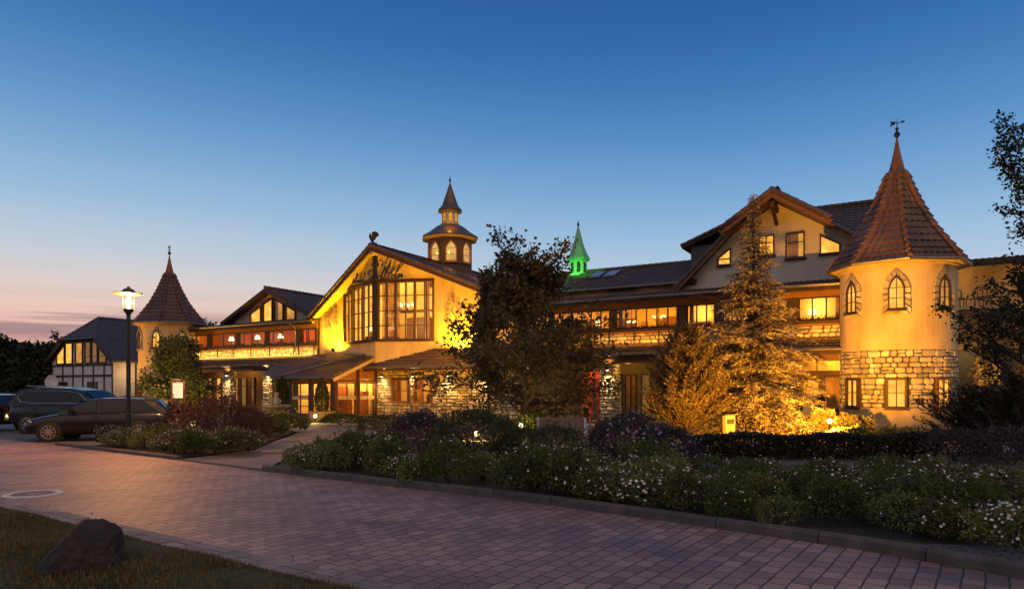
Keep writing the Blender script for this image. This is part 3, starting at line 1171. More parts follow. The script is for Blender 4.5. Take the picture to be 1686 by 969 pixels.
pm.box(BA - .13, BA + .13, -BD - .10, -BD + .14, B0 - .02, zr(BA) - .35)
pm.build('apex_post', M['black_wood'], hotel)
MB().box(BA - .12, BA + .12, -1.62, -BD + .1, zr(BA) - .34, zr(BA) - .05).build('ridge_beam', M['soffit'], hotel)
tr_ = MB()
tr_.prism([hp(BL - .05, -.01, B1 + .003), hp(BA, BD + .06, B1 + .003), hp(BR + .05, -.01, B1 + .003)], (0, 0, .10))
tr_.build('bay_head', M['timber'], hotel)
# room behind the bay
ri = MB()
zc = lambda s: zr(s) - .12
for sa, sb in ((-27.6, RSX), (RSX, -16.4)):
    ri.poly([(sa, .25, zc(sa)), (sb, .25, zc(sb)), (sb, 6.0, zc(sb)), (sa, 6.0, zc(sa))])
    ri.poly([(sa, 6.0, 4.42), (sb, 6.0, 4.42), (sb, 6.0, zc(sb)), (sa, 6.0, zc(sa))])
for sa in (-27.6, -16.4):
    ri.poly([(sa, .25, 4.42), (sa, 6.0, 4.42), (sa, 6.0, zc(sa)), (sa, .25, zc(sa))])
ri.poly([(-27.6, .25, 4.42), (BL + .2, .25, 4.42), (BA, -BD + .2, 4.42), (BR - .2, .25, 4.42), (-16.4, .25, 4.42), (-16.4, 6.0, 4.42), (-27.6, 6.0, 4.42)])
ri.build('room_interior', M['room_yellow'], hotel)
rf = MB()
rf.box(-22.0, -16.7, 5.2, 5.5, 4.45, 6.2)
rf.build('partition', M['room_yellow'], hotel)
shelf = MB()
shelf.box(-21.9, -18.5, 4.3, 4.6, 4.45, 5.4)
shelf.box(-26.2, -24.5, 5.0, 5.6, 4.45, 6.5)
shelf.box(-22.6, -22.35, 2.2, 2.45, 4.45, 8.5)
shelf.box(-26.5, -16.7, 3.0, 3.16, 6.55, 6.72)
shelf.build('furniture', M['furniture'], hotel)
wd = MB()
for x in (-21.6, -20.2, -18.8):
    wd.box(x, x + .9, 4.05, 4.28, 4.45, 6.0)
wd.build('cupboard', M['curtain'], hotel)
cr_ = MB()
cr_.box(-20.6, -16.7, 4.9, 5.15, 6.35, 6.85)
cr_.build('cornice', M['white_plaster'], hotel)
cu = MB()
for sa, sb in ((-23.3, -22.3), (-26.9, -26.4)):
    n = 26
    for i in range(n):
        x0, x1 = sa + (sb - sa) * i / n, sa + (sb - sa) * (i + 1) / n
        y0_ = -BD * (1 - abs((x0 - BA) / 3.4)) + .3
        zz = lambda k: y0_ + .05 * math.sin(k * 1.5)
        cu.poly([(x0, zz(i), B0), (x1, zz(i + 1), B0), (x1, zz(i + 1), B1), (x0, zz(i), B1)])
cu.build('curtain', M['curtain'], hotel)

# --- lean-to and rubble wall right of the entrance
lean_roof(-24.3, -14.3, .02, 3.92, 1.55, 2.92, M['tile'], s0t=-24.0)
W1 = .3
wz0, wz1 = .88, 2.22
wh = [(S(645.5, W1), S(673.5, W1), wz0, wz1), (S(681.5, W1), S(711, W1), wz0, wz1)]
wall_grid(-24.55, -14.3, 0, 3.3, -W1 + .03, wh, M['mortar'], 'rubble_wall', .3)
stw = MB()
stones(stw, -24.55, -14.3, 0.0, 2.95, fp(-W1 + .03), RS, holes=[(h[0] - .03, h[1] + .03, h[2] - .03, h[3] + .03) for h in wh], hmin=.14, hmax=.27, wmin=.25, wmax=.75, out=.085)
stw.build('stone_facing', M['stone'], hotel)
for h in wh:
    w_ = h[1] - h[0]
    window(hotel, (h[0], -W1 + .05, h[2]), (1, 0), rect(0, w_, 0, h[3] - h[2]), (w_ * .5,), ((wz1 - wz0) * .5,), fw=.075, dep=.16, frame=M['wood'])
    cq = MB()
    for q0, q1 in ((.08, .32), (.74, .92)):
        n = 14
        for i in range(n):
            x0, x1 = h[0] + w_ * (q0 + (q1 - q0) * i / n), h[0] + w_ * (q0 + (q1 - q0) * (i + 1) / n)
            zz = lambda k: -W1 + .22 + .03 * math.sin(k * 1.9)
            cq.poly([(x0, zz(i), wz0), (x1, zz(i + 1), wz0), (x1, zz(i + 1), wz1), (x0, zz(i), wz1)])
    cq.build('curtain', mat('rust_curtain', (.42, .16, .06), .9), hotel)
room(hotel, -24.4, -14.4, .12, 3.2, .05, 2.7, M['room_yellow'])
fq = MB()
for x in (-21.6, -20.3, -18.9):
    fq.box(x, x + .5, 1.2, 1.7, .05, 1.35)
fq.build('furniture', M['furniture'], hotel)

# --- entrance porch
EC, ED, EFL = -24.25, 3.8, -27.7
pr = MB()
A_, B_, C_, D_ = hp(-23.9, .02, 3.92), hp(-29.25, .02, 3.86), hp(-31.2, 2.0, 3.10), hp(-28.4, 4.3, 2.30)
V_ = hp(-23.85, 4.3, 2.30)
V2 = hp(-23.85, .0, 3.93)
tile_roof(pr, [V_, D_, A_], (D_, V_))
C2 = hp(-30.4, 3.3, 2.62)
tile_roof(pr, [C_, B_, A_], (C_, B_), tw=.3) if False else None
tile_roof(pr, [D_, C2, A_], (D_, C2))
tile_roof(pr, [C2, C_, A_], (C2, C_))
tile_roof(pr, [C_, B_, A_], (C_, C_ + (C_ - C2)))
ridge_caps(pr, D_ + Vector((0, 0, .05)), A_ + Vector((0, 0, .05)), .12)
ridge_caps(pr, V_ + Vector((0, 0, .03)), V2 + Vector((0, 0, .03)), .10)
proof = pr.build('porch_roof', M['tile'], hotel)
g = MB()
g.tube([V_ + Vector((0, -.05, -.04)), D_ + Vector((0, -.06, -.04)), C2 + Vector((-.05, -.05, -.04)), C_ + Vector((-.05, 0, -.04)), B_ + Vector((-.5, 0, -.3))], .06, 8)
g.build('gutter', M['zinc'], proof)
vf = MB()
vf.beam(V_ + Vector((.02, .0, -.16)), hp(-23.83, .4, 3.65), .05, .2)
vf.build('barge_board', M['soffit'], proof)
uf = MB()
uf.poly([V_ - Vector((0, 0, .12)), D_ - Vector((0, 0, .12)), C2 - Vector((0, 0, .12)), C_ - Vector((0, 0, .12)), B_ - Vector((0, 0, .12)), A_ - Vector((0, 0, .12))])
uf.build('soffit', M['timber'], proof)
# posts, side wall glazing, front doors
for s, d in ((EC, ED), (EC, 2.0), (EC, .45), (EFL, ED), (-26.0, ED)):
    w = .11 if s == EC else .09
    MB().box(s - w, s + w, -d - w, -d + w, 0, 2.2 + (4.3 - d) * .3 - .08 if s == EC else 2.2).build('porch_post', M['timber'], hotel)
bmx = MB()
bmx.box(EFL, EC - .12, -ED - .07, -ED + .07, 2.02, 2.21)
bmx.beam(hp(EC, ED, 2.12), hp(EC, .4, 2.12), .14, .18)
bmx.box(EFL, EC - .12, -ED - .05, -ED + .05, 0, .16)
bmx.build('porch_beam', M['wood'], hotel)
spn = MB()
spn.prism([hp(EC, ED - .12, 2.22), hp(EC, .4, 2.22), hp(EC, .4, 3.3)], (.05, 0, 0))
spn.build('porch_spandrel', M['fascia'], hotel)
for a, b in ((ED - .12, 2.1), (1.9, .55)):
    window(hotel, (EC + .02, -a, .12), (0, 1), rect(0, a - b, 0, 1.9), ((a - b) * .5,), (.42,) if a > 2 else (.42,), fw=.06, bw=.025, dep=.08, frame=M['wood'], sill=False, name='porch_window')
    MB().box(EC + .085, EC + .09, -a + .07, -b - .07, 1.05, 1.25).build('frosted_band', M['soffit'], hotel)
for a, b in ((EFL + .1, -26.1), (-25.9, EC - .13)):
    w_ = b - a
    dw = window(hotel, (a, -ED - .0, .16), (1, 0), rect(0, w_, 0, 1.86), (w_ * .5,), (.5, 1.1), fw=.09, bw=.03, dep=.08, frame=M['timber'], sill=False, name='entrance_door')
    MB().box(a + .1, b - .1, -ED - .065, -ED - .06, 1.05, 1.25).build('frosted_band', M['soffit'], dw)
    MB().box(a + w_ * .5 + .08, a + w_ * .5 + .11, -ED - .14, -ED - .10, .8, 1.3).build('handle', M['zinc'], dw)
lob = MB()
lob.box(EFL, EC, -ED + .06, -.2, .06, .08)
lob.build('lobby_floor', mat('lobby_floor_tiles', (.4, .26, .13), .4), hotel)
lw = MB()
lw.box(-28.9, EC - .3, -.28, -.2, 0, 3.0)
lw.box(EFL - .06, EFL - .02, -ED + .6, -.3, 0, 2.4)
lw.build('lobby_wall', M['room_yellow'], hotel)
lf = MB()
lf.box(-25.6, -25.0, -2.2, -1.6, .08, 1.15)
lf.box(-24.9, -24.6, -1.1, -.6, .08, 1.5)
lf.box(-26.6, -26.1, -1.2, -.8, .08, 1.8)
lf.build('furniture', mat('red_brown_furniture', (.3, .09, .03), .5), hotel)

# --- right wing: gallery over tiled lean-to
R0, R1 = -14.4, 1.05
rgp = [(S(a), S(b), n) for a, b, n in ((870, 905, 3), (912, 1005.5, 6), (1014, 1117.5, 6), (1131, 1180, 3), (1190, 1236, 3), (1246, 1300, 3), (1315, 1384, 3))]
gallery(R0, R1, rgp, M['room_yellow'], 'right')
gallery_roof(R0, R1 - .1, 2.1, 6.55, M['tile'])
lean_roof(R0 + .1, S(1410, 1.3), .0, 3.84, 1.35, 3.30, M['tile'])
rail = MB()
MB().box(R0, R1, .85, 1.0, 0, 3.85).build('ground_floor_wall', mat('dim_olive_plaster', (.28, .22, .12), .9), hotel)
MB().box(R0, R1, -1.2, .85, 3.10, 3.17).build('soffit', M['timber'], hotel)
MB().box(R0, R1 - .2, -1.14, -.98, 2.86, 3.09).build('lintel_beam', M['wood'], hotel)
stone_column(S(987.5, .95), S(1013, .95), .3, .95, 2.85)
stone_column(S(1262, .95), S(1309, .95), .3, .95, 2.85)
mred = mat('red_painted_boards', (.55, .10, .045), .7, (.45, .08, .035), 2)
for pa, pb in ((958, 977.5), (981, 989)):
    a, b = S(pa, .2), S(pb, .2)
    dd = MB()
    n = 3 if pb - pa > 12 else 1
    for k in range(n):
        dd.box(a + (b - a) * k / n + .006, a + (b - a) * (k + 1) / n - .006, -.24, -.20, .12, 2.5)
    dd.build('shutter', mred, hotel, label='red boarded shutter beside the stone column')
for pa, pb, kind, cu_ in ((1019, 1026, 'lit_dim', 0), (1030, 1049, 'lit_soft', 1), (1056, 1072, 'lit_dim', 0), (1090, 1125, 'lit_dim', 1)):
    a, b = S(pa, -.8), S(pb, -.8)
    window(hotel, (a, .80, .3), (1, 0), rect(0, b - a, 0, 2.1), ((b - a) * .5,) if b - a > .5 else (), (), fw=.06, dep=.09, back=M[kind], curtain=[(.07, b - a - .07)] if cu_ else None)
# right end: white panels, dark beam, door and curtained window beside the tower
ra, rb = S(1309, .35), S(1392, .35)
MB().box(ra, rb, -.35, -.25, 0, 3.1).build('end_wall', mat('dark_boards', (.10, .05, .02), .7), hotel)
pnl = MB()
for pa, pb in ((1311, 1344), (1346, 1384)):
    pnl.box(S(pa, .4), S(pb, .4), -.40, -.352, 2.42, 2.82)
pnl.build('panel', mat('cream_panel', (.62, .50, .36), .7), hotel)
dr_ = MB()
da, db = S(1322, .42), S(1347, .42)
dr_.box(da, db, -.41, -.354, .12, 2.02)
dor = dr_.build('door', mat('cream_door', (.58, .42, .26), .55, (.5, .36, .2), 2, stretch=(6, 1, .3)), hotel)
kd = MB()
kd.tube([(db - .1, -.46, 1.05), (db - .22, -.46, 1.05)], .014, 6)
kd.box(db - .11, db - .08, -.455, -.41, .98, 1.12)
kd.build('handle', M['zinc'], dor)
fdr = MB()
fdr.box(da - .12, da, -.43, -.353, .1, 2.14)
fdr.box(db, db + .12, -.43, -.353, .1, 2.14)
fdr.box(da, db, -.43, -.353, 2.025, 2.14)
fdr.build('frame', M['timber'], dor)
a, b = S(1356, .42), S(1386, .42)
window(hotel, (a, -.355, .72), (1, 0), rect(0, b - a, 0, 1.5), (), (), fw=.08, dep=.1, back=M['lit_soft'], curtain=[(.1, b - a - .09)])
MB().box(R0, S(1400, 1.2), -1.6, .8, 0.0, .11).build('terrace_step', m_court, hotel)

# --- main wall and roof behind the right gallery
MB().box(R0, S(1140, -2.2), 2.2, 2.4, 5.9, 6.98).build('upper_wall', M['grey_plaster'], hotel)
mrf = MB()
a, b = hp(-18.6, -1.7, 6.93), hp(-5.6, -1.7, 6.93)
tile_roof(mrf, [a, b, hp(-5.6, -6, 8.65), hp(-18.6, -6, 8.65)], (a, b))
ridge_caps(mrf, hp(-18.6, -6, 8.7), hp(-5.6, -6, 8.7))
a, b = hp(-5.6, -10.3, 6.93), hp(-18.6, -10.3, 6.93)
tile_roof(mrf, [a, b, hp(-18.6, -6.05, 8.65), hp(-5.6, -6.05, 8.65)], (a, b))
MB().prism([hp(-18.5, -1.8, 6.0), hp(-18.5, -10.2, 6.0), hp(-18.5, -10.2, 6.9), hp(-18.5, -6, 8.56), hp(-18.5, -1.8, 6.9)], (.15, 0, 0)).build('wing_end_wall', M['slate'], hotel)
mroof = mrf.build('wing_roof', M['tile'], hotel)
g = MB()
g.tube([hp(-14.4, -1.62, 6.9), hp(-6.2, -1.62, 6.9)], .06, 8)
g.build('gutter', M['zinc'], mroof)
slp = (8.65 - 6.93) / 4.3
for s in (-12.35, -11.45):
    q = [hp(s, -4.0, 6.93 + slp * 2.3 + .10), hp(s + .72, -4.0, 6.93 + slp * 2.3 + .10), hp(s + .72, -5.2, 6.93 + slp * 3.5 + .10), hp(s, -5.2, 6.93 + slp * 3.5 + .10)]
    m_ = MB().prism(q, (0, 0, .05))
    sk = m_.build('skylight', M['zinc'], hotel)
    q2 = [q[0] + Vector((.06, .06, .057 + slp * .06)), q[1] + Vector((-.06, .06, .057 + slp * .06)), q[2] + Vector((-.06, -.06, .057 - slp * .06)), q[3] + Vector((.06, -.06, .057 - slp * .06))]
    sg_m = mat('skylight_glass', (.25, .3, .36), .06, spec=.9)
    MB().poly(q2).build('pane', sg_m, sk)

# --- big right gable
GS, GZ = -1.9, 10.45
GW = -2.0
k1 = .64
zl = lambda s: GZ - abs(s - GS) * k1 if s > -4.0 else GZ - (GS + 4.0) * k1 - (-4.0 - s) * .98
wl, wr = -6.6, 3.6
wp = [hp(wl, GW, 5.95), hp(wr, GW, 5.95), hp(wr, GW, zl(wr) - .12), hp(GS, GW, GZ - .16), hp(-4.0, GW, zl(-4.0) - .12), hp(wl, GW, zl(wl) - .12)]
MB().prism(wp, (0, .25, 0)).build('gable_wall', M['grey_plaster'], hotel)
gr_ = MB()
v0, v1 = -1.35, -9.0
for sa, sb in ((-6.55, -4.0), (-4.0, GS), (3.9, GS)):
    a, b = hp(sa, v0, zl(sa)), hp(sa, v1, zl(sa))
    tile_roof(gr_, [a, hp(sb, v0, zl(sb)), hp(sb, v1, zl(sb)), b], (a, b))
# the projecting upper verge
for sa in (-4.2, .52):
    za_ = GZ + .10 - abs(sa - GS) * k1
    a, b = hp(sa, -.62, za_), hp(sa, -2.4, za_)
    tile_roof(gr_, [a, hp(GS, -.62, GZ + .10), hp(GS, -2.4, GZ + .10), b], (a, b))
    ridge_caps(gr_, hp(sa, -.60, za_ + .03), hp(GS, -.60, GZ + .15), .13)
ridge_caps(gr_, hp(GS, -.6, GZ + .16), hp(GS, -8.5, GZ + .1), .14)
ridge_caps(gr_, hp(-6.55, v0, zl(-6.55)), hp(-4.0, v0, zl(-4.0)), .12)
ridge_caps(gr_, hp(3.9, v0, zl(3.9)), hp(.5, v0, zl(.5)), .12)
groof = gr_.build('gable_roof', M['tile'], hotel)
bq = MB()
for sa in (-4.2, .52):
    za_ = GZ + .10 - abs(sa - GS) * k1
    bq.beam(hp(sa, -.64, za_ - .16), hp(GS, -.64, GZ - .06), .08, .24)
bq.beam(hp(-6.55, v0 - .02, zl(-6.55) - .14), hp(-4.0, v0 - .02, zl(-4.0) - .14), .08, .22)
bq.beam(hp(3.9, v0 - .02, zl(3.9) - .14), hp(.5, v0 - .02, zl(.5) - .14), .08, .22)
bq.build('barge_board', M['wood'], groof)
bk = MB()
bk.box(GS - .09, GS + .09, .7, 2.0, GZ - .62, GZ - .36)
bk.beam(hp(GS, -.9, GZ - .62), hp(GS, -1.96, GZ - 1.15), .14, .14)
bk.build('ridge_beam', M['timber'], hotel)
zz_ = lambda px, py: Z(px, py, GW)
for pa, pb, ya, yb, kind, cc in ((1249, 1275.5, 420, 386, 'lit', None), (1294, 1325.5, 424, 381.5, 'lit_soft', .66)):
    a, b = S(pa, GW), S(pb, GW)
    z0_, z1_ = zz_(pb, ya), zz_(pb, yb)
    w_ = b - a
    window(hotel, (a, -GW - .005, z0_), (1, 0), rect(0, w_, 0, z1_ - z0_), (w_ * .5,) if cc is None else (), ((z1_ - z0_) * .62,), fw=.06, bw=.02, dep=.10, back=M[kind], curtain=[(.07, w_ * cc)] if cc else None, curtain_mat=M['room_brown'])
a, b = S(1350, GW), S(1384, GW)
z0_ = zz_(1367, 418)
window(hotel, (a, -GW - .005, z0_), (1, 0), [(0, 0), (b - a, 0), (b - a, .42), (0, .92)], (), (), fw=.06, dep=.1, back=M['lit'])
a, b = S(1182, GW), S(1204, GW)
z0_ = zz_(1193, 437)
window(hotel, (a, -GW - .005, z0_), (1, 0), [(0, 0), (b - a, 0), (b - a, .85), (0, .38)], (), (.3,), fw=.06, dep=.1, back=M['lit'])
# roof with its ridge along the facade behind the big gable, and the slate-hung block at its left
mr2 = MB()
a, b = hp(-2.0, -2.32, 8.25), hp(2.6, -2.32, 8.25)
tile_roof(mr2, [a, b, hp(2.6, -6, 10.75), hp(-2.0, -6, 10.75)], (a, b))
ridge_caps(mr2, hp(-2.0, -6, 10.8), hp(2.6, -6, 10.8))
a, b = hp(2.6, -10, 7.9), hp(-2.0, -10, 7.9)
tile_roof(mr2, [a, b, hp(-2.0, -6.05, 10.75), hp(2.6, -6.05, 10.75)], (a, b))
mr2.build('rear_roof', M['tile'], hotel)
MB().prism([hp(-6.35, -3.6, 6.5), hp(-6.35, -8, 6.5), hp(-6.35, -8, 9.05), hp(-6.35, -3.6, 9.05)], (4.2, 0, 0)).build('slate_wall', M['slate'], hotel)
sr = MB()
a, b = hp(-6.75, -3.2, 9.0), hp(-6.75, -8.2, 9.0)
tile_roof(sr, [a, hp(-2.2, -3.2, 10.7), hp(-2.2, -8.2, 10.7), b], (a, b))
ridge_caps(sr, hp(-6.75, -3.15, 9.05), hp(-2.2, -3.15, 10.75), .1)
sr.build('rear_roof', M['tile'], hotel)
MB().box(wl + .3, 2.5, 2.3, 10.0, 3.9, 7.0).build('rear_block', M['grey_plaster'], hotel)
MB().box(-43, -29.6, 3.6, 10.0, 0.0, 6.3).build('rear_block', M['grey_plaster'], hotel)
MB().box(-14.6, 0.9, 3.6, 10.0, 0.0, 6.4).build('rear_block', M['grey_plaster'], hotel)


# --- round corner towers
def spire_tiles(mb, prof, n, rot, c, th=.30, tw=.24, amp=.035, step=.05):
    """Tiled faceted spire: prof lists (radius, z) from eave to cap."""
    pts = [Vector((r, z)) for r, z in prof]
    dense = [pts[0]]
    for a, b in zip(pts, pts[1:]):
        k = max(1, round((b - a).length / th))
        dense += [a.lerp(b, (i + 1) / k) for i in range(k)]
    for a, b in zip(dense, dense[1:]):
        d = (b - a).normalized()
        nr = Vector((d.y, -d.x))
        if nr.x < 0:
            nr = -nr
        lo, hi = a - d * .03 + nr * step, b + nr * .006
        for f in range(n):
            t0, t1 = rot + 2 * PI * f / n, rot + 2 * PI * (f + 1) / n
            e0, e1 = Vector((math.cos(t0), math.sin(t0))), Vector((math.cos(t1), math.sin(t1)))
            m_ = (e0 + e1).normalized()
            k = max(2, round((e1 - e0).length * a.x / tw))
            base = len(mb.v)
            q = 5 * k
            for i in range(q + 1):
                w = amp * (math.sin(2 * PI * i / 5) * .5 + .5) ** 1.4
                e = e0.lerp(e1, i / q)
                for pt in (lo, hi):
                    r = pt.x
                    mb.v.append((c[0] + e.x * r + m_.x * w, c[1] + e.y * r + m_.y * w, c[2] + pt.y + w * .4))
                mb.v.append((c[0] + e.x * a.x, c[1] + e.y * a.x, c[2] + a.y - .01))
            for i in range(q):
                b0 = base + i * 3
                mb.f.append([b0, b0 + 3, b0 + 4, b0 + 1])
                mb.f.append([b0 + 2, b0 + 5, b0 + 3, b0])
        for f in range(n):
            t0 = rot + 2 * PI * f / n
            e0 = Vector((math.cos(t0), math.sin(t0)))
            p = Vector((c[0] + e0.x * (lo.x + .01), c[1] + e0.y * (lo.x + .01), c[2] + lo.y + .02))
            qv = Vector((c[0] + e0.x * (hi.x), c[1] + e0.y * (hi.x), c[2] + hi.y + .02))
            mb.tube([p, qv], [.105, .085], 7)


def finial(parent, c, z, h, r=.1, vane=False):
    m = MB()
    m.lathe([(.035, z - .15), (.03, z + .2), (r * .6, z + .22), (r, z + .22 + r * .8), (r * .6, z + .22 + r * 1.6), (.028, z + .24 + r * 1.7),
             (.028, z + h * .5), (.06, z + h * .5 + .03), (.06, z + h * .5 + .1), (.02, z + h * .5 + .13), (.008, z + h)], 12, c)
    m.build('finial', M['iron'], parent, smooth=False)
    if vane:
        v = MB()
        zz = z + h * .82
        v.tube([(c[0] - .22, c[1] + .05, zz), (c[0] + .22, c[1] - .05, zz)], .016, 6)
        v.prism([(c[0] - .25, c[1] + .05, zz - .09), (c[0] - .06, c[1] + .02, zz - .02), (c[0] - .06, c[1] + .02, zz + .07), (c[0] - .25, c[1] + .05, zz + .12), (c[0] - .19, c[1] + .04, zz + .02)], (.004, .02, 0))
        v.prism([(c[0] + .16, c[1] - .04, zz - .06), (c[0] + .29, c[1] - .06, zz), (c[0] + .16, c[1] - .04, zz + .06)], (.004, .02, 0))
        v.tube([(c[0], c[1] - .14, zz - .12), (c[0], c[1] + .14, zz - .12)], .012, 6)
        v.build('weathervane', M['iron'], parent)


GOTHIC = lambda w, h: [(0, 0), (w, 0), (w, h * .62), (w * .86, h * .80), (w * .5, h), (w * .14, h * .80), (0, h * .62)]


def arch_blocks(mb, P, U, w, h, width, rng, dep=.05):
    """Stone surround of a pointed window: one block per stretch of its outline."""
    U = Vector((*U, 0)).normalized()
    Nv = Vector((U.y, -U.x, 0))
    o = GOTHIC(w, h)
    big = inset(o, -width)
    X = lambda q, c: Vector(P) + U * q[0] + Vector((0, 0, q[1])) + Nv * c
    for i in range(len(o)):
        k = (i + 1) % len(o)
        L_ = math.hypot(o[k][0] - o[i][0], o[k][1] - o[i][1])
        n = max(1, round(L_ / .2))
        for j in range(n):
            t0, t1 = j / n + .03, (j + 1) / n - .03
            lp = lambda a, b, t: (a[0] + (b[0] - a[0]) * t, a[1] + (b[1] - a[1]) * t)
            g = rng.uniform(.9, 1.12)
            i0, i1 = lp(o[i], o[k], t0), lp(o[i], o[k], t1)
            b0, b1 = lp(big[i], big[k], t0), lp(big[i], big[k], t1)
            b0, b1 = lp(i0, b0, g), lp(i1, b1, g)
            mb.prism([X(i0, -.03), X(i1, -.03), X(b1, -.03), X(b0, -.03)], Nv * (dep + .03 + rng.uniform(-.012, .02)))


SPIRE = [(2.44, 6.42), (2.12, 6.84), (1.68, 7.42), (1.27, 8.0), (.83, 8.84), (.50, 9.6), (.30, 10.16)]


def corner_tower(s, d, phi0, label_w, label_r, tile, rng):
    c = (s, -d, 0)
    r = 2.03
    w = MB()
    w.lathe([(r, 3.10), (r, 6.40)], 64, c, cap=False)
    wall = w.build('tower_wall', M['plaster'], hotel, smooth=False, label=label_w)
    MB().lathe([(r + .03, 0), (r + .03, .93), (r - .03, .95)], 64, c, cap=False).build('plinth', M['plaster'], wall)
    cm = MB()
    cm.lathe([(r - .055, .9), (r - .055, 3.12), (r + .0, 3.13)], 64, c, cap=False)
    cm.build('mortar', M['mortar'], wall)
    pl = lambda a, z, o: (s + (r - .055 + o) * math.sin(a / r), -d - (r - .055 + o) * math.cos(a / r), z)
    st = MB()
    holes = [((phi0 + k * rad(47)) * r - .40, (phi0 + k * rad(47)) * r + .40, .90, 2.08) for k in (-1, 0, 1)]
    stones(st, (phi0 - 2.2) * r, (phi0 + 2.2) * r, .95, 3.10, pl, rng, holes=holes, hmin=.13, hmax=.25, wmin=.2, wmax=.5, out=.062, gap=.014)
    for k in (-1, 0, 1):
        ph = phi0 + k * rad(47)
        U = (math.cos(ph), math.sin(ph))
        nx, ny = math.sin(ph), -math.cos(ph)
        P = (s + nx * (r + .012) - U[0] * .275, -d + ny * (r + .012) - U[1] * .275, 4.58)
        window(hotel, P, U, GOTHIC(.55, 1.28), (.275,), (.42, .80), fw=.055, bw=.016, dep=.075, back=M['lit'] if k < 1 else M['lit_soft'], frame=M['timber'])
        sb_ = MB()
        arch_blocks(sb_, (P[0] - nx * .012, P[1] - ny * .012, P[2]), U, .55, 1.28, .17, rng)
        sb_.build('window_surround', M['stone'], wall)
        P = (s + nx * (r - .035) - U[0] * .345, -d + ny * (r - .035) - U[1] * .345, .93)
        window(hotel, P, U, rect(0, .69, 0, 1.13), (.345,), (.58,), fw=.085, bw=.02, dep=.09, back=M['lit'], frame=M['timber'] if k < 1 else M['wood'])
    st.build('stone_facing', M['stone'], wall)
    rot = phi0 - PI / 2 + rad(10)
    rf_ = MB()
    spire_tiles(rf_, SPIRE, 8, rot, c)
    roof = rf_.build('tower_roof', tile, hotel, label=label_r)
    core = MB()
    core.lathe([(a * .985, b - .02) for a, b in SPIRE], 8, c, rot)
    core.build('underlay', M['timber'], roof)
    cap = MB()
    cap.lathe([(.36, 10.02), (.25, 10.4), (.14, 10.9), (.075, 11.25), (.035, 11.5)], 8, c, rot)
    cap.build('metal_cap', M['copper'], roof)
    so = MB()
    so.lathe([(r - .1, 6.30), (2.42, 6.34), (2.46, 6.41)], 8, c, rot, cap=False)
    so.lathe([(r - .05, 6.22), (r + .08, 6.24), (r + .10, 6.34)], 64, c, cap=False)
    so.build('soffit', M['soffit'], roof)
    gt = MB()
    ring = [(s + 2.51 * math.cos(rot + k * PI / 4), -d + 2.51 * math.sin(rot + k * PI / 4), 6.38) for k in range(9)]
    gt.tube(ring, .06, 8)
    gt.build('gutter', M['zinc'], roof)
    finial(roof, (s, -d, 0), 11.36, .95, .12, True)
    return wall


corner_tower(3.0, .8, 0.0, 'plastered round tower wall above rough stone lower storey', 'tall orange lit tiled spire', M['tile_red'], RS)
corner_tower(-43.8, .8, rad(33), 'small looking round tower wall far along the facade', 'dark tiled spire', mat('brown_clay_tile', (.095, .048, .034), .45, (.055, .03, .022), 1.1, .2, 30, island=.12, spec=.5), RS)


# --- cupolas
def octa(s, y, r, k, rot):
    t = rot + k * PI / 4
    return Vector((s + r * math.cos(t), y + r * math.sin(t), 0))


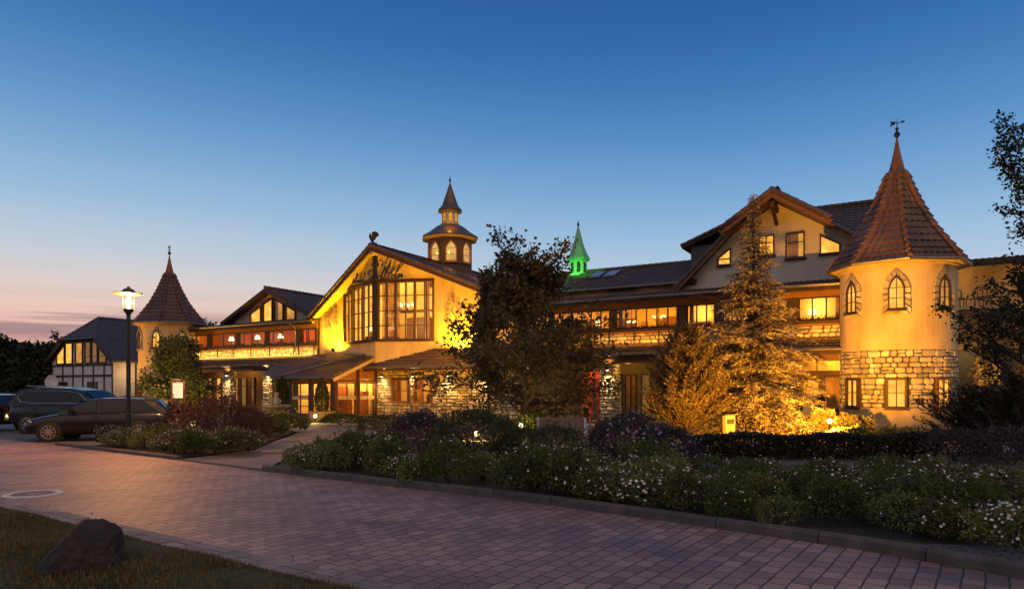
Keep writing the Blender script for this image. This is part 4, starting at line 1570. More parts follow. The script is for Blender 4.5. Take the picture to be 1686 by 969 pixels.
def cupola(s, y, z0, r, hw, label, wm, rm, big):
    # facets: one faces straight at the forecourt
    face = math.atan2(-31.6 - y, 3.24 - s) + rad(3)
    rot = face - PI / 8
    ap = r / math.cos(PI / 8)
    m = MB()
    m.lathe([(ap, z0), (ap, z0 + hw)], 8, (s, y, 0), rot)
    cu_ = m.build('cupola', wm, hotel, label=label)
    rf = MB()
    e = ap * 1.28
    if big:
        rf.lathe([(e, z0 + hw - .02), (e + .02, z0 + hw + .06), (e * .72, z0 + hw + .42), (ap * .62, z0 + hw + .80), (ap * .40, z0 + hw + .98)], 8, (s, y, 0), rot)
        h2 = z0 + hw + .95
        r2 = ap * .38
        rf.lathe([(r2 * 1.45, h2 + .92), (r2 * 1.46, h2 + .98), (r2 * 1.0, h2 + 1.30), (r2 * .62, h2 + 1.9), (.05, h2 + 2.85)], 8, (s, y, 0), rot)
        ro = rf.build('cupola_roof', rm, cu_)
        l = MB()
        l.lathe([(r2, h2), (r2, h2 + .93)], 8, (s, y, 0), rot)
        l.lathe([(r2 * 1.12, h2), (r2 * 1.12, h2 + .10)], 8, (s, y, 0), rot)
        l.build('lantern', M['soffit'], cu_)
        op = MB()
        for k in range(8):
            a, b = octa(s, y, r2 + .012, k, rot), octa(s, y, r2 + .012, k + 1, rot)
            q = [a.lerp(b, .25), a.lerp(b, .75)]
            op.poly([(q[0].x, q[0].y, h2 + .22), (q[1].x, q[1].y, h2 + .22), (q[1].x, q[1].y, h2 + .62), ((q[0].x + q[1].x) / 2, (q[0].y + q[1].y) / 2, h2 + .80), (q[0].x, q[0].y, h2 + .62)])
        op.build('lantern_opening', M['lit_soft'], cu_)
        sf_ = MB()
        sf_.lathe([(ap * .98, z0 + hw - .12), (e * .97, z0 + hw - .07), (e * .985, z0 + hw - .02)], 8, (s, y, 0), rot, cap=False)
        sf_.lathe([(r2 * 1.02, h2 + .82), (r2 * 1.4, h2 + .90)], 8, (s, y, 0), rot, cap=False)
        sf_.build('soffit', M['soffit'], cu_)
        finial(cu_, (s, y, 0), h2 + 2.75, .62, .085)
        for k in range(8):
            a, b = octa(s, y, ap, k, rot), octa(s, y, ap, k + 1, rot)
            nrm_ = ((a + b) / 2 - Vector((s, y, 0))).normalized()
            if nrm_.y > .35:
                continue
            U = (b - a).normalized()
            w_ = .78
            mid = (a + b) / 2 - U * w_ / 2
            window(cu_, (mid.x, mid.y, z0 + hw - 1.75), (U.x, U.y), GOTHIC(w_, 1.45), (w_ / 2,), (.48, .90), fw=.085, bw=.022, dep=.06, frame=M['fascia'], back=M['lit_cupola'], sill=True, label=None)
    else:
        rf.lathe([(e, z0 + hw - .02), (e + .02, z0 + hw + .05), (e * .78, z0 + hw + .35), (e * .45, z0 + hw + .95), (.05, z0 + hw + 2.0)], 8, (s, y, 0), rot)
        rf.build('cupola_roof', rm, cu_)
        op = MB()
        for k in range(8):
            a, b = octa(s, y, ap + .012, k, rot), octa(s, y, ap + .012, k + 1, rot)
            q = [a.lerp(b, .26), a.lerp(b, .74)]
            op.poly([(q[0].x, q[0].y, z0 + hw - .80), (q[1].x, q[1].y, z0 + hw - .80), (q[1].x, q[1].y, z0 + hw - .28), ((q[0].x + q[1].x) / 2, (q[0].y + q[1].y) / 2, z0 + hw - .12), (q[0].x, q[0].y, z0 + hw - .28)])
        op.build('louvre', mat('dark_louvre', (.02, .03, .02), .7), cu_)
        finial(cu_, (s, y, 0), z0 + hw + 1.85, .6, .08)


M['lit_cupola'] = emit('cupola_pane', (1.0, .58, .15), .85, (.7, .3, .06), 1.5)
cw = mat('cupola_boards', (.07, .036, .018), .6, (.055, .028, .015), 3, .2, 20, stretch=(6, 6, .4))
cupola(RSX, 6.2, 8.6, 1.43, 3.18, 'brown octagonal cupola with lit pointed windows and small spire on the ridge', cw, M['tile'], True)
gm = mat('pale_green_paint', (.40, .46, .40), .6, (.34, .4, .34), 2)
GCS, GCY = -13.8, 5.9
cupola(GCS, GCY, 8.2, .52, 1.22, 'small slim turret with a pointed cap bathed in green light', gm, mat('verdigris_copper', (.20, .30, .24), .5), False)
cupola(-29.2, 10.0, 5.0, .5, 4.1, 'green turret mostly hidden behind the gable, only its tip showing', gm, mat('verdigris_copper', (.20, .30, .24), .5), False)

# --- rooster on the gable tip
rb_ = MB()
zb = RZ + .12
yb = -1.55
rb_.box(RSX - .26, RSX + .26, yb - .12, yb + .12, zb - .06, zb + .05)
rb_.tube([(RSX - .02, yb, zb + .02), (RSX, yb, zb + .14), (RSX + .02, yb, zb + .30), (RSX + .12, yb, zb + .46), (RSX + .2, yb, zb + .58)], [.17, .12, .15, .13, .07], 10)
rb_.tube([(RSX - .02, yb, zb + .26), (RSX - .14, yb, zb + .38), (RSX - .2, yb, zb + .52), (RSX - .26, yb, zb + .53)], [.12, .09, .08, .02], 10)
for k in range(5):
    a = rad(25 + k * 22)
    p = Vector((RSX + .13, yb, zb + .38))
    q = p + Vector((math.cos(a) * .34, 0, math.sin(a) * .34))
    rb_.tube([p, p.lerp(q, .6), q], [.06, .085, .05], 8)
rb_.prism([(RSX - .24, yb - .02, zb + .56), (RSX - .20, yb - .02, zb + .66), (RSX - .16, yb - .02, zb + .60), (RSX - .12, yb - .02, zb + .64), (RSX - .12, yb - .02, zb + .5)], (0, .04, 0))
rb_.build('rooster_ornament', M['black_wood'], hotel, label='dark rooster figure on the gable tip')

# --- script lettering standing in front of the bay
GL = {
    'S': (1.15, [[(1.05, 2.15), (.85, 2.55), (.45, 2.6), (.2, 2.2), (.4, 1.6), (.75, 1.1), (.75, .45), (.4, 0), (-.1, -.05), (-.35, .25), (-.1, .45)]]),
    'e': (.72, [[(.0, .25), (.35, .5), (.55, .8), (.40, 1.02), (.16, .8), (.12, .3), (.32, .02), (.6, .1), (.8, .3)]]),
    's': (.62, [[(.0, .2), (.3, .75), (.38, 1.05), (.48, .6), (.42, .12), (.15, .02), (.1, .2), (.45, .08), (.7, .28)]]),
    'c': (.66, [[(.52, .78), (.40, 1.0), (.16, .8), (.1, .35), (.28, .02), (.52, .1), (.72, .3)]]),
    'h': (.92, [[(.0, .2), (.5, 1.4), (.85, 2.5), (.72, 3.0), (.48, 2.5), (.22, 1.2), (.08, 0)], [(.10, .2), (.3, .8), (.52, .95), (.56, .6), (.52, .1), (.68, .02), (.95, .3)]]),
    'H': (.92, [[(.0, .2), (.5, 1.4), (1.2, 2.7), (1.75, 3.1), (1.78, 3.6), (1.3, 3.75), (.75, 3.0), (.3, 1.5), (.08, 0)], [(.10, .2), (.3, .8), (.52, .95), (.56, .6), (.52, .1), (.68, .02), (.95, .3)]]),
    'l': (.62, [[(.0, .2), (.45, 1.3), (.9, 2.7), (1.05, 3.5), (.75, 3.7), (.42, 2.7), (.18, 1.0), (.2, .1), (.4, .02), (.66, .3)]]),
    'o': (.74, [[(.45, 1.0), (.15, .8), (.1, .3), (.35, .0), (.6, .3), (.62, .75), (.42, 1.0), (.55, .85), (.8, .85)]]),
    'n': (.86, [[(.02, .9), (.12, .7), (.08, .0)], [(.10, .3), (.3, .85), (.5, .95), (.54, .6), (.5, .1), (.66, .02), (.9, .3)]]),
    'B': (.95, [[(-.05, -.75), (.15, .4), (.35, 1.9), (.62, 2.55), (.9, 2.4), (.82, 1.8), (.5, 1.4), (.8, 1.2), (.9, .6), (.65, .05), (.3, .1)]]),
    't': (.5, [[(.3, 1.9), (.15, .6), (.2, .05), (.35, .02), (.55, .3)], [(-.05, 1.35), (.5, 1.45)]]),
    'W': (1.4, [[(.0, 2.1), (.2, 2.3), (.25, 1.0), (.4, 0), (.75, 1.6), (.85, .0), (1.3, 2.0), (1.55, 2.3)]]),
}


def script(mb, text, s_from, s_to, z, yh, y, r, slant=.18, rise=0.0):
    tot = sum(GL['o' if ch == 'O' else ch][0] for ch in text)
    k = (s_to - s_from) / tot
    x = 0
    for ch in text:
        adv, strokes = GL['o' if ch == 'O' else ch]
        for stv in strokes:
            pts = [Vector((s_from + (x + px * 1.0 + py * slant) * k, y, z + py * yh + rise * (x * k))) for px, py in stv]
            mb.tube(catmull(pts, 5), r, 6)
        if ch == 'O':
            for dx in (.3, .58):
                q = Vector((s_from + (x + dx + 1.45 * slant) * k, y, z + 1.42 * yh))
                mb.tube([q - Vector((0, 0, .045)), q + Vector((0, 0, .045))], [.045, .045], 8)
        x += adv


YT = -1.50
lt = MB()
sA, sB = S(600, 1.5), S(668.5, 1.5)
zB_ = zat(460.5, depth((sA + sB) / 2, 1.5))
script(lt, 'SeeschlOBcHen', sA + .10, sB - .25, zB_ + .02, .245, YT, .034, .34)
script(lt, 'Wellnesshotel', S(580, 1.5), S(598.5, 1.5), zB_ + .0, .15, YT, .017, .3)
lt.build('wall_lettering', M['black_wood'], hotel, label='dark metal script lettering across the top of the gable')
sr_ = MB()
for px, rr_ in ((612, .09), (617.3, .14), (619.5 + 3.0, .17), (629, .13)):
    c0 = Vector((S(px, 1.5), YT, zat(435.2, depth(S(px, 1.5), 1.5))))
    o = []
    for k in range(8):
        q = rr_ if k % 2 == 0 else rr_ * .28
        o.append(c0 + Vector((math.cos(k * PI / 4) * q, 0, math.sin(k * PI / 4) * q)))
    sr_.prism(o, (0, .04, 0))
sr_.build('star_row', M['black_wood'], hotel)
br_ = MB()
for px in (604, 617, 640, 662):
    s_ = S(px, 1.5)
    back_d = BD * max(0.02, 1 - abs(s_ - BA) / 3.4)
    br_.tube([(s_, YT, zB_ + .12), (s_, -back_d + .02, zB_ + .12)], .012, 5)
br_.build('letter_bracket', M['iron'], hotel)


# --- wrought scroll ornaments beside the bay
def scroll(s, zc, flip):
    m = MB()
    def spiral(x, z, r, turns, a0, sgn):
        return [Vector((s + flip * (x + r * (1 - i / 18 * .85) * math.cos(a0 + sgn * turns * 2 * PI * i / 18)), -.05, z + r * (1 - i / 18 * .85) * math.sin(a0 + sgn * turns * 2 * PI * i / 18))) for i in range(19)]
    m.tube(catmull([Vector((s + flip * x, -.05, zc + z)) for x, z in ((-.1, -1.1), (.1, -.7), (-.2, -.2), (.12, .3), (-.05, .75), (.2, 1.15))], 6), .018, 5)
    for x, z, r, a0, sg in ((-.3, -.6, .24, 0, 1), (.38, -.35, .26, PI, -1), (-.42, .0, .2, 0, 1), (.4, .25, .24, PI, -1), (-.28, .5, .22, 0, 1), (.3, .8, .2, PI, -1), (.05, 1.15, .16, 0, 1)):
        m.tube(spiral(x, zc + z, r, 1.3, a0, sg), .013, 5)
    m.build('scroll_ornament', M['iron'], hotel)


scroll(S(546, 0), Z(546, 524, 0), 1)
scroll(S(748, 0), Z(748, 520, 0), -1)

# --- rainwater pipes
def downpipe(pts, r=.05):
    m = MB()
    m.tube(pts, r, 8)
    m.build('downpipe', M['zinc'], hotel)


downpipe([hp(S(674.5, .6), 1.55, 2.86), hp(S(674.5, .6), 1.2, 2.75), hp(S(674.5, .6), .62, 2.55), hp(S(674.5, .6), .52, 2.4), hp(S(674.5, .6), .52, .0)])
sx = S(1391, .6)
downpipe([hp(sx, .72, 5.98), hp(sx + .12, .5, 5.8), hp(sx + .12, .42, 5.5), hp(sx + .12, .42, 3.75)])
downpipe([hp(S(1386, 1.3), 1.4, 3.25), hp(S(1386, 1.3), 1.2, 3.05), hp(S(1394, .7), .62, 2.75), hp(S(1396, .6), .6, 2.5), hp(S(1396, .6), .6, .1)], .06)
downpipe([hp(S(476, .7), .72, 5.96), hp(S(486, .4), .4, 5.6), hp(S(486, .3), .3, 5.3), hp(S(486, .3), .28, 3.9)])
downpipe([hp(S(455, 1.9), 1.9, 3.0), hp(S(458, 2.2), 2.2, 2.7), hp(S(474, 3.3), 3.3, 2.3), hp(S(474, 3.3), 3.3, .0)])
# railing standards on the left parapet, window boxes along both galleries
for px in (331, 358, 384, 413, 444, 484, 492, 517):
    s_ = S(px, .1)
    MB().box(s_ - .02, s_ + .02, -.14, -.10, PZ0 - .05, PZ1 + .24).build('rail_post', M['iron'], hotel)
for px in (930, 968, 1003, 1044, 1085):
    s_ = S(px, .1)
    MB().box(s_ - .02, s_ + .02, -.14, -.10, PZ0 - .05, PZ1 + .24).build('rail_post', M['iron'], hotel)
MB().box(L0, L1, -.145, -.12, PZ1 + .20, PZ1 + .23).build('rail', M['iron'], hotel)

# ------------------------------------------------------------------ window boxes with low plants
m_boxleaf = leaf_mat('box_plant_leaf', (.10, .07, .03), (.03, .025, .012))


def window_box(s0, s1, seed, label, group):
    t = thing('window_box', label, 'planter', HW((s0 + s1) / 2, .16, PZ1 + .075), -TH, group)
    h = (s1 - s0) / 2
    MB().prism([(-h, -.09, 0), (h, -.09, 0), (h, .075, 0), (-h, .075, 0)], (0, 0, .13)).build('trough', M['timber'], t)
    rng = np.random.default_rng(seed)
    n = int(260 * h)
    C = np.stack([rng.uniform(-h, h, n), rng.uniform(-.09, .08, n), .12 + rng.uniform(0, .05, n) + .10 * rng.random(n) * (np.sin(rng.uniform(0, 1) + np.linspace(0, 9, n)) * .5 + .6)], 1)
    V, F = leaves(C, rng.normal(size=(n, 3)) + [0, 0, .5], rng.uniform(.06, .12, n), rng)
    link('foliage', fast_mesh('box_foliage', V, F, m_boxleaf), t)


for i, (a, b, n) in enumerate(lg):
    window_box(a, b, 40 + i, 'flower trough along the red lit upper gallery above the left stone parapet', 'window boxes of the left gallery')
for i, (a, b, n) in enumerate(rgp):
    window_box(a, b, 60 + i, 'flower trough under the yellow lit upper gallery windows right of the maple', 'window boxes of the right gallery')

# ------------------------------------------------------------------ lamps of the hotel and its rooms
AMB = (1.0, .58, .10)
YEL = (1.0, .53, .005)
ORG = (1.0, .40, .025)


def floodlight(s, d, z, aim, power, col, label, cone=110, size=.08):
    t = thing('floodlight', label, 'floodlight', HW(s, d, z), -TH, 'floodlights on the hotel')
    b = MB()
    b.prism([(-.10, -.05, .08), (.10, -.05, .08), (.10, .07, .02), (-.10, .07, .02)], (0, .02, .14))
    b.build('housing', M['iron'], t)
    MB().box(-.03, .03, -.03, .03, -.02, .08).build('bracket', M['iron'], t)
    MB().poly([(-.08, .075, .055), (.08, .075, .055), (.08, .095, .155), (-.08, .095, .155)]).build('lens', M['bulb'], t)
    lamp('flood_lamp', 'SPOT', (0, .14, .16), power, col, t, size, aim, cone, .7)
    return t


# the two uplights at the foot of the gable wall
floodlight(S(548, .6), .6, 3.98, (-.1, .9, 2.2), 2200, YEL, 'small uplight on the porch roof glaring at the gable wall left of the bay', 168)
floodlight(S(750, .6), .6, 3.76, (-.1, .9, 2.2), 2200, YEL, 'small uplight on the lean-to roof glaring at the gable wall behind the maple', 168)
# downlights on the rubble walls and columns
def wall_lamp(s, d, z, power, col=(1.0, .66, .24), cone=120):
    m = MB()
    p = hp(s, d, z)
    m.box(s - .05, s + .05, -d - .03, -d + .12, z, z + .16)
    o = m.build('wall_lamp', M['iron'], hotel)
    MB().box(s - .035, s + .035, -d - .018, -d + .10, z - .012, z - .002).build('bulb', M['bulb'], o)
    lamp('wall_lamp_light', 'SPOT', (p.x, p.y - .06, z - .05), power, col, hotel, .05, (p.x, p.y + .10, z - 2), cone, .8)
    lamp('wall_lamp_light', 'SPOT', (p.x, p.y - .06, z + .20), power * .35, col, hotel, .05, (p.x, p.y + .10, z + 2), cone, .8)


for px in (627, 678.5, 735, 790):
    wall_lamp(S(px, .55), .52, 2.38, 210)
wall_lamp(S(1000, 1.2), 1.28, 2.55, 170)
wall_lamp(S(372, 1.7), 1.7, 2.55, 230)
wall_lamp(S(438, 1.7), 1.7, 2.75, 230)
wall_lamp(S(1306, 1.25), 1.2, 2.1, 60)
# strip of light along the left parapet
stp = MB()
stp.box(L0 + .2, L1 - .2, -.42, -.38, 3.80, 3.83)
stp.build('light_strip', emit('strip_glow', (1.0, .62, .16), 2.0), hotel)
for k in range(3):
    l_ = lamp('strip_light', 'AREA', ((L0 + (L1 - L0) * (k + .5) / 3), -.55, 3.90), 95, AMB, hotel, aim=None)
    l_.data.shape = 'RECTANGLE'
    l_.data.size = (L1 - L0) / 3
    l_.data.size_y = .06
    l_.rotation_euler = (rad(100), 0, 0)
# softer strips along the right parapet
for pa, pb, pw in ((880, 1010, 34), (1010, 1125, 40), (1310, 1388, 16)):
    a, b = S(pa, .5), S(pb, .5)
    l_ = lamp('strip_light', 'AREA', ((a + b) / 2, -.55, 3.88), pw, ORG, hotel)
    l_.data.shape = 'RECTANGLE'
    l_.data.size = b - a
    l_.data.size_y = .06
    l_.rotation_euler = (rad(100), 0, 0)
# amber floodlights in the beds that catch the gable and the far tower
def bed_flood(x, y, aim, power, label, cone=90):
    t = thing('floodlight', label, 'floodlight', (x, y, .05), math.atan2(aim[1] - y, aim[0] - x) - PI / 2, 'floodlights on the hotel')
    b = MB()
    b.prism([(-.12, -.06, .10), (.12, -.06, .10), (.12, .08, .05), (-.12, .08, .05)], (0, .02, .18))
    b.build('housing', M['iron'], t)
    MB().box(-.14, .14, -.04, .04, 0, .10).build('bracket', M['iron'], t)
    MB().poly([(-.1, .09, .09), (.1, .09, .09), (.1, .11, .21), (-.1, .11, .21)]).build('lens', M['bulb'], t)
    d = (Vector(aim) - Vector((x, y, .3))).normalized()
    lamp('flood_lamp', 'SPOT', (x + d.x * .25, y + d.y * .25, .32), power, (1.0, .41, .015), None, .08, aim, cone, .9)


bed_flood(at(735, 26.5), 26.5, (-7.0, 39, 7.4), 11000, 'ground floodlight hidden behind the dark green shrubs, aimed at the gable', 80)
bed_flood(at(1168, 20.2), 20.2, (6.6, 24, 2.2), 1500, 'ground floodlight behind the left end of the hedge, aimed at the mountain pine', 120)
bed_flood(*HW(-48.5, 7.5, 0)[:2], HW(-43.8, 1.5, 6.2), 3600, 'ground floodlight in front of the far left tower', 80)
# room lights
for s_, z_, p_ in ((L0 + 2.2, 5.3, 55), (L0 + 5.6, 5.3, 60), (L1 - 4.5, 5.3, 80), (L1 - 1.5, 5.3, 90)):
    lamp('room_light', 'POINT', (s_, 1.7, z_), p_ * 1.3, (1.0, .50, .12), hotel, .2)
for px in (905, 960, 1045, 1100, 1155, 1230, 1345):
    lamp('room_light', 'POINT', (S(px, -1.8), 1.8, 5.35), (60, 90, 70, 95, 55, 80, 75)[int(px) % 7], (1.0, .48, .06), hotel, .2)
for s_, y_, z_, p_ in ((-22.6, 2.6, 7.2, 520), (-19.2, 3.0, 7.6, 700), (-18.4, 3.0, 5.4, 420), (-20.8, 2.2, 5.0, 260), (-25.6, 3.2, 6.2, 260)):
    lamp('room_light', 'POINT', (s_, y_, z_), p_, (1.0, .62, .20), hotel, .15)
for s_ in (-22.2, -19.6):
    lamp('room_light', 'POINT', (s_, 1.3, 2.2), 130, (1.0, .62, .22), hotel, .1)
for s_, y_ in ((-26.3, -2.2), (-25.0, -1.3)):
    lamp('porch_light', 'POINT', (s_, y_, 2.25), 170, (1.0, .62, .22), hotel, .1)
lamp('porch_light', 'POINT', (-29.3, -1.6, 2.3), 30, (1.0, .58, .18), hotel, .1)
# inside the eaves of the ground floor
for px in (350, 395):
    lamp('eave_light', 'POINT', hp(S(px, .6), .5, 2.9), 55, (1.0, .55, .15), hotel, .08)
lamp('eave_light', 'POINT', hp(S(1370, .9), .9, 2.95), 30, ORG, hotel, .08)
lamp('eave_light', 'POINT', hp(S(1035, .8), .9, 2.7), 30, AMB, hotel, .08)
lamp('eave_light', 'POINT', hp(S(970, .8), .9, 2.7), 34, (1.0, .42, .12), hotel, .08)
# cupola: lights under its eaves
fa = math.atan2(-31.6 - 6.2, 3.24 - RSX)
for da in (-.9, 0, .9):
    lamp('eave_light', 'POINT', (RSX + 2.15 * math.cos(fa + da), 6.2 + 2.15 * math.sin(fa + da), 10.75), 24, ORG, hotel, .08)
lamp('eave_light', 'POINT', (RSX + 1.5 * math.cos(fa), 6.2 + 1.5 * math.sin(fa), 12.5), 16, ORG, hotel, .06)
# green lamps at the turrets
lamp('green_lamp', 'SPOT', (GCS + 1.2, GCY - 2.2, 8.35), 260, (.04, 1.0, .07), hotel, .08, (GCS, GCY, 9.7), 95, .6)
lamp('green_lamp', 'POINT', (GCS - .6, GCY - 1.0, 8.75), 22, (.04, 1.0, .08), hotel, .08)
lamp('green_lamp', 'SPOT', (-27.6, 7.6, 9.3), 200, (.04, 1.0, .10), hotel, .08, (-29.2, 10.0, 10.6), 90, .6)

# the strong orange floodlight on the forecourt that lights the spruce and the corner tower
FX, FY = at(1372, 19.9), 19.9
fl = thing('floodlight', 'black ground floodlight behind the low hedge throwing orange light on the tower', 'floodlight', (FX, FY, .05), -rad(36), 'floodlights on the hotel')
b = MB()
b.prism([(-.17, -.07, .12), (.17, -.07, .12), (.17, .10, .06), (-.17, .10, .06)], (0, .03, .22))
b.build('housing', M['iron'], fl)
MB().box(-.2, .2, -.05, .05, 0, .12).build('bracket', M['iron'], fl)
MB().poly([(-.14, .115, .12), (.14, .115, .12), (.14, .135, .26), (-.14, .135, .26)]).build('lens', M['bulb'], fl)
tw = HW(3.0, .8, 5.2)
lamp('flood_lamp', 'SPOT', (FX + .1, FY + .25, .45), 7400, ORG, None, .08, (11.8, 28.5, 7.8), 168, .8)


# ------------------------------------------------------------------ lamps standing in the rooms
def table_lamp(s, d, z, label, scale=1.0, shade='bulb_soft', group='table lamps in the hotel windows'):
    t = thing('table_lamp', label, 'table lamp', HW(s, d, z), 0, group)
    t.scale = (scale,) * 3
    MB().lathe([(.09, 0), (.09, .02), (.025, .05), (.05, .14), (.03, .24), (.012, .30)], 12).build('base', M['furniture'], t)
    MB().lathe([(.17, .27), (.10, .50)], 16, cap=False).build('lamp_shade', M[shade], t)
    return t


def side_table(s, d, z0, z1):
    m = MB()
    m.box(-.3, .3, -.3, .3, z1 - z0 - .04, z1 - z0)
    for a in (-.26, .26):
        for b in (-.26, .26):
            m.box(a - .02, a + .02, b - .02, b + .02, 0, z1 - z0 - .04)
    m.build('side_table', M['furniture'], label='small dark wooden table carrying a lit lamp inside the gallery', category='table', group='lamp tables inside the galleries').location = HW(s, d, z0)


for px, w_ in ((381, 'first of three glowing table lamps in the red lit left gallery, by the pale panel'), (424, 'middle one of the three glowing table lamps in the red lit left gallery'), (462, 'table lamp in the red lit gallery, the one nearest the yellow gable')):
    s_ = S(px, -.9)
    side_table(s_, -.9, PZ1 + .02, 4.85)
    table_lamp(s_, -.9, 4.85, w_, 1.15, 'bulb_white')
for px, w_ in ((899, 'lit table lamp in the gallery window just right of the dark maple'), (985, 'lit table lamp in the gallery window above the stone column'), (1338, 'lit table lamp in the gallery window between spruce and tower')):
    s_ = S(px, -.8)
    side_table(s_, -.8, PZ1 + .02, 4.62)
    table_lamp(s_, -.8, 4.62, w_, 1.1, 'bulb_soft')
table_lamp(S(645.5, -.8), -.8, 4.86, 'lit table lamp behind the lowest panes of the tall bay window, beside the curtain', 1.5)
MB().box(-.35, .35, -.3, .3, 0, .42).build('side_table', M['furniture'], label='low dark chest under the lamp inside the tall bay window', category='table').location = HW(S(645.5, -.8), -.8, 4.44)
table_lamp(S(611, -.2), -.2, 4.86, 'lit table lamp behind the lowest panes left of the bay corner post', 1.3)
MB().box(-.3, .3, -.25, .25, 0, .42).build('side_table', M['furniture'], label='low dark chest under the lamp left of the bay corner post', category='table').location = HW(S(611, -.2), -.2, 4.44)


def chandelier(s, d, z, ztop, label, k=1.0, arms=6):
    t = thing('chandelier', label, 'chandelier', HW(s, d, z), 0, 'chandeliers in the hotel windows')
    m = MB()
    m.tube([(0, 0, -.15 * k), (0, 0, ztop - z)], .015, 6)
    m.lathe([(.02, -.16 * k), (.06 * k, -.1 * k), (.03, 0)], 10)
    for i in range(arms):
        a = 2 * PI * i / arms
        m.tube(catmull([Vector((math.cos(a) * r * k, math.sin(a) * r * k, h * k)) for r, h in ((.02, -.1), (.2, -.14), (.34, -.05), (.36, .06))], 3), .011, 5)
    m.build('arm_frame', M['iron'], t)
    for i in range(arms):
        a = 2 * PI * i / arms
        MB().lathe([(.055 * k, .06 * k), (.04 * k, .2 * k)], 8, (math.cos(a) * .36 * k, math.sin(a) * .36 * k, 0)).build('candle_bulb', M['bulb_soft'], t)
    return t


chandelier(S(670, -2.0), -2.0, 6.75, 8.6, 'large lit candle chandelier hanging behind the tall bay window', 1.5, 8)
chandelier(S(645, -3.2), -3.2, 6.35, 8.6, 'smaller lit chandelier deep in the bay room beside the curtain', 1.0)
chandelier(S(1085, -1.2), -1.2, 5.15, 5.8, 'lit chandelier in the gallery window right of the middle, with red door behind', .8)
chandelier(S(1040, -1.4), -1.4, 4.98, 5.8, 'low hanging lit chandelier in the gallery window above the dark doorway', .7)
gd = MB()
for px in (1032, 1108, 948, 974):
    s_ = S(px, -3.3)
    gd.box(s_ - .55, s_ + .55, 3.30, 3.38, PZ1 + .02, 5.45)
gd.build('inner_door', mat('red_brown_doors', (.22, .075, .03), .5), hotel)
gd = MB()
gd.box(S(415, -3.3), S(438, -3.3), 3.28, 3.38, PZ1, 5.5)
gd.box(S(347, -3.3), S(386, -3.3), 3.28, 3.38, PZ1, 5.15)
gd.build('wall_panel', M['room_brown'], hotel)


# ------------------------------------------------------------------ timber annex behind the corner tower
ax = thing('annex_building', 'boarded annex with a lit roof terrace, partly hidden behind the corner tower', 'annex', HW(4.2, -3.6, 0), -TH)
boards = mat('annex_boards', (.22, .13, .06), .7, (.15, .08, .035), 2.5, .3, 20, stretch=(.3, 1, 6))
m = MB()
for k in range(9):
    m.box(0, 6.5, -.03 - .012 * (k % 2), .2, 3.35 + k * .19, 3.35 + k * .19 + .18)
m.build('board_cladding', boards, ax)
MB().box(0, 6.5, .0, 7, 0, 3.33).build('wall', mat('annex_dark_wall', (.10, .085, .055), .85), ax)
MB().box(-.1, 6.6, -.12, 3.2, 5.07, 5.17).build('terrace_deck', M['soffit'], ax)
MB().box(0, 6.5, 3.2, 3.4, 5.17, 7.52).build('terrace_wall', M['plaster'], ax)
m = MB()
tile_roof(m, [(-.3, 1.6, 7.25), (6.8, 1.6, 7.25), (6.8, 6.4, 8.2), (-.3, 6.4, 8.2)], ((-.3, 1.6, 7.25), (6.8, 1.6, 7.25)))
m.build('roof', M['tile'], ax)
m = MB()
for k in range(22):
    m.box(.15 + k * .3, .19 + k * .3, -.06, -.02, 5.17, 5.5)
m.box(.1, 6.5, -.07, -.01, 5.5, 5.54)
m.build('railing', M['wood'], ax)
window(ax, (1.7, .0, .7), (1, 0), rect(0, .95, 0, 2.1), (.48,), (.7, 1.4), fw=.09, dep=.1, frame=M['fascia'], back=M['lit_soft'])
window(ax, (3.4, .0, .7), (1, 0), rect(0, .95, 0, 2.1), (.48,), (.7, 1.4), fw=.09, dep=.1, frame=M['fascia'], back=M['lit_dim'])
lamp('terrace_light', 'POINT', (1.2, 2.2, 6.9), 26, (1.0, .52, .16), ax, .1)
lamp('terrace_light', 'POINT', (3.8, 2.2, 6.9), 16, (1.0, .52, .16), ax, .1)
lamp('wall_light', 'POINT', (1.2, -.8, 3.2), 30, (1.0, .62, .2), ax, .08)
for k, (x, lbl) in enumerate(((1.05, 'dark round backed chair on the roof terrace right of the tower'), (2.0, 'dark round backed terrace chair farther from the tower, beside the first'))):
    ch = thing('terrace_chair', lbl, 'chair', HW(4.2 + x, -3.6 - .55, 5.17), -TH + .3, 'chairs on the roof terrace')
    MB().box(-.24, .24, -.22, .24, .42, .47).build('seat', M['furniture'], ch)
    bk_ = MB()
    bk_.tube(catmull([Vector((-.25, .22, .45)), Vector((-.26, .25, .8)), Vector((0, .27, .93)), Vector((.26, .25, .8)), Vector((.25, .22, .45))], 5), .025, 6)
    bk_.tube([(-.1, .24, .45), (-.1, .265, .9)], .014, 6)
    bk_.tube([(.1, .24, .45), (.1, .265, .9)], .014, 6)
    bk_.build('backrest', M['furniture'], ch)
    for sx_ in (-.21, .21):
        for sy_ in (-.19, .21):
            MB().tube([(sx_, sy_, 0), (sx_, sy_, .42)], .02, 6).build('leg', M['furniture'], ch)

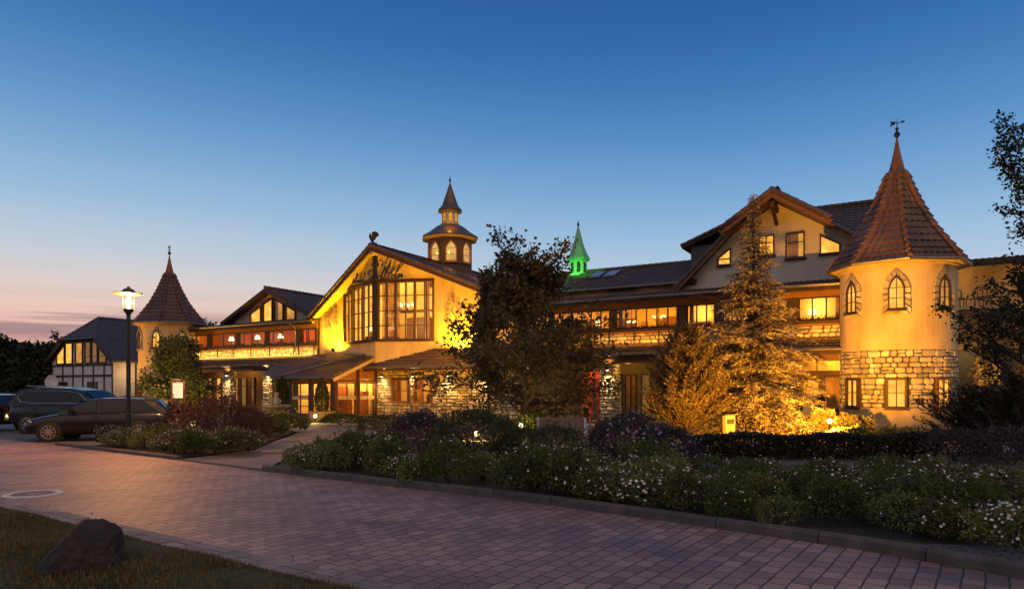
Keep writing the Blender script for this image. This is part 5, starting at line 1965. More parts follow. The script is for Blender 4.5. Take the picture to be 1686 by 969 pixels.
# ------------------------------------------------------------------ half-timbered house beyond the car park
hx, hy = at(95, 58), 58
hs = thing('half_timbered_house', 'white half-timbered house with a dark half-hipped roof and lit gable windows behind the cars', 'house', (hx, hy, 0), -TH)
cx_, hwid, zr_, ze = 3.6, 5.1, 7.62, 3.85
m = MB()
v_ = lambda w, k, z: (w, k, z)
for sg in (-1, 1):
    e0, e1 = v_(cx_ + sg * hwid, -.4, ze), v_(cx_ + sg * hwid, 12, ze)
    h0 = v_(cx_ + sg * 2.6, -.4, 5.7)
    tile_roof(m, [e0, h0, v_(cx_, 1.4, zr_), v_(cx_, 12, zr_), e1], (e0, e1), tw=.3, th=.36)
    ridge_caps(m, h0, v_(cx_, 1.4, zr_ + .04), .11)
tile_roof(m, [v_(cx_ - 2.6, -.42, 5.7), v_(cx_ + 2.6, -.42, 5.7), v_(cx_, 1.4, zr_)], (v_(cx_ - 2.6, -.42, 5.7), v_(cx_ + 2.6, -.42, 5.7)), tw=.3, th=.36)
ridge_caps(m, v_(cx_, 1.4, zr_ + .05), v_(cx_, 12, zr_ + .05), .12)
hrf = m.build('roof', mat('slate_grey_tile', (.075, .062, .066), .5, (.05, .042, .046), 2), hs)
m = MB()
m.beam((cx_ + hwid, -.38, ze - .12), (cx_ + 2.6, -.38, 5.6), .06, .2)
m.beam((cx_ - hwid, -.38, ze - .12), (cx_ - 2.6, -.38, 5.6), .06, .2)
m.build('barge_board', M['timber'], hrf)
m = MB()
m.prism([(cx_ - 4.6, .05, 0), (cx_ + 4.6, .05, 0), (cx_ + 4.6, .05, 3.9), (cx_ + 2.5, .05, 5.6), (cx_ - 2.5, .05, 5.6), (cx_ - 4.6, .05, 3.9)], (0, .25, 0))
m.prism([(cx_ + 4.35, .3, 0), (cx_ + 4.35, 12, 0), (cx_ + 4.35, 12, 4.2), (cx_ + 4.35, .3, 4.2)], (.25, 0, 0))
m.build('wall', M['white_plaster'], hs)
tm = MB()
for z in (.05, 2.66, 3.55):
    tm.box(cx_ - 4.6, cx_ + 4.62, -.02, .048, z, z + .16)
for x in (-4.6, -2.9, -1.3, .2, 1.75, 3.3, 4.46):
    tm.box(cx_ + x, cx_ + x + .13, -.012, .046, 2.82, 3.55)
    tm.box(cx_ + x, cx_ + x + .13, -.012, .046, .21, 2.66)
for y in (1.8, 4, 6.2, 8.4):
    tm.box(cx_ + 4.602, cx_ + 4.64, y, y + .14, 0, 4.1)
tm.build('timber_frame', M['timber'], hs)
ztop = lambda w: min(5.52, 5.7 + (2.6 - abs(w - cx_)) * .74 - .32)
for a, b, kd_ in ((-.2, 1.1, 'lit'), (1.2, 2.35, 'lit'), (2.75, 3.9, 'lit_soft'), (4.2, 5.1, 'lit_dim'), (5.2, 6.1, 'lit_dim'), (6.2, 7.35, 'lit_dim')):
    window(hs, (a, .046, 3.74), (1, 0), [(0, 0), (b - a, 0), (b - a, ztop(b) - 3.74), (0, ztop(a) - 3.74)], (), (.55,) if kd_ == 'lit_dim' else (), fw=.08, dep=.1, back=M[kd_], sill=False)
for a, b in ((.2, 1.5), (4.6, 6.0)):
    window(hs, (a, .046, .75), (1, 0), rect(0, b - a, 0, 1.5), ((b - a) / 2,), (), fw=.08, dep=.08, back=mat('unlit_pane', (.05, .05, .06), .2))
dish = thing('satellite_dish', 'pale round satellite dish on a short mast beside the half-timbered house', 'satellite dish', (at(86, 56), 56, 0), 0)
MB().tube([(0, 0, 0), (0, 0, 1.8)], .04, 8).build('mast', M['iron'], dish)
dd = MB()
dd.lathe([(.0, .0), (.25, .03), (.48, .12), (.5, .14)], 24, cap=False)
do = dd.build('reflector', mat('dish_white', (.6, .58, .58), .6), dish)
do.rotation_euler = (rad(78), 0, rad(25))
do.location = (0, -.1, 2.2)
do.scale = (.9, 1.25, 1)
lamp('house_light', 'POINT', (9.6, 1.2, 3.0), 90, (1.0, .55, .16), hs, .1)

# ------------------------------------------------------------------ street lamp
lx, ly = at(211.5, 19.5), 19.5
sl = thing('street_lamp', 'tall dark street lamp with a flat disc hood and glowing glass, in the flower bed', 'street lamp', (lx, ly, .04))
p_ = MB()
p_.lathe([(.085, 0), (.08, .9), (.062, .95), (.055, 3.72), (.075, 3.78), (.13, 3.84), (.135, 3.90)], 16)
p_.build('pole', mat('lamp_paint', (.03, .024, .02), .5), sl)
h_ = MB()
h_.lathe([(.12, 4.30), (.39, 4.33), (.40, 4.35), (.17, 4.40), (.13, 4.47), (.05, 4.50), (.03, 4.55)], 28)
for k in range(4):
    a = k * PI / 2 + .4
    h_.tube([(.135 * math.cos(a), .135 * math.sin(a), 3.9), (.135 * math.cos(a), .135 * math.sin(a), 4.31)], .01, 5)
h_.build('hood', mat('hood_paint', (.12, .07, .02), .5), sl)
MB().lathe([(.122, 3.9), (.122, 4.30)], 20, cap=False).build('glass', glass_mat('lamp_glass', (1, .95, .8), .8), sl)
MB().lathe([(.03, 3.92), (.055, 3.96), (.06, 4.22), (.03, 4.27)], 14).build('bulb', emit('street_bulb', (1.0, .70, .26), 26), sl)
lamp('street_light', 'POINT', (0, 0, 4.12), 4200, (1.0, .40, .09), sl, .09)

# ------------------------------------------------------------------ cars
def paint(name, col):
    m_, t_, b_ = nodes_of(name)
    b_.inputs['Base Color'].default_value = (*col, 1)
    b_.inputs['Roughness'].default_value = .32
    b_.inputs['Metallic'].default_value = .0
    b_.inputs['Specular IOR Level'].default_value = .2
    b_.inputs['Coat Weight'].default_value = .55
    b_.inputs['Coat Roughness'].default_value = .06
    return m_


car_glass = mat('car_glass', (.002, .002, .003), .04, (.002, .002, .003), spec=.45)
rubber = mat('tyre_rubber', (.015, .014, .014), .85)
alloy = mat('alloy_rim', (.42, .36, .30), .32, (.34, .3, .26), metal=.85)
chrome = mat('chrome_trim', (.6, .58, .56), .15, (.6, .58, .56), metal=1.0)
black = mat('black_plastic', (.012, .012, .012), .6)
head_m = mat('headlight_glass', (.35, .34, .34), .08, (.2, .2, .2), 20, spec=.9)
tail_m = mat('taillight_glass', (.06, .005, .004), .12, (.05, .004, .004), spec=.8)


def car(name, label, loc, rz, pm, prof, belt, roofl, L_, W_, rim_r, wb, windows, trim=False, tail_side=1):
    """prof: body stations (x, z_bottom, z_side, z_centre, half width); roofl: (x, z) roof line from windscreen foot to tailgate."""
    t = thing(name, label, 'car', loc, rz, 'cars parked beside the road')
    V, F = [], []
    for (x, zb, zs, zc, hw) in prof:
        zs = max(zs, zb + .1)
        half = [(hw * .86, zb), (hw * .97, zb + .1 * (zs - zb)), (hw, zb + .45 * (zs - zb)), (hw * .985, zb + .78 * (zs - zb)), (hw * .95, zs - .03), (hw * .88, zs + (zc - zs) * .35), (hw * .5, zc - .006), (0, zc)]
        ring = [(y, z) for y, z in half] + [(-y, z) for y, z in half[-2::-1]]
        for y, z in ring:
            V.append((x, y, z))
    k = 15
    n = len(prof)
    for i in range(n - 1):
        for j in range(k):
            j2 = (j + 1) % k
            F.append([i * k + j, i * k + j2, (i + 1) * k + j2, (i + 1) * k + j])
    F.append(list(range(k))[::-1])
    F.append([(n - 1) * k + j for j in range(k)])
    b_ = MB()
    b_.v, b_.f = V, F
    body = b_.build('body', pm, t, smooth=True)
    es = body.modifiers.new('edge', 'SUBSURF')
    es.levels = es.render_levels = 1
    # glasshouse
    zb = belt
    zmax = max(z for _, z in roofl)
    hb, ht = W_ / 2 * .90, W_ / 2 * .66
    hwz = lambda z: hb + (ht - hb) * (z - zb) / (zmax - zb)
    g = MB()
    gv = []
    for x, z in roofl:
        z = max(z, zb + .001)
        y = hwz(z)
        gv.append([(x, hb, zb - .05), (x, y + .005, z - .05 if z > zb + .06 else z), (x, y - .05, z), (x, y * .5, z + .022), (x, 0, z + .028)])
    for r0, r1 in zip(gv, gv[1:]):
        full0 = r0 + [(x, -y, z) for x, y, z in r0[-2::-1]]
        full1 = r1 + [(x, -y, z) for x, y, z in r1[-2::-1]]
        for j in range(len(full0) - 1):
            g.poly([full0[j], full0[j + 1], full1[j + 1], full1[j]])
    g.build('roof', pm, t, smooth=True)
    for poly in windows:
        for sg in (-1, 1):
            q = [(x, sg * (hwz(z) + .014), z) for x, z in poly]
            MB().poly(q if sg < 0 else q[::-1]).build('side_window', car_glass, t)
            if trim:
                tt = MB()
                tt.tube([Vector(p) + Vector((0, sg * .008, 0)) for p in q + [q[0]]], .012, 5)
                tt.build('window_trim', chrome, t)
    (xa, za), (xb, zb2) = roofl[0], roofl[1]
    def screen(pa, pb, nm):
        (x0, z0), (x1, z1) = pa, pb
        f0, f1 = .1, .9
        p0 = (x0 + (x1 - x0) * f0, z0 + (z1 - z0) * f0)
        p1 = (x0 + (x1 - x0) * f1, z0 + (z1 - z0) * f1)
        dx = .012 if x0 > x1 else -.012
        y0, y1 = hwz(p0[1]) - .09, hwz(p1[1]) - .10
        q = [(p0[0] + dx, -y0, p0[1] + .025), (p0[0] + dx, y0, p0[1] + .025), (p1[0] + dx, y1, p1[1] + .03), (p1[0] + dx, 0, p1[1] + .045), (p1[0] + dx, -y1, p1[1] + .03)]
        MB().poly(q).build(nm, car_glass, t)
    screen(roofl[0], roofl[1], 'windscreen')
    screen(roofl[-1], roofl[-2], 'rear_window')
    # wheels in dark arches
    for sx_ in (wb / 2, -wb / 2):
        for sg in (-1, 1):
            yo = sg * (W_ / 2 - .005)
            ar = MB()
            ar.lathe([(rim_r + .055, -.12), (rim_r + .05, .012), (.02, .014)], 28)
            a_ = ar.build('wheel_arch', black, t)
            a_.location = (sx_, yo, rim_r)
            a_.rotation_euler = (-sg * PI / 2, 0, 0)
            wy = MB()
            wy.lathe([(rim_r * .70, -.14), (rim_r * .97, -.13), (rim_r, -.08), (rim_r, .015), (rim_r * .96, .05), (rim_r * .72, .055), (rim_r * .70, .03)], 32, cap=False)
            w_ = wy.build('wheel', rubber, t, smooth=True)
            w_.location = (sx_, yo, rim_r)
            w_.rotation_euler = (-sg * PI / 2, 0, 0)
            rm_ = MB()
            rr_ = rim_r * .70
            rm_.lathe([(rr_, .05), (rr_ * .93, .052), (rr_ * .9, .02)], 32, cap=False)
            rm_.lathe([(.05, .03), (.045, .055), (.0, .058)], 14)
            for s_ in range(10):
                a = 2 * PI * s_ / 10
                c, s2 = math.cos(a), math.sin(a)
                q = [(c * .03 - s2 * .022, s2 * .03 + c * .022, .045), (c * .03 + s2 * .022, s2 * .03 - c * .022, .045), (c * rr_ * .94 + s2 * .014, s2 * rr_ * .94 - c * .014, .04), (c * rr_ * .94 - s2 * .014, s2 * rr_ * .94 + c * .014, .04)]
                rm_.prism(q, (0, 0, -.02))
            rm_.build('rim', alloy, w_)
    xf, xr = prof[-1][0], prof[0][0]
    for sg in (-1, 1):
        hl = MB()
        hl.prism([(xf - .14, sg * W_ * .30, .62), (xf - .44, sg * W_ * .463, .66), (xf - .34, sg * W_ * .462, .74), (xf - .20, sg * W_ * .30, .72)], (.05, sg * .018, 0))
        hl.build('headlight', head_m, t)
        tl = MB()
        tl.prism([(xr + .015, sg * W_ * .30, .80), (xr + .05, sg * W_ * .445, .80), (xr + .08, sg * W_ * .445, 1.0), (xr + .05, sg * W_ * .30, .98)], (-.03, sg * .02, 0))
        tl.build('taillight', tail_m, t)
        mi = MB()
        mx0 = roofl[0][0] - .42
        mi.prism([(mx0, sg * (W_ / 2 - .06), belt + .02), (mx0 - .10, sg * (W_ / 2 - .04), belt + .01), (mx0 - .08, sg * (W_ / 2 - .02), belt + .17), (mx0, sg * (W_ / 2 - .04), belt + .15)], (0, sg * .17, 0))
        mi.build('door_mirror', pm, t)
        for hx_ in (.05, -.95):
            MB().box(hx_ - .22, hx_, sg * (W_ * .487) - .012, sg * (W_ * .487) + .012, belt - .16, belt - .13).build('door_handle', pm, t)
        MB().tube([(roofl[0][0] - .3, sg * (hb + .02), belt - .012), (-L_ / 2 + .75, sg * (hb + .02), belt - .012)], .01, 5).build('belt_trim', chrome if trim else black, t)
    MB().box(xf - .06, xf - .02, -.26, .26, .42, .53).build('number_plate', M['white_plaster'], t)
    MB().box(xf - .08, xf - .03, -.5, .5, .54, .72).build('grille', black, t)
    if trim or True:
        for sg in (-1, 1):
            MB().tube([(roofl[2][0] - .2, sg * (ht - .06), zmax + .05), (roofl[-2][0] + .25, sg * (ht - .06), zmax + .05)], .016, 6).build('roof_rail', chrome if trim else black, t)
    return t


WAG = [(-2.36, .42, .62, .66, .70), (-2.34, .34, .90, .93, .80), (-2.15, .26, .96, .99, .875), (-1.4, .22, .97, 1.0, .92), (-.6, .2, .96, 1.0, .92), (.3, .2, .95, .99, .92), (.95, .2, .93, .99, .915),
       (1.25, .2, .89, .955, .91), (1.7, .21, .82, .89, .89), (2.05, .24, .74, .80, .82), (2.28, .30, .64, .68, .68), (2.36, .38, .55, .58, .55)]
wag_roof = [(1.18, .97), (.36, 1.40), (-.1, 1.455), (-.8, 1.465), (-1.5, 1.43), (-1.85, 1.38), (-2.30, .98)]
wag_win = [[(.92, 1.0), (.40, 1.33), (.02, 1.385), (-.02, 1.0)], [(-.10, 1.0), (-.06, 1.39), (-.85, 1.395), (-.92, 1.0)], [(-1.0, 1.0), (-.95, 1.39), (-1.5, 1.36), (-1.98, 1.02)]]
wag = car('station_wagon', 'dark estate car with pale multi-spoke wheels parked facing the road behind the street lamp', (-13.28, 22.15, .006), math.atan2(-.55, -2.6), paint('night_brown_paint', (.005, .004, .0035)), WAG, .97, wag_roof, 4.7, 1.84, .335, 2.8, wag_win)
SUV = [(-2.30, .5, .75, .8, .74), (-2.28, .42, 1.02, 1.05, .82), (-2.1, .32, 1.08, 1.12, .89), (-1.4, .28, 1.08, 1.12, .94), (-.6, .26, 1.07, 1.12, .94), (.3, .26, 1.06, 1.12, .94), (1.0, .26, 1.04, 1.12, .93),
       (1.4, .27, 1.0, 1.07, .92), (1.8, .28, .95, 1.01, .90), (2.1, .32, .84, .9, .84), (2.27, .38, .72, .76, .7), (2.33, .46, .62, .64, .58)]
suv_roof = [(1.35, 1.09), (.55, 1.58), (0, 1.67), (-.8, 1.70), (-1.5, 1.68), (-1.98, 1.62), (-2.24, 1.1)]
suv_win = [[(1.0, 1.13), (.52, 1.48), (.0, 1.565), (-.4, 1.585), (-1.3, 1.575), (-1.75, 1.50), (-1.92, 1.34), (-1.72, 1.17), (-1.2, 1.12)]]
wag.scale = (.92, .92, .92)
car('suv_car', 'dark off-road car with bright window trim parked behind the estate car', (-16.25, 25.6, .006), rad(-6), paint('night_violet_paint', (.004, .0035, .005)), SUV, 1.08, suv_roof, 4.6, 1.88, .36, 2.7, suv_win, trim=True)
car('dark_car', 'dark car cut off by the picture edge, parked beyond the off-road car', (-21.7, 27.4, .006), rad(165), paint('night_black_paint', (.008, .008, .009)), WAG, .97, wag_roof, 4.7, 1.84, .335, 2.8, wag_win)

# ------------------------------------------------------------------ boulder in the near lawn
import bmesh
bm = bmesh.new()
bmesh.ops.create_icosphere(bm, subdivisions=6, radius=1)
from mathutils import noise
for v in bm.verts:
    p = v.co.copy()
    d = 1 + .20 * noise.noise(p * 1.3 + Vector((3, 1, 7))) + .07 * noise.noise(p * 4) + .035 * noise.noise(p * 9) + .018 * noise.noise(p * 23) + .009 * noise.noise(p * 50)
    for nrm_, cut in (((.4, -.5, .75), .93), ((-.75, -.2, .62), .86), ((.9, .1, .2), .90)):
        nv_ = Vector(nrm_).normalized()
        k = p.dot(nv_)
        if k * d > cut:
            d = d * (1 - .8 * (1 - cut / (k * d)))
    q = p * d
    v.co = Vector((q.x * .36 + max(q.z, 0) * .10, q.y * .30, q.z * .42 if q.z > 0 else q.z * .2))
me = bpy.data.meshes.new('boulder')
bm.to_mesh(me)
bm.free()
me.materials.append(mat('boulder_rock', (.055, .034, .030), .9, (.022, .015, .014), 5.5, 1.0, 16))
me.polygons.foreach_set('use_smooth', [True] * len(me.polygons))
bo = link('boulder', me, None, label='rough dark reddish boulder lying in the grass at the road edge', category='rock')
bo.location = (-3.98, 6.30, .03)
bo.scale = (.94, .94, .94)
bo.rotation_euler = (0, 0, rad(8))

# ------------------------------------------------------------------ bollard sign, menu board, garden furniture, fountain
bx_, by_ = at(1200, 22.4), 22.4
bl = thing('sign_pillar', 'short cream sign pillar with a dark window near its top, beside the lit spruce', 'sign pillar', (bx_, by_, .0), rad(12))
MB().box(-.17, .17, -.10, .10, 0, .78).build('post', mat('cream_metal', (.30, .24, .15), .5), bl)
MB().box(-.19, .19, -.12, .12, .78, .82).build('cap', M['iron'], bl)
MB().box(-.12, .12, -.112, -.10, .50, .66).build('display', black, bl)
MB().prism([(-.02, -.106, .12), (.02, -.106, .12), (.035, -.106, .2), (.0, -.106, .27), (-.035, -.106, .2)], (0, .004, 0)).build('emblem', M['timber'], bl)

mbx, mby = at(293, 26.5), 26.5
mbd = thing('menu_board', 'glowing white menu board in a red brown frame right of the estate car', 'menu board', (mbx, mby, 0), rad(14))
MB().box(-.24, -.20, -.03, .03, 0, 1.95).build('post', mat('red_brown_frame', (.2, .05, .03), .5), mbd)
MB().box(.20, .26, -.05, .05, 0, 1.98).build('post', bpy.data.materials['red_brown_frame'], mbd)
MB().box(-.20, .20, -.03, .03, 1.28, 1.93).build('back_panel', bpy.data.materials['red_brown_frame'], mbd)
MB().poly([(-.18, -.034, 1.30), (.18, -.034, 1.30), (.18, -.034, 1.88), (-.18, -.034, 1.88)]).build('lit_panel', emit('menu_glow', (1.0, .76, .45), 1.25, (.95, .62, .30), 1.5), mbd)
m = MB()
for k in range(9):
    m.box(-.14, .05 + .08 * ((k * 7) % 3) / 2, -.038, -.0355, 1.36 + k * .05, 1.366 + k * .05)
m.build('printed_lines', M['fascia'], mbd)
MB().box(-.16, .16, -.16, -.02, 1.99, 2.03).build('top_lamp', M['zinc'], mbd)
lamp('board_light', 'POINT', (0, -.25, 1.9), 8, (1.0, .7, .3), mbd, .05)

bn = thing('garden_bench', 'pale wooden garden bench seen from behind between the dark shrubs', 'bench', (at(925, 18.3), 18.3, .05), rad(-14))
pale = mat('pale_bench_wood', (.24, .15, .12), .7, (.18, .11, .09), 3, .2, 20, stretch=(.4, 1, 3))
m = MB()
for k in range(4):
    m.box(-.62, .62, .02 + k * .12, .12 + k * .12, .40, .43)
m.build('seat', pale, bn)
m = MB()
for k in range(3):
    m.box(-.62, .62, -.05 - k * .012, -.02 - k * .012, .50 + k * .12, .60 + k * .12)
m.build('backrest', pale, bn)
for sx_ in (-.64, .64):
    MB().box(sx_ - .03, sx_ + .03, -.08, -.02, 0, .84).build('leg', M['white_plaster'], bn)
    MB().box(sx_ - .03, sx_ + .03, .44, .50, 0, .62).build('leg', M['white_plaster'], bn)
    m = MB()
    m.box(sx_ - .035, sx_ + .035, -.02, .52, .62, .66)
    m.box(sx_ - .02, sx_ + .02, -.02, .44, .2, .25)
    m.build('armrest', M['white_plaster'], bn)


def garden_chair(x, y, rz, label):
    t = thing('garden_chair', label, 'chair', (x, y, 0), rz, 'dark garden chairs on the forecourt')
    MB().box(-.24, .24, -.24, .24, .43, .46).build('seat', M['iron'], t)
    m = MB()
    m.box(-.25, .25, .24, .27, .86, .92)
    for k in range(7):
        m.box(-.23 + k * .07, -.20 + k * .07, .245, .262, .46, .86)
    m.build('backrest', M['iron'], t)
    for a in (-.22, .22):
        for b in (-.22, .24):
            MB().box(a - .015, a + .015, b - .015, b + .015, 0, .43).build('leg', M['iron'], t)
    return t


garden_chair(at(912, 25.5), 25.5, rad(170), 'dark metal garden chair turned to the table, left of the red shutter')
garden_chair(at(975, 25.2), 25.2, rad(60), 'dark metal garden chair in front of the red shutter')
gt = thing('garden_table', 'dark square garden table before the red shutter', 'table', (at(938, 26), 26, 0), rad(20))
MB().box(-.45, .45, -.45, .45, .71, .74).build('table_top', M['iron'], gt)
for a in (-.4, .4):
    for b in (-.4, .4):
        MB().box(a - .02, a + .02, b - .02, b + .02, 0, .71).build('leg', M['iron'], gt)

ft = thing('garden_fountain', 'small stone fountain bowl with a seated figure beside the porch', 'fountain', (at(455, 31), 31, 0))
sm = mat('weathered_stone', (.34, .28, .18), .85, (.2, .17, .11), 6, .4, 20)
MB().lathe([(.22, 0), (.2, .1), (.09, .25), (.1, .62), (.3, .72), (.62, .86), (.64, .92), (.58, .93), (.1, .84)], 20).build('bowl', sm, ft, smooth=True)
MB().lathe([(.0, .84), (.17, .86), (.20, .98), (.14, 1.12), (.12, 1.22), (.06, 1.30), (.09, 1.36), (.10, 1.43), (.06, 1.50), (.0, 1.52)], 14).tube(catmull([Vector((.1, -.02, 1.22)), Vector((.22, -.08, 1.08)), Vector((.16, -.2, .98))], 3), .04, 6).tube(catmull([Vector((-.1, -.02, 1.22)), Vector((-.22, -.06, 1.1)), Vector((-.2, -.2, 1.02))], 3), .04, 6).tube(catmull([Vector((.08, -.08, .94)), Vector((.12, -.28, .98)), Vector((.1, -.32, .82))], 3), .05, 6).tube(catmull([Vector((-.08, -.08, .94)), Vector((-.13, -.28, .98)), Vector((-.12, -.32, .82))], 3), .05, 6).build('figure', sm, ft, smooth=True)

ln = thing('garden_lantern', 'small dark house shaped garden lantern left of the porch door', 'lantern', (at(484, 34), 34, 0))
m = MB()
m.box(-.16, .16, -.16, .16, 0, .08)
for a in (-.14, .14):
    for b in (-.14, .14):
        m.box(a - .015, a + .015, b - .015, b + .015, .08, .46)
m.lathe([(.27, .46), (.27, .48), (.04, .72), (.02, .80)], 4, (0, 0, 0), PI / 4)
m.build('frame', M['iron'], ln)
MB().lathe([(.05, .08), (.05, .2), (.02, .24)], 10).build('candle', M['bulb'], ln)
lamp('lantern_light', 'POINT', (0, -.0, .34), 5, AMB, ln, .04)


# low garden lights
def garden_light(px, Y, power, label, col=(1.0, .68, .16), h=.32):
    t = thing('garden_light', label, 'garden light', (at(px, Y), Y, .04), 0, 'low garden lights among the beds')
    MB().lathe([(.05, 0), (.03, .03), (.025, h - .08)], 10).build('stem', M['iron'], t)
    MB().lathe([(.03, h - .09), (.075, h - .05), (.09, h), (.07, h + .06), (.02, h + .09)], 14).build('bulb', M['bulb_white'], t)
    l_ = lamp('garden_glow', 'POINT', (0, -.12, h + .12), power, col, t, .05)
    return t


garden_light(519, 33.0, 60, 'bright round garden light at the foot of the potted cypress by the porch', h=.30)
garden_light(429, 27.5, 40, 'small garden light just right of the big reddish shrub')
garden_light(318, 25.5, 18, 'small garden light behind the reddish shrub, under the menu board')
garden_light(857, 24.0, 40, 'garden light under the dark maple, glowing on the green leaves')
garden_light(262, 28.2, 240, 'added garden light brightening the small maple by the left wing')  # extra lamp, added only to brighten the small maple
garden_light(785, 22.0, 130, 'added unseen garden light brightening the left side of the dark maple', h=.16)  # added lamp, hidden by the shrub, lifts the maple's lower left leaves
garden_light(1366, 23.6, 70, 'small garden light between the pale shrubs at the tower door', ORG, .5)
garden_light(1592, 21.0, 26, 'garden light behind the juniper right of the tower', (1.0, .62, .16))


# ------------------------------------------------------------------ vegetation
def grow_tree(rng, H, R, trunk_r, limbs, z_lo, reach, up0=.7, subs=7, twigs=4, leafn=8, leaf=.17, leaders=0, spread=.16, bend=.5, azim=None, lean=(0, 0), down=.45):
    """Trunk, limbs and leaf positions of a broadleaf tree; reach(t) gives the limb length (in R) at relative height t."""
    mb = MB()
    C, D = [], []
    top = Vector((lean[0], lean[1], H * .93))
    tp = [Vector((0, 0, -.05)), Vector((rng.normal(0, .04), rng.normal(0, .04), H * .25)), Vector((lean[0] * .4 + rng.normal(0, .08), lean[1] * .4 + rng.normal(0, .08), H * .55)), top]
    tr = catmull(tp, 6)
    mb.tube(tr, [trunk_r * (1 - .93 * i / (len(tr) - 1)) + .006 for i in range(len(tr))], 9)

    def tpos(z):
        f = min(max(z / (H * .93), 0), .999) * (len(tr) - 1)
        i = int(f)
        return tr[i].lerp(tr[i + 1], f - i)

    def add_leaves(pts, n, d0):
        for _ in range(n):
            f = rng.random() ** .7 * (len(pts) - 1.001)
            i = int(f)
            p = pts[i].lerp(pts[i + 1], f - i)
            o = Vector(rng.normal(size=3)) * spread
            C.append(p + o)
            D.append(Vector(rng.normal(size=3)) * .7 + d0 * .6 + Vector((0, 0, -down)) + o * 2)

    def branch(p, d, L_, r, lvl):
        pts = [p]
        q, dd = p.copy(), d.copy()
        n = 6
        for i in range(n):
            dd = (dd + Vector(rng.normal(size=3)) * .13 + Vector((0, 0, .10 * bend))).normalized()
            q = q + dd * (L_ / n)
            pts.append(q.copy())
        mb.tube(pts, [r * (1 - .85 * i / n) + .003 for i in range(n + 1)], 5 if lvl else 7)
        if lvl == 2:
            add_leaves(pts, leafn, dd)
            return
        k = subs if lvl == 0 else twigs
        for j in range(k):
            t_ = .22 + .78 * (j + rng.random() * .6) / k
            f = min(t_, .99) * n
            i = min(int(f), n - 1)
            b = pts[i].lerp(pts[i + 1], f - i)
            dn = (pts[i + 1] - pts[i]).normalized()
            side = dn.cross(Vector((0, 0, 1)))
            if side.length < .1:
                side = Vector((1, 0, 0))
            a = rng.uniform(-1, 1)
            dv = (dn * .75 + side.normalized() * (1 if j % 2 else -1) * rng.uniform(.4, .9) + Vector((0, 0, a * .5))).normalized()
            branch(b, dv, L_ * (.5 if lvl == 0 else .42) * rng.uniform(.7, 1.15) * (1.15 - .5 * t_), r * .5, lvl + 1)
        add_leaves(pts[n // 2:], leafn, dd)

    az = rng.uniform(0, 6.28)
    for k in range(limbs):
        t_ = (k + rng.random()) / limbs
        z = z_lo + (H * .86 - z_lo) * t_
        az += 2.4 + rng.normal(0, .25)
        aa = az if azim is None else azim[0] + rng.uniform(-1, 1) * azim[1]
        e = up0 * (.65 + .7 * t_) + rng.normal(0, .1)
        d = Vector((math.cos(aa) * math.cos(e), math.sin(aa) * math.cos(e), math.sin(e)))
        branch(tpos(z), d, R * reach(t_) * rng.uniform(.82, 1.15), trunk_r * .42 * (1 - .6 * t_), 0)
    for k in range(leaders):
        aa = rng.uniform(0, 6.28)
        b = tpos(H * rng.uniform(.52, .74))
        d = Vector((math.cos(aa) * .42, math.sin(aa) * .42, 1)).normalized()
        branch(b, d, H * rng.uniform(.26, .42), trunk_r * .3, 0)
    return mb, np.array([tuple(c) for c in C]), np.array([tuple(d) for d in D])


def broadleaf(name, label, loc, H, R, seed, leaf_m, bark, group=None, category='tree', size=(.12, .2), width=.75, rz=0, **kw):
    rng = np.random.default_rng(seed)
    mb, C, D = grow_tree(rng, H, R, trunk_r=kw.pop('trunk_r', .11), limbs=kw.pop('limbs', 22), z_lo=kw.pop('z_lo', .8), reach=kw.pop('reach', lambda t: .35 + .65 * math.sin(PI * min(1, .25 + t * .8))), **kw)
    V, F = leaves(C, D, rng.uniform(size[0], size[1], len(C)), rng, width)
    t = thing(name, label, category, loc, rz, group)
    mb.build('trunk', bark, t, smooth=True)
    link('crown', fast_mesh('crown', V, F, leaf_m), t)
    return t


bark = mat('bark', (.07, .05, .035), .9, (.04, .03, .02), 8, .5, 30)
lm_maple = leaf_mat('maple_leaf', (.092, .080, .036), (.036, .030, .016), trans=.35)
lm_green = leaf_mat('green_maple_leaf', (.15, .16, .035), (.05, .055, .02), trans=.35)
lm_dark = leaf_mat('dark_oak_leaf', (.035, .042, .018), (.016, .018, .010), trans=.2)
lm_far = leaf_mat('far_tree_leaf', (.030, .034, .016), (.014, .016, .010), trans=.15, scale=.5)

broadleaf('maple_tree', 'large dark leaved maple with spiky upright tips standing before the gable and gallery', (at(866, 26), 26, .05), 7.15, 4.2, 21, lm_maple, bark,
          limbs=34, z_lo=.75, subs=7, twigs=4, leafn=9, size=(.12, .20), width=.75, leaders=11, trunk_r=.13, up0=.34, bend=.3, spread=.15,
          reach=lambda t: (.74 + .26 * math.sin(PI * min(1, t * 1.4))) * (1 - .62 * t))
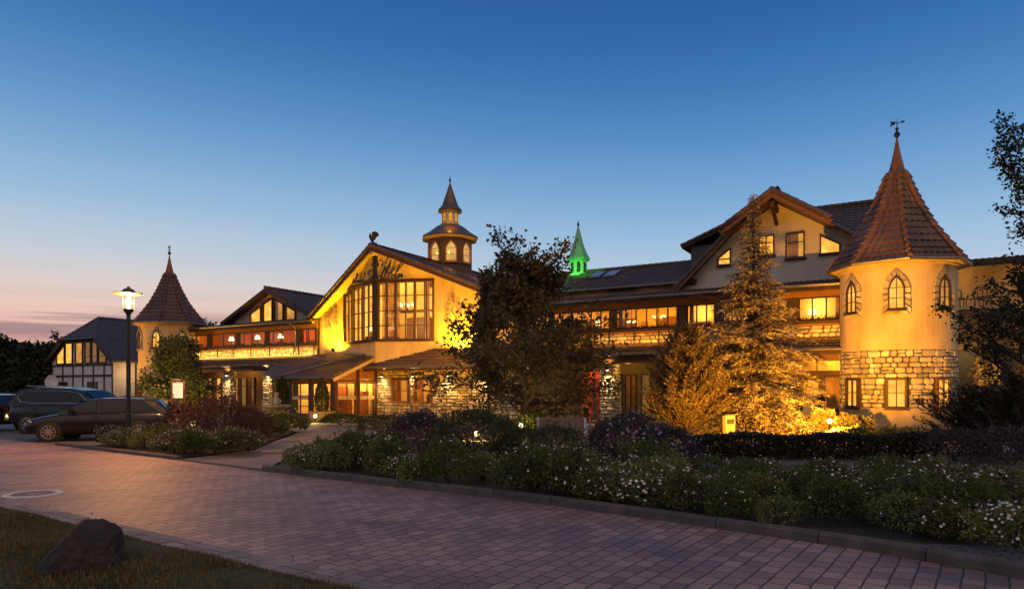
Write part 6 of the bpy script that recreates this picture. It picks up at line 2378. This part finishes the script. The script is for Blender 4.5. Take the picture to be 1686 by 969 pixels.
# a slimmer leader of a second tree at its left
broadleaf('maple_tree', 'slim young tree whose thin tip rises left of the large dark maple', (at(806, 29), 29, .0), 7.6, 1.0, 22, lm_maple, bark,
          limbs=24, z_lo=2.0, subs=5, twigs=3, leafn=8, size=(.12, .19), width=.8, trunk_r=.06, up0=.7, spread=.12, reach=lambda t: .9 - .65 * t)
broadleaf('garden_maple', 'small lamp lit green maple in front of the left wing', (at(285, 30), 30, .0), 4.1, 1.75, 23, lm_green, bark,
          limbs=18, z_lo=.6, subs=5, twigs=4, leafn=7, size=(.10, .17), width=.85, trunk_r=.07, up0=.5, spread=.13, reach=lambda t: (.75 + .3 * math.sin(PI * min(1, t * 1.3))) * (1 - .5 * t))
broadleaf('garden_maple', 'dark red leaved small maple behind the lamp lit one', (at(300, 33), 33, .0), 4.5, 1.4, 24, lm_maple, bark,
          limbs=16, z_lo=1.2, subs=5, twigs=4, leafn=7, size=(.11, .18), width=.85, trunk_r=.07, up0=.6, spread=.13)
broadleaf('oak_tree', 'black silhouetted oak whose branches reach in from the picture edge beside the tower', (12.95, 15.6, .05), 7.6, 2.75, 25, lm_dark, bark,
          limbs=36, z_lo=1.5, subs=7, twigs=4, leafn=13, size=(.07, .125), width=.6, trunk_r=.14, up0=.5, spread=.085, leaders=4, bend=.7,
          reach=lambda t: (.95 + .15 * math.sin(9 * t)) * (1 - .35 * t))

# trees beyond the car park and behind the left tower
far_spots = [(8, 62, 6.2, 2.8, 'dark bushy tree at the picture edge beyond the parked cars'), (42, 66, 6.0, 3.0, 'dark round tree behind the off-road car, second from the picture edge'),
             (70, 60, 5.6, 2.6, 'dark tree left of the half-timbered house, in front of the firs'), (98, 72, 6.6, 2.6, 'dark tree touching the left corner of the half-timbered house')]
proto = None
for i, (px, Y, H, R_, lb) in enumerate(far_spots):
    if i < 2:
        proto = broadleaf('dense_tree', lb, (at(px, Y), Y, 0), H, R_, 30 + i, lm_far, bark, 'trees beyond the car park', limbs=26, z_lo=.4, subs=6, twigs=3, leafn=9, size=(.25, .42), width=.8, trunk_r=.12, up0=.5, spread=.3)
    else:
        copy_thing(proto, (at(px, Y), Y, 0), i * 1.3, H / far_spots[1][2], lb, 'trees beyond the car park')
broadleaf('dense_tree', 'tree top showing behind the roof right of the far left tower', (at(336, 66), 66, 0), 8.6, 2.8, 37, lm_far, bark, 'trees behind the hotel', limbs=24, z_lo=2, subs=5, twigs=3, leafn=8, size=(.22, .36), width=.8, trunk_r=.12, spread=.26)
copy_thing(proto, (at(238, 74), 74, 0), 2.0, 1.35, 'tree top just left of the far left tower behind the dark roof', 'trees behind the hotel')
for i, (x, y, k) in enumerate(((36, 52, 1.3), (44, 46, 1.2))):
    copy_thing(proto, (x, y, 0), i * 2.1, k, 'dark tree behind the timber annex at the picture edge', 'trees behind the annex')


def conifer(name, label, loc, H, R, seed, leaf_m, n_br=120, droop=.35, tuft=(.14, .26), per=20, group=None, category='tree', z_lo=.12, taper=1.0, up=0.0, width=.28, prof=None, twig=.34, tilt_out=.35, stems=None):
    rng = np.random.default_rng(seed)
    mb = MB()
    if stems is None:
        mb.lathe([(.035 * H * .35 + .05, -.05), (.03 * H * .3 + .03, H * .3), (.02, H * .9), (.004, H)], 8)
    C, D = [], []
    for k in range(n_br):
        t_ = (k + rng.random()) / n_br
        z = z_lo + (H - z_lo) * (t_ ** 1.05) * .985
        L_ = (prof(t_) if prof else (1 - t_) ** taper) * R * rng.uniform(.7, 1.12) + .05
        a = k * 2.399 + rng.normal(0, .3)
        e = up + rng.normal(0, .1) + .5 * t_ * (1 if up <= 0 else .3)
        d = np.array([math.cos(a) * math.cos(e), math.sin(a) * math.cos(e), math.sin(e)])
        side = np.array([-math.sin(a), math.cos(a), 0])
        n = 7
        pts = []
        for i in range(n + 1):
            s_ = i / n
            pts.append(Vector((d[0] * L_ * s_, d[1] * L_ * s_, z + d[2] * L_ * s_ - droop * L_ * s_ * s_ * .6)) + Vector(rng.normal(size=3)) * .02)
        mb.tube(pts, [.018 * (1 - s_ / (n + 1)) * (L_ ** .5) + .004 for s_ in range(n + 1)], 4)
        m_ = max(3, int(per * L_ / R))
        for j in range(m_):
            s_ = .12 + .88 * (j + rng.random()) / m_
            f = min(s_ * n, n - .01)
            i = int(f)
            p = np.array(pts[i].lerp(pts[i + 1], f - i))
            sg = 1 if j % 2 else -1
            tl = twig * (1.15 - .75 * s_) * min(1, L_ / R + .35) * rng.uniform(.6, 1.2)
            td = d * .7 + side * sg * rng.uniform(.35, .9) + np.array([0, 0, -droop * .5 + rng.normal(0, .18) + tilt_out * (up > 0)])
            td = td / np.linalg.norm(td)
            nn = max(2, int(tl / (tuft[0] * .55)))
            for q in range(nn):
                C.append(p + td * tl * (q / nn))
                D.append(td + rng.normal(size=3) * .42 + np.array([0, 0, -droop * .35]))
    V, F = leaves(np.array(C), np.array(D), rng.uniform(tuft[0], tuft[1], len(C)), rng, width, .06)
    t = thing(name, label, category, loc, rng.uniform(0, 6), group)
    mb.build('trunk', bark, t)
    link('crown', fast_mesh('needles', V, F, leaf_m), t)
    return t


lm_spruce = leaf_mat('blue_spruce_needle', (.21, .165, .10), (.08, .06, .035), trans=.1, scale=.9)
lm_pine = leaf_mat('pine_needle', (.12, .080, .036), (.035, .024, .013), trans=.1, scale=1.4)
lm_yew = leaf_mat('dark_yew_needle', (.05, .045, .025), (.02, .02, .012), trans=.1)
lm_fir = leaf_mat('far_fir_needle', (.02, .024, .014), (.012, .014, .009), trans=.05)
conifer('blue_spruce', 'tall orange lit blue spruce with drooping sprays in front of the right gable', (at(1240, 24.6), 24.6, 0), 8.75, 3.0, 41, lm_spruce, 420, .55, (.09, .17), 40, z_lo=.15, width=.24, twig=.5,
        prof=lambda t: (1 - t) ** .80 * (.55 + .45 * min(1, (1 - t) * 1.6)) * (1.0 if t < .9 else .8))
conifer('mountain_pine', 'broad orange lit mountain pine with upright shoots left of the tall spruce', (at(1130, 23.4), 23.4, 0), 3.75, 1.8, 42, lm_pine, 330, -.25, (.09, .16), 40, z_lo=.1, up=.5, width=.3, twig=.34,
        prof=lambda t: (1 - t) ** .55 * .95 + .05)
for i, (px, Y, H, R_, lb) in enumerate(((90, 76, 8.2, 1.7, 'dark pointed fir rising above the trees left of the timbered house'), (104, 80, 7.8, 1.5, 'second dark fir tip close to the timbered house roof'), (40, 80, 7.0, 2.2, 'broad dark fir behind the off-road car'))):
    conifer('far_fir', lb, (at(px, Y), Y, 0), H, R_, 50 + i, lm_fir, 70, .2, (.3, .55), 14, group='firs beyond the car park', twig=.6, width=.4)
conifer('weeping_conifer', 'small orange lit weeping conifer right of the tower by the annex', (at(1622, 23.5), 23.5, 0), 3.2, 1.1, 55, lm_spruce, 60, .9, (.14, .26), 18, twig=.45, width=.22)
conifer('juniper_bush', 'dark spreading juniper under the oak beside the tower', (at(1612, 17.4), 17.4, .05), 1.5, 1.75, 56, lm_yew, 110, -.15, (.1, .18), 26, z_lo=.05, up=.35, width=.22, prof=lambda t: (1 - t) ** .5, category='shrub')
conifer('juniper_bush', 'dark juniper at the picture edge in front of the oak trunk', (at(1690, 16.0), 16.0, .05), 1.7, 1.6, 57, lm_yew, 110, -.15, (.1, .18), 26, z_lo=.05, up=.45, width=.22, prof=lambda t: (1 - t) ** .5, category='shrub')


# potted cypresses at the porch
def cypress(px, Y, H, label, pot_r):
    rng = np.random.default_rng(int(px))
    t = thing('potted_cypress', label, 'potted tree', (at(px, Y), Y, 0), 0, 'clipped cypresses at the porch')
    MB().lathe([(pot_r * .85, 0), (pot_r, .42), (pot_r * 1.04, .44), (pot_r * 1.04, .5), (pot_r * .94, .5), (pot_r * .92, .44), (0, .43)], 24).build('pot', mat('planter_clay', (.30, .19, .09), .8, (.24, .15, .07), 3), t)
    MB().tube([(0, 0, .42), (0, 0, H * .9)], .03, 6).build('trunk', bark, t)
    n = 5200
    z = rng.random(n) ** .8
    r = (np.sin(PI * np.minimum(1, .22 + z * .82)) ** .55) * .36 * np.sqrt(rng.random(n)) ** .5
    a = rng.uniform(0, 6.283, n)
    C = np.stack([r * np.cos(a), r * np.sin(a), .48 + z * (H - .5)], 1)
    D = np.stack([np.cos(a) * .5, np.sin(a) * .5, np.ones(n)], 1) + rng.normal(size=(n, 3)) * .3
    V, F = leaves(C, D, rng.uniform(.05, .10, n), rng, .4)
    link('crown', fast_mesh('cypress_crown', V, F, leaf_mat('cypress_needle', (.03, .038, .014), (.014, .018, .008), trans=.05)), t)


cypress(530, 35.0, 2.2, 'dark clipped cypress in a wide clay planter in front of the porch', .68)
cypress(465, 37.5, 2.35, 'dark clipped cypress left of the porch, farther from the porch corner', .45)


# ------------------------------------------------------------------ shrubs
def dome(rng, n, rx, ry, h, lumps=9, thin=.28):
    """Points in the outer part of an uneven dome-shaped shrub, with outward directions."""
    u = unit(rng.normal(size=(n, 3)))
    u[:, 2] = np.abs(u[:, 2]) * 1.36 - .36
    u = unit(u)
    cen = unit(rng.normal(size=(lumps, 3)) * [1, 1, .7] + [0, 0, .35])
    g = np.max(np.exp(-((1 - u @ cen.T) / .12)), axis=1)
    rad_ = (.74 + .30 * g) * (1 - thin * rng.random(n) ** 1.6)
    P = u * rad_[:, None] * [rx, ry, h * .62]
    P[:, 2] += h * .36
    P[:, 2] = np.maximum(P[:, 2], rng.uniform(.0, .10, n))
    return P, u


def shrub_parts(seed, rx, ry, h, n, leaf, mat_, flower=None, fn=0, fsize=.05, lumps=9, width=.6, stemn=7):
    rng = np.random.default_rng(seed)
    P, u = dome(rng, n, rx, ry, h, lumps)
    # upright shoots breaking the outline
    ns = max(10, n // 90)
    sel = rng.choice(n, ns)
    sp = P[sel] * [1, 1, 1]
    sd = unit(u[sel] * .6 + rng.normal(size=(ns, 3)) * .25 + [0, 0, .8])
    per_ = 14
    tt_ = rng.random((ns, per_, 1))
    ln = rng.uniform(.10, .30, (ns, 1, 1)) * h
    SP = (sp[:, None, :] + sd[:, None, :] * tt_ * ln + rng.normal(size=(ns, per_, 3)) * .012).reshape(-1, 3)
    P = np.concatenate([P[:int(n * .85)], SP])
    u = np.concatenate([u[:int(n * .85)], np.repeat(sd, per_, 0)])
    n = len(P)
    V, F = leaves(P, u * .8 + rng.normal(size=(n, 3)) * .7 + [0, 0, .15], rng.uniform(leaf * .7, leaf * 1.3, n), rng, width)
    parts = [('foliage', fast_mesh('shrub_foliage', V, F, mat_))]
    sm_ = MB()
    for k in range(stemn):
        a = rng.uniform(0, 6.28)
        r_ = rng.uniform(.35, .75)
        sm_.tube([(0, 0, 0), (math.cos(a) * rx * r_ * .4, math.sin(a) * ry * r_ * .4, h * .35), (math.cos(a) * rx * r_, math.sin(a) * ry * r_, h * .72)], [.016, .012, .005], 5)
    me_ = bpy.data.meshes.new('shrub_stems')
    me_.from_pydata(sm_.v, [], sm_.f)
    me_.materials.append(bark)
    parts.append(('stems', me_))
    if fn:
        u2 = unit(rng.normal(size=(fn, 3)) + [0, 0, .75])
        u2[:, 2] = np.abs(u2[:, 2])
        Pf = u2 * [rx, ry, h * .62] * rng.uniform(.92, 1.10, (fn, 1)) + [0, 0, h * .36]
        # five petals round each centre
        Cs, Ds, Rl = [], [], []
        for p, w in zip(Pf, u2):
            w = w + rng.normal(size=3) * .3
            w = w / np.linalg.norm(w)
            a_ = unit(np.cross(w, [.3, .9, .1]))
            b_ = np.cross(w, a_)
            for k in range(5):
                t_ = 2 * PI * k / 5
                dv = a_ * math.cos(t_) + b_ * math.sin(t_) + w * .35
                Cs.append(p)
                Ds.append(dv)
                Rl.append(w)
        s_ = np.repeat(rng.uniform(fsize * .5, fsize, fn), 5)
        V, F = leaves(np.array(Cs), np.array(Ds), s_, rng, 1.0, .1, np.array(Rl))
        parts.append(('blossoms', fast_mesh('shrub_blossoms', V, F, flower)))
    return parts


def place_parts(name, parts, label, cat, loc, rz=0, scale=1, group=None):
    t = thing(name, label, cat, loc, rz, group)
    t.scale = (scale,) * 3 if isinstance(scale, (int, float)) else scale
    for nm, me_ in parts:
        link(nm, me_, t)
    return t


lf_barb = leaf_mat('barberry_leaf', (.12, .050, .036), (.042, .018, .018), trans=.2, scale=1.6)
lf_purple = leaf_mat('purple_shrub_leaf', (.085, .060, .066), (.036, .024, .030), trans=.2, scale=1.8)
lf_green = leaf_mat('dark_green_leaf', (.085, .085, .030), (.034, .034, .014), trans=.2, scale=1.6)
lf_rose = leaf_mat('rose_leaf', (.19, .205, .055), (.060, .068, .022), trans=.25, scale=2.2)
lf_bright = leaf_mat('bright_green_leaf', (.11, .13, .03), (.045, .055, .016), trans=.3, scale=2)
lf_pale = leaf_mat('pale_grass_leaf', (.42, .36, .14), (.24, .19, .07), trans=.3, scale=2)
fl_white = mat('white_petal', (.80, .72, .70), .8, (.50, .36, .38), 3)
fl_lilac = mat('lilac_petal', (.24, .18, .25), .8, (.17, .12, .18), 3)
fl_yel = mat('yellow_petal', (.62, .50, .10), .8)

SHRUBS = [
    ('barberry_shrub', 'big reddish barberry shrub behind the lamp post bed, the largest of the three', 362, 19.2, 1.2, 1.45, lf_barb, .055, 8000, None, 0),
    ('barberry_shrub', 'reddish barberry shrub touching the rear of the estate car', 305, 19.9, .85, 1.25, lf_barb, .055, 3600, None, 0),
    ('barberry_shrub', 'reddish barberry shrub at the footpath end of its row', 412, 20.6, .80, 1.12, lf_barb, .055, 3400, None, 0),
    ('purple_shrub', 'rounded dull purple shrub in front of the rubble wall windows', 693, 15.0, .74, 1.27, lf_purple, .042, 9000, fl_lilac, 60),
    ('green_shrub', 'large dark green shrub below the maple, right of the purple one', 785, 13.9, 1.05, 1.26, lf_green, .042, 13000, None, 0),
    ('green_shrub', 'dark green shrub right beside the largest green one', 858, 13.6, .70, .98, lf_green, .042, 7500, None, 0),
    ('purple_shrub', 'wide dark purple shrub with tiny pale flowers left of the mountain pine', 1026, 13.2, 1.0, 1.20, lf_purple, .042, 12000, fl_lilac, 160),
    ('purple_shrub', 'lower purple shrub in front of the mountain pine', 1098, 12.6, .72, .98, lf_purple, .042, 7500, fl_lilac, 110),
    ('green_shrub', 'low green shrub at the right of the porch path', 628, 24.5, 1.0, .78, lf_green, .06, 3600, None, 0),
    ('green_shrub', 'small green shrub right of the first low one by the porch path', 672, 25.5, .8, .7, lf_green, .06, 2600, None, 0),
    ('green_shrub', 'low green shrub in front of the garden bench', 915, 16.6, .78, .74, lf_green, .042, 6000, None, 0),
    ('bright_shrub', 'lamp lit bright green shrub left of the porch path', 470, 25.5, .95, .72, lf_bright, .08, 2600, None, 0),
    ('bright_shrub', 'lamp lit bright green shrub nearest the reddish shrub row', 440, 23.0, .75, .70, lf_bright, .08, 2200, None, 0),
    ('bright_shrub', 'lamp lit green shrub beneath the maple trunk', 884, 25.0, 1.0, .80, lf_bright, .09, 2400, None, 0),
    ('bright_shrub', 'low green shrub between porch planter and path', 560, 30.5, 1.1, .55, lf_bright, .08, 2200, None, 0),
    ('bright_shrub', 'yellow green shrub behind the parked estate car', 195, 32.0, 1.3, 1.15, lf_bright, .10, 2800, None, 0),
    ('bright_shrub', 'dim yellow green shrub between the street lamp and the small maple', 240, 33.0, 1.2, 1.05, lf_bright, .10, 2600, None, 0),
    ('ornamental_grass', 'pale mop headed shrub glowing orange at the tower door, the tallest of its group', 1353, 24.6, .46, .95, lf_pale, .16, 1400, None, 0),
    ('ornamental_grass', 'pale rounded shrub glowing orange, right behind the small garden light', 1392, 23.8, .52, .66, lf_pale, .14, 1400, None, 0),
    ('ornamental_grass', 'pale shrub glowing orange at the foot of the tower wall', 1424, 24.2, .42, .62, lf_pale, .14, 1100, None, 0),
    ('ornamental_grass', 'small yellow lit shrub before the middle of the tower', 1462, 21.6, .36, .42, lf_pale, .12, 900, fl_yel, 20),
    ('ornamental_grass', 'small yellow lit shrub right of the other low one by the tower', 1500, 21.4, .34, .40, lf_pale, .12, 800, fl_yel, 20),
    ('yellow_shrub', 'low dark shrub with a few lit leaves behind the clipped hedge', 1400, 20.4, .75, .46, lf_bright, .08, 1800, fl_yel, 50),
    ('dark_shrub', 'dark low shrub right of the clipped hedge under the juniper', 1572, 15.2, .95, .75, lf_purple, .06, 3400, None, 0),
    ('dark_shrub', 'dark shrub at the picture edge under the oak', 1665, 14.0, 1.0, .85, lf_purple, .06, 3600, None, 0),
]
PLACED = []
for i, (nm, lb, px, Y, r_, h_, lm_, lf_, n_, fm_, fn_) in enumerate(SHRUBS):
    x = at(px, Y)
    place_parts(nm, shrub_parts(100 + i, r_, r_ * .9, h_, n_, lf_, lm_, fm_, fn_, .04, lumps=11), lb, 'shrub', (x, Y, .04), i * .9)
    PLACED.append((x, Y, r_))

# the flowering rose beds: five kinds of bush, every bush its own object
lf_rose2 = leaf_mat('olive_rose_leaf', (.16, .15, .048), (.040, .040, .018), trans=.25, scale=2.2)
RV = [shrub_parts(200 + k, .40 + .035 * (k * 3 % 5), .40 + .035 * (k * 2 % 5), (.50, .66, .58, .74, .46, .62, .54, .70)[k], (2300, 2900, 1900, 2700, 1700, 3200, 2200, 2600)[k], (.040, .045, .036, .042)[k % 4], (lf_rose, lf_rose2, lf_rose, lf_bright)[k % 4], fl_white, (20, 90, 6, 50, 130, 36, 150, 12)[k], .019 + .004 * (k % 3), lumps=5 + k, stemn=6) for k in range(8)]
rr = random.Random(5)
KP = [Vector((p.x, p.y)) for p in catmull([(x, y, 0) for x, y in KERB[3:]], 10)]
plen = [0]
for a, b in zip(KP, KP[1:]):
    plen.append(plen[-1] + (b - a).length)


def kpos(t):
    for i in range(len(KP) - 1):
        if plen[i + 1] >= t:
            f = (t - plen[i]) / (plen[i + 1] - plen[i])
            d = (KP[i + 1] - KP[i]).normalized()
            return KP[i].lerp(KP[i + 1], f), Vector((-d.y, d.x))
    return KP[-1], Vector((1, 0))


def lab(px):
    return ('white flowering rose bush in the long bed by the footpath end' if px < 640 else
            'white flowering rose bush in the middle of the long bed below the dark shrubs' if px < 1100 else
            'white flowering rose bush in the long bed before the clipped hedge and tower')


cnt = 0
row = 0
for o in np.arange(.50, 5.6, .56):
    row += 1
    for tt in np.arange(.25 + .29 * (row % 2), 12.6, .58):
        p, nr = kpos(tt)
        o2 = o + rr.uniform(-.1, .1) + (.55 if tt > 10.0 else 0)
        # all rows offset along a common direction so that they do not fan out
        n_ = (nr * .5 + Vector((.56, .83)) * .5).normalized()
        q = p + n_ * o2 + Vector((rr.uniform(-.1, .1), rr.uniform(-.1, .1)))
        if q.x < -5.1 or q.y < 4:
            continue
        px = 843 + 1118 * q.x / q.y
        if px > 1760 or px < 430:
            continue
        lim = 19.2 if px < 560 else 17.2 if px < 640 else 12.1 if px < 900 else 12.2 if px < 1110 else 11.7
        if q.y > lim or rr.random() < .06:
            continue
        if any((q.x - X_) ** 2 + (q.y - Y_) ** 2 < (r_ * .8 + .25) ** 2 for X_, Y_, r_ in PLACED):
            continue
        k = rr.randrange(8)
        sc_ = rr.uniform(.84, 1.2)
        if px > 1110:
            sc_ *= .86 if q.y < 10.2 else .66
        g_ = 'rose bushes by the footpath end' if px < 640 else 'rose bushes in the middle of the long bed' if px < 1100 else 'rose bushes before the hedge'
        place_parts('rose_bush', RV[k], lab(px), 'rose bush', (q.x, q.y, .04), rr.uniform(0, 6.28), (sc_, sc_, sc_ * rr.uniform(.85, 1.1)), g_)
        cnt += 1
# roses of the bed round the street lamp
KB = [Vector((-12.0, 18.95)), Vector((-11.3, 18.4)), Vector((-7.8, 15.85))]
for rowi in range(3):
    for k in range(9):
        f = (k + .4 + .4 * (rowi % 2)) / 9
        p = Vector((-12.0, 18.95)).lerp(Vector((-7.6, 15.9)), f)
        q = p + Vector((.6, .8)) * (.5 + rowi * .62) + Vector((rr.uniform(-.1, .1), rr.uniform(-.1, .1)))
        if (q - Vector((lx, ly))).length < .35 or any((q.x - X_) ** 2 + (q.y - Y_) ** 2 < (r_ * .75 + .2) ** 2 for X_, Y_, r_ in PLACED):
            continue
        sc_ = rr.uniform(.8, 1.05)
        place_parts('rose_bush', RV[rr.randrange(8)], 'flowering rose bush in the bed around the street lamp', 'rose bush', (q.x, q.y, .04), rr.uniform(0, 6.28), sc_, 'rose bushes round the street lamp')
        cnt += 1
print('rose bushes', cnt)

# lilac edging plants near the bench
LV = shrub_parts(300, .34, .34, .36, 500, .05, lf_purple, fl_lilac, 90, .035, lumps=6, stemn=4)
for i in range(12):
    px, Y = 890 + i * 8.5 + rr.uniform(-4, 4), 14.6 - (i % 4) * .55
    place_parts('lavender_plant', LV, 'low lilac flowering plant between the bench and the rose bed', 'flower', (at(px, Y), Y, .05), i, rr.uniform(.8, 1.1), 'lilac flowers by the bench')

# clipped hedge
hg = thing('clipped_hedge', 'long low clipped dark hedge in front of the round tower', 'hedge', (at(1336, 15.9), 15.9, .04), rad(-1))
rng = np.random.default_rng(77)
n = 15000
hl, hw_, hh = 2.85, .34, .50
C = np.stack([rng.uniform(-hl, hl, n), rng.uniform(-hw_, hw_, n), rng.uniform(0.02, hh, n)], 1)
pick = rng.integers(0, 3, n)
C[pick == 0, 2] = hh * rng.uniform(.88, 1.06, (pick == 0).sum())
C[pick == 1, 1] = -hw_ * rng.uniform(.8, 1.08, (pick == 1).sum())
C[:, 2] += .035 * np.sin(C[:, 0] * 3.1) * (C[:, 2] > .35)
V, F = leaves(C, rng.normal(size=(n, 3)) + [0, -.4, .6], rng.uniform(.05, .09, n), rng, .6)
link('foliage', fast_mesh('hedge_foliage', V, F, leaf_mat('hedge_leaf', (.030, .028, .016), (.014, .013, .009), trans=.1)), hg)
for k in range(18):
    x = -hl + .15 + k * .32
    MB().tube([(x, 0, 0), (x + .05, .05, .4)], .012, 5).build('stem', bark, hg)

# grass of the near lawn
rng = np.random.default_rng(9)
n = 130000
u_, w_ = rng.random(n) * 11.5 - 8.6, rng.random(n) ** 1.5 * 4.6 + .03
Ex = u_
Ey = 5.61 - (u_ + 1.42) * .669
gx, gy = Ex - .556 * w_, Ey - .831 * w_
C = np.stack([gx, gy, .012 + np.minimum(w_ / .5, 1) * (.025 * np.sin(gx * 1.7 + gy) + .02 * np.sin(gy * 2.3 - gx))], 1)
keep = (C[:, 1] > 3.0) & (C[:, 0] > -10)
C = C[keep]
n = len(C)
patch = np.sin(C[:, 0] * 2.1) * np.cos(C[:, 1] * 2.7) * .5 + .5
D = rng.normal(size=(n, 3)) * .5 + [0, 0, 1]
V, F = leaves(C, D, rng.uniform(.035, .075, n) * (.6 + .8 * patch), rng, .15, .03)
link('grass', fast_mesh('grass_blades', V, F, leaf_mat('grass_blade', (.16, .13, .05), (.075, .06, .024), trans=.25, scale=2.5)), None, kind='stuff')


# leaf litter on the lawn edge and the road edge
rng = np.random.default_rng(19)
n = 260
u_, w_ = rng.random(n) * 11 - 8, rng.normal(0, .8, n)
C = np.stack([u_ - .556 * w_, 5.61 - (u_ + 1.42) * .669 - .831 * w_, np.where(w_ > 0, .07, .022)], 1)
D = rng.normal(size=(n, 3)) * [1, 1, .15]
V, F = leaves(C, D, rng.uniform(.025, .055, n), rng, .6, .05, rng.normal(size=(n, 3)) * .3 + [0, 0, 1])
link('leaf_litter', fast_mesh('fallen_leaves', V, F, leaf_mat('dry_leaf', (.16, .09, .04), (.06, .035, .02), trans=.1)), None, kind='stuff')
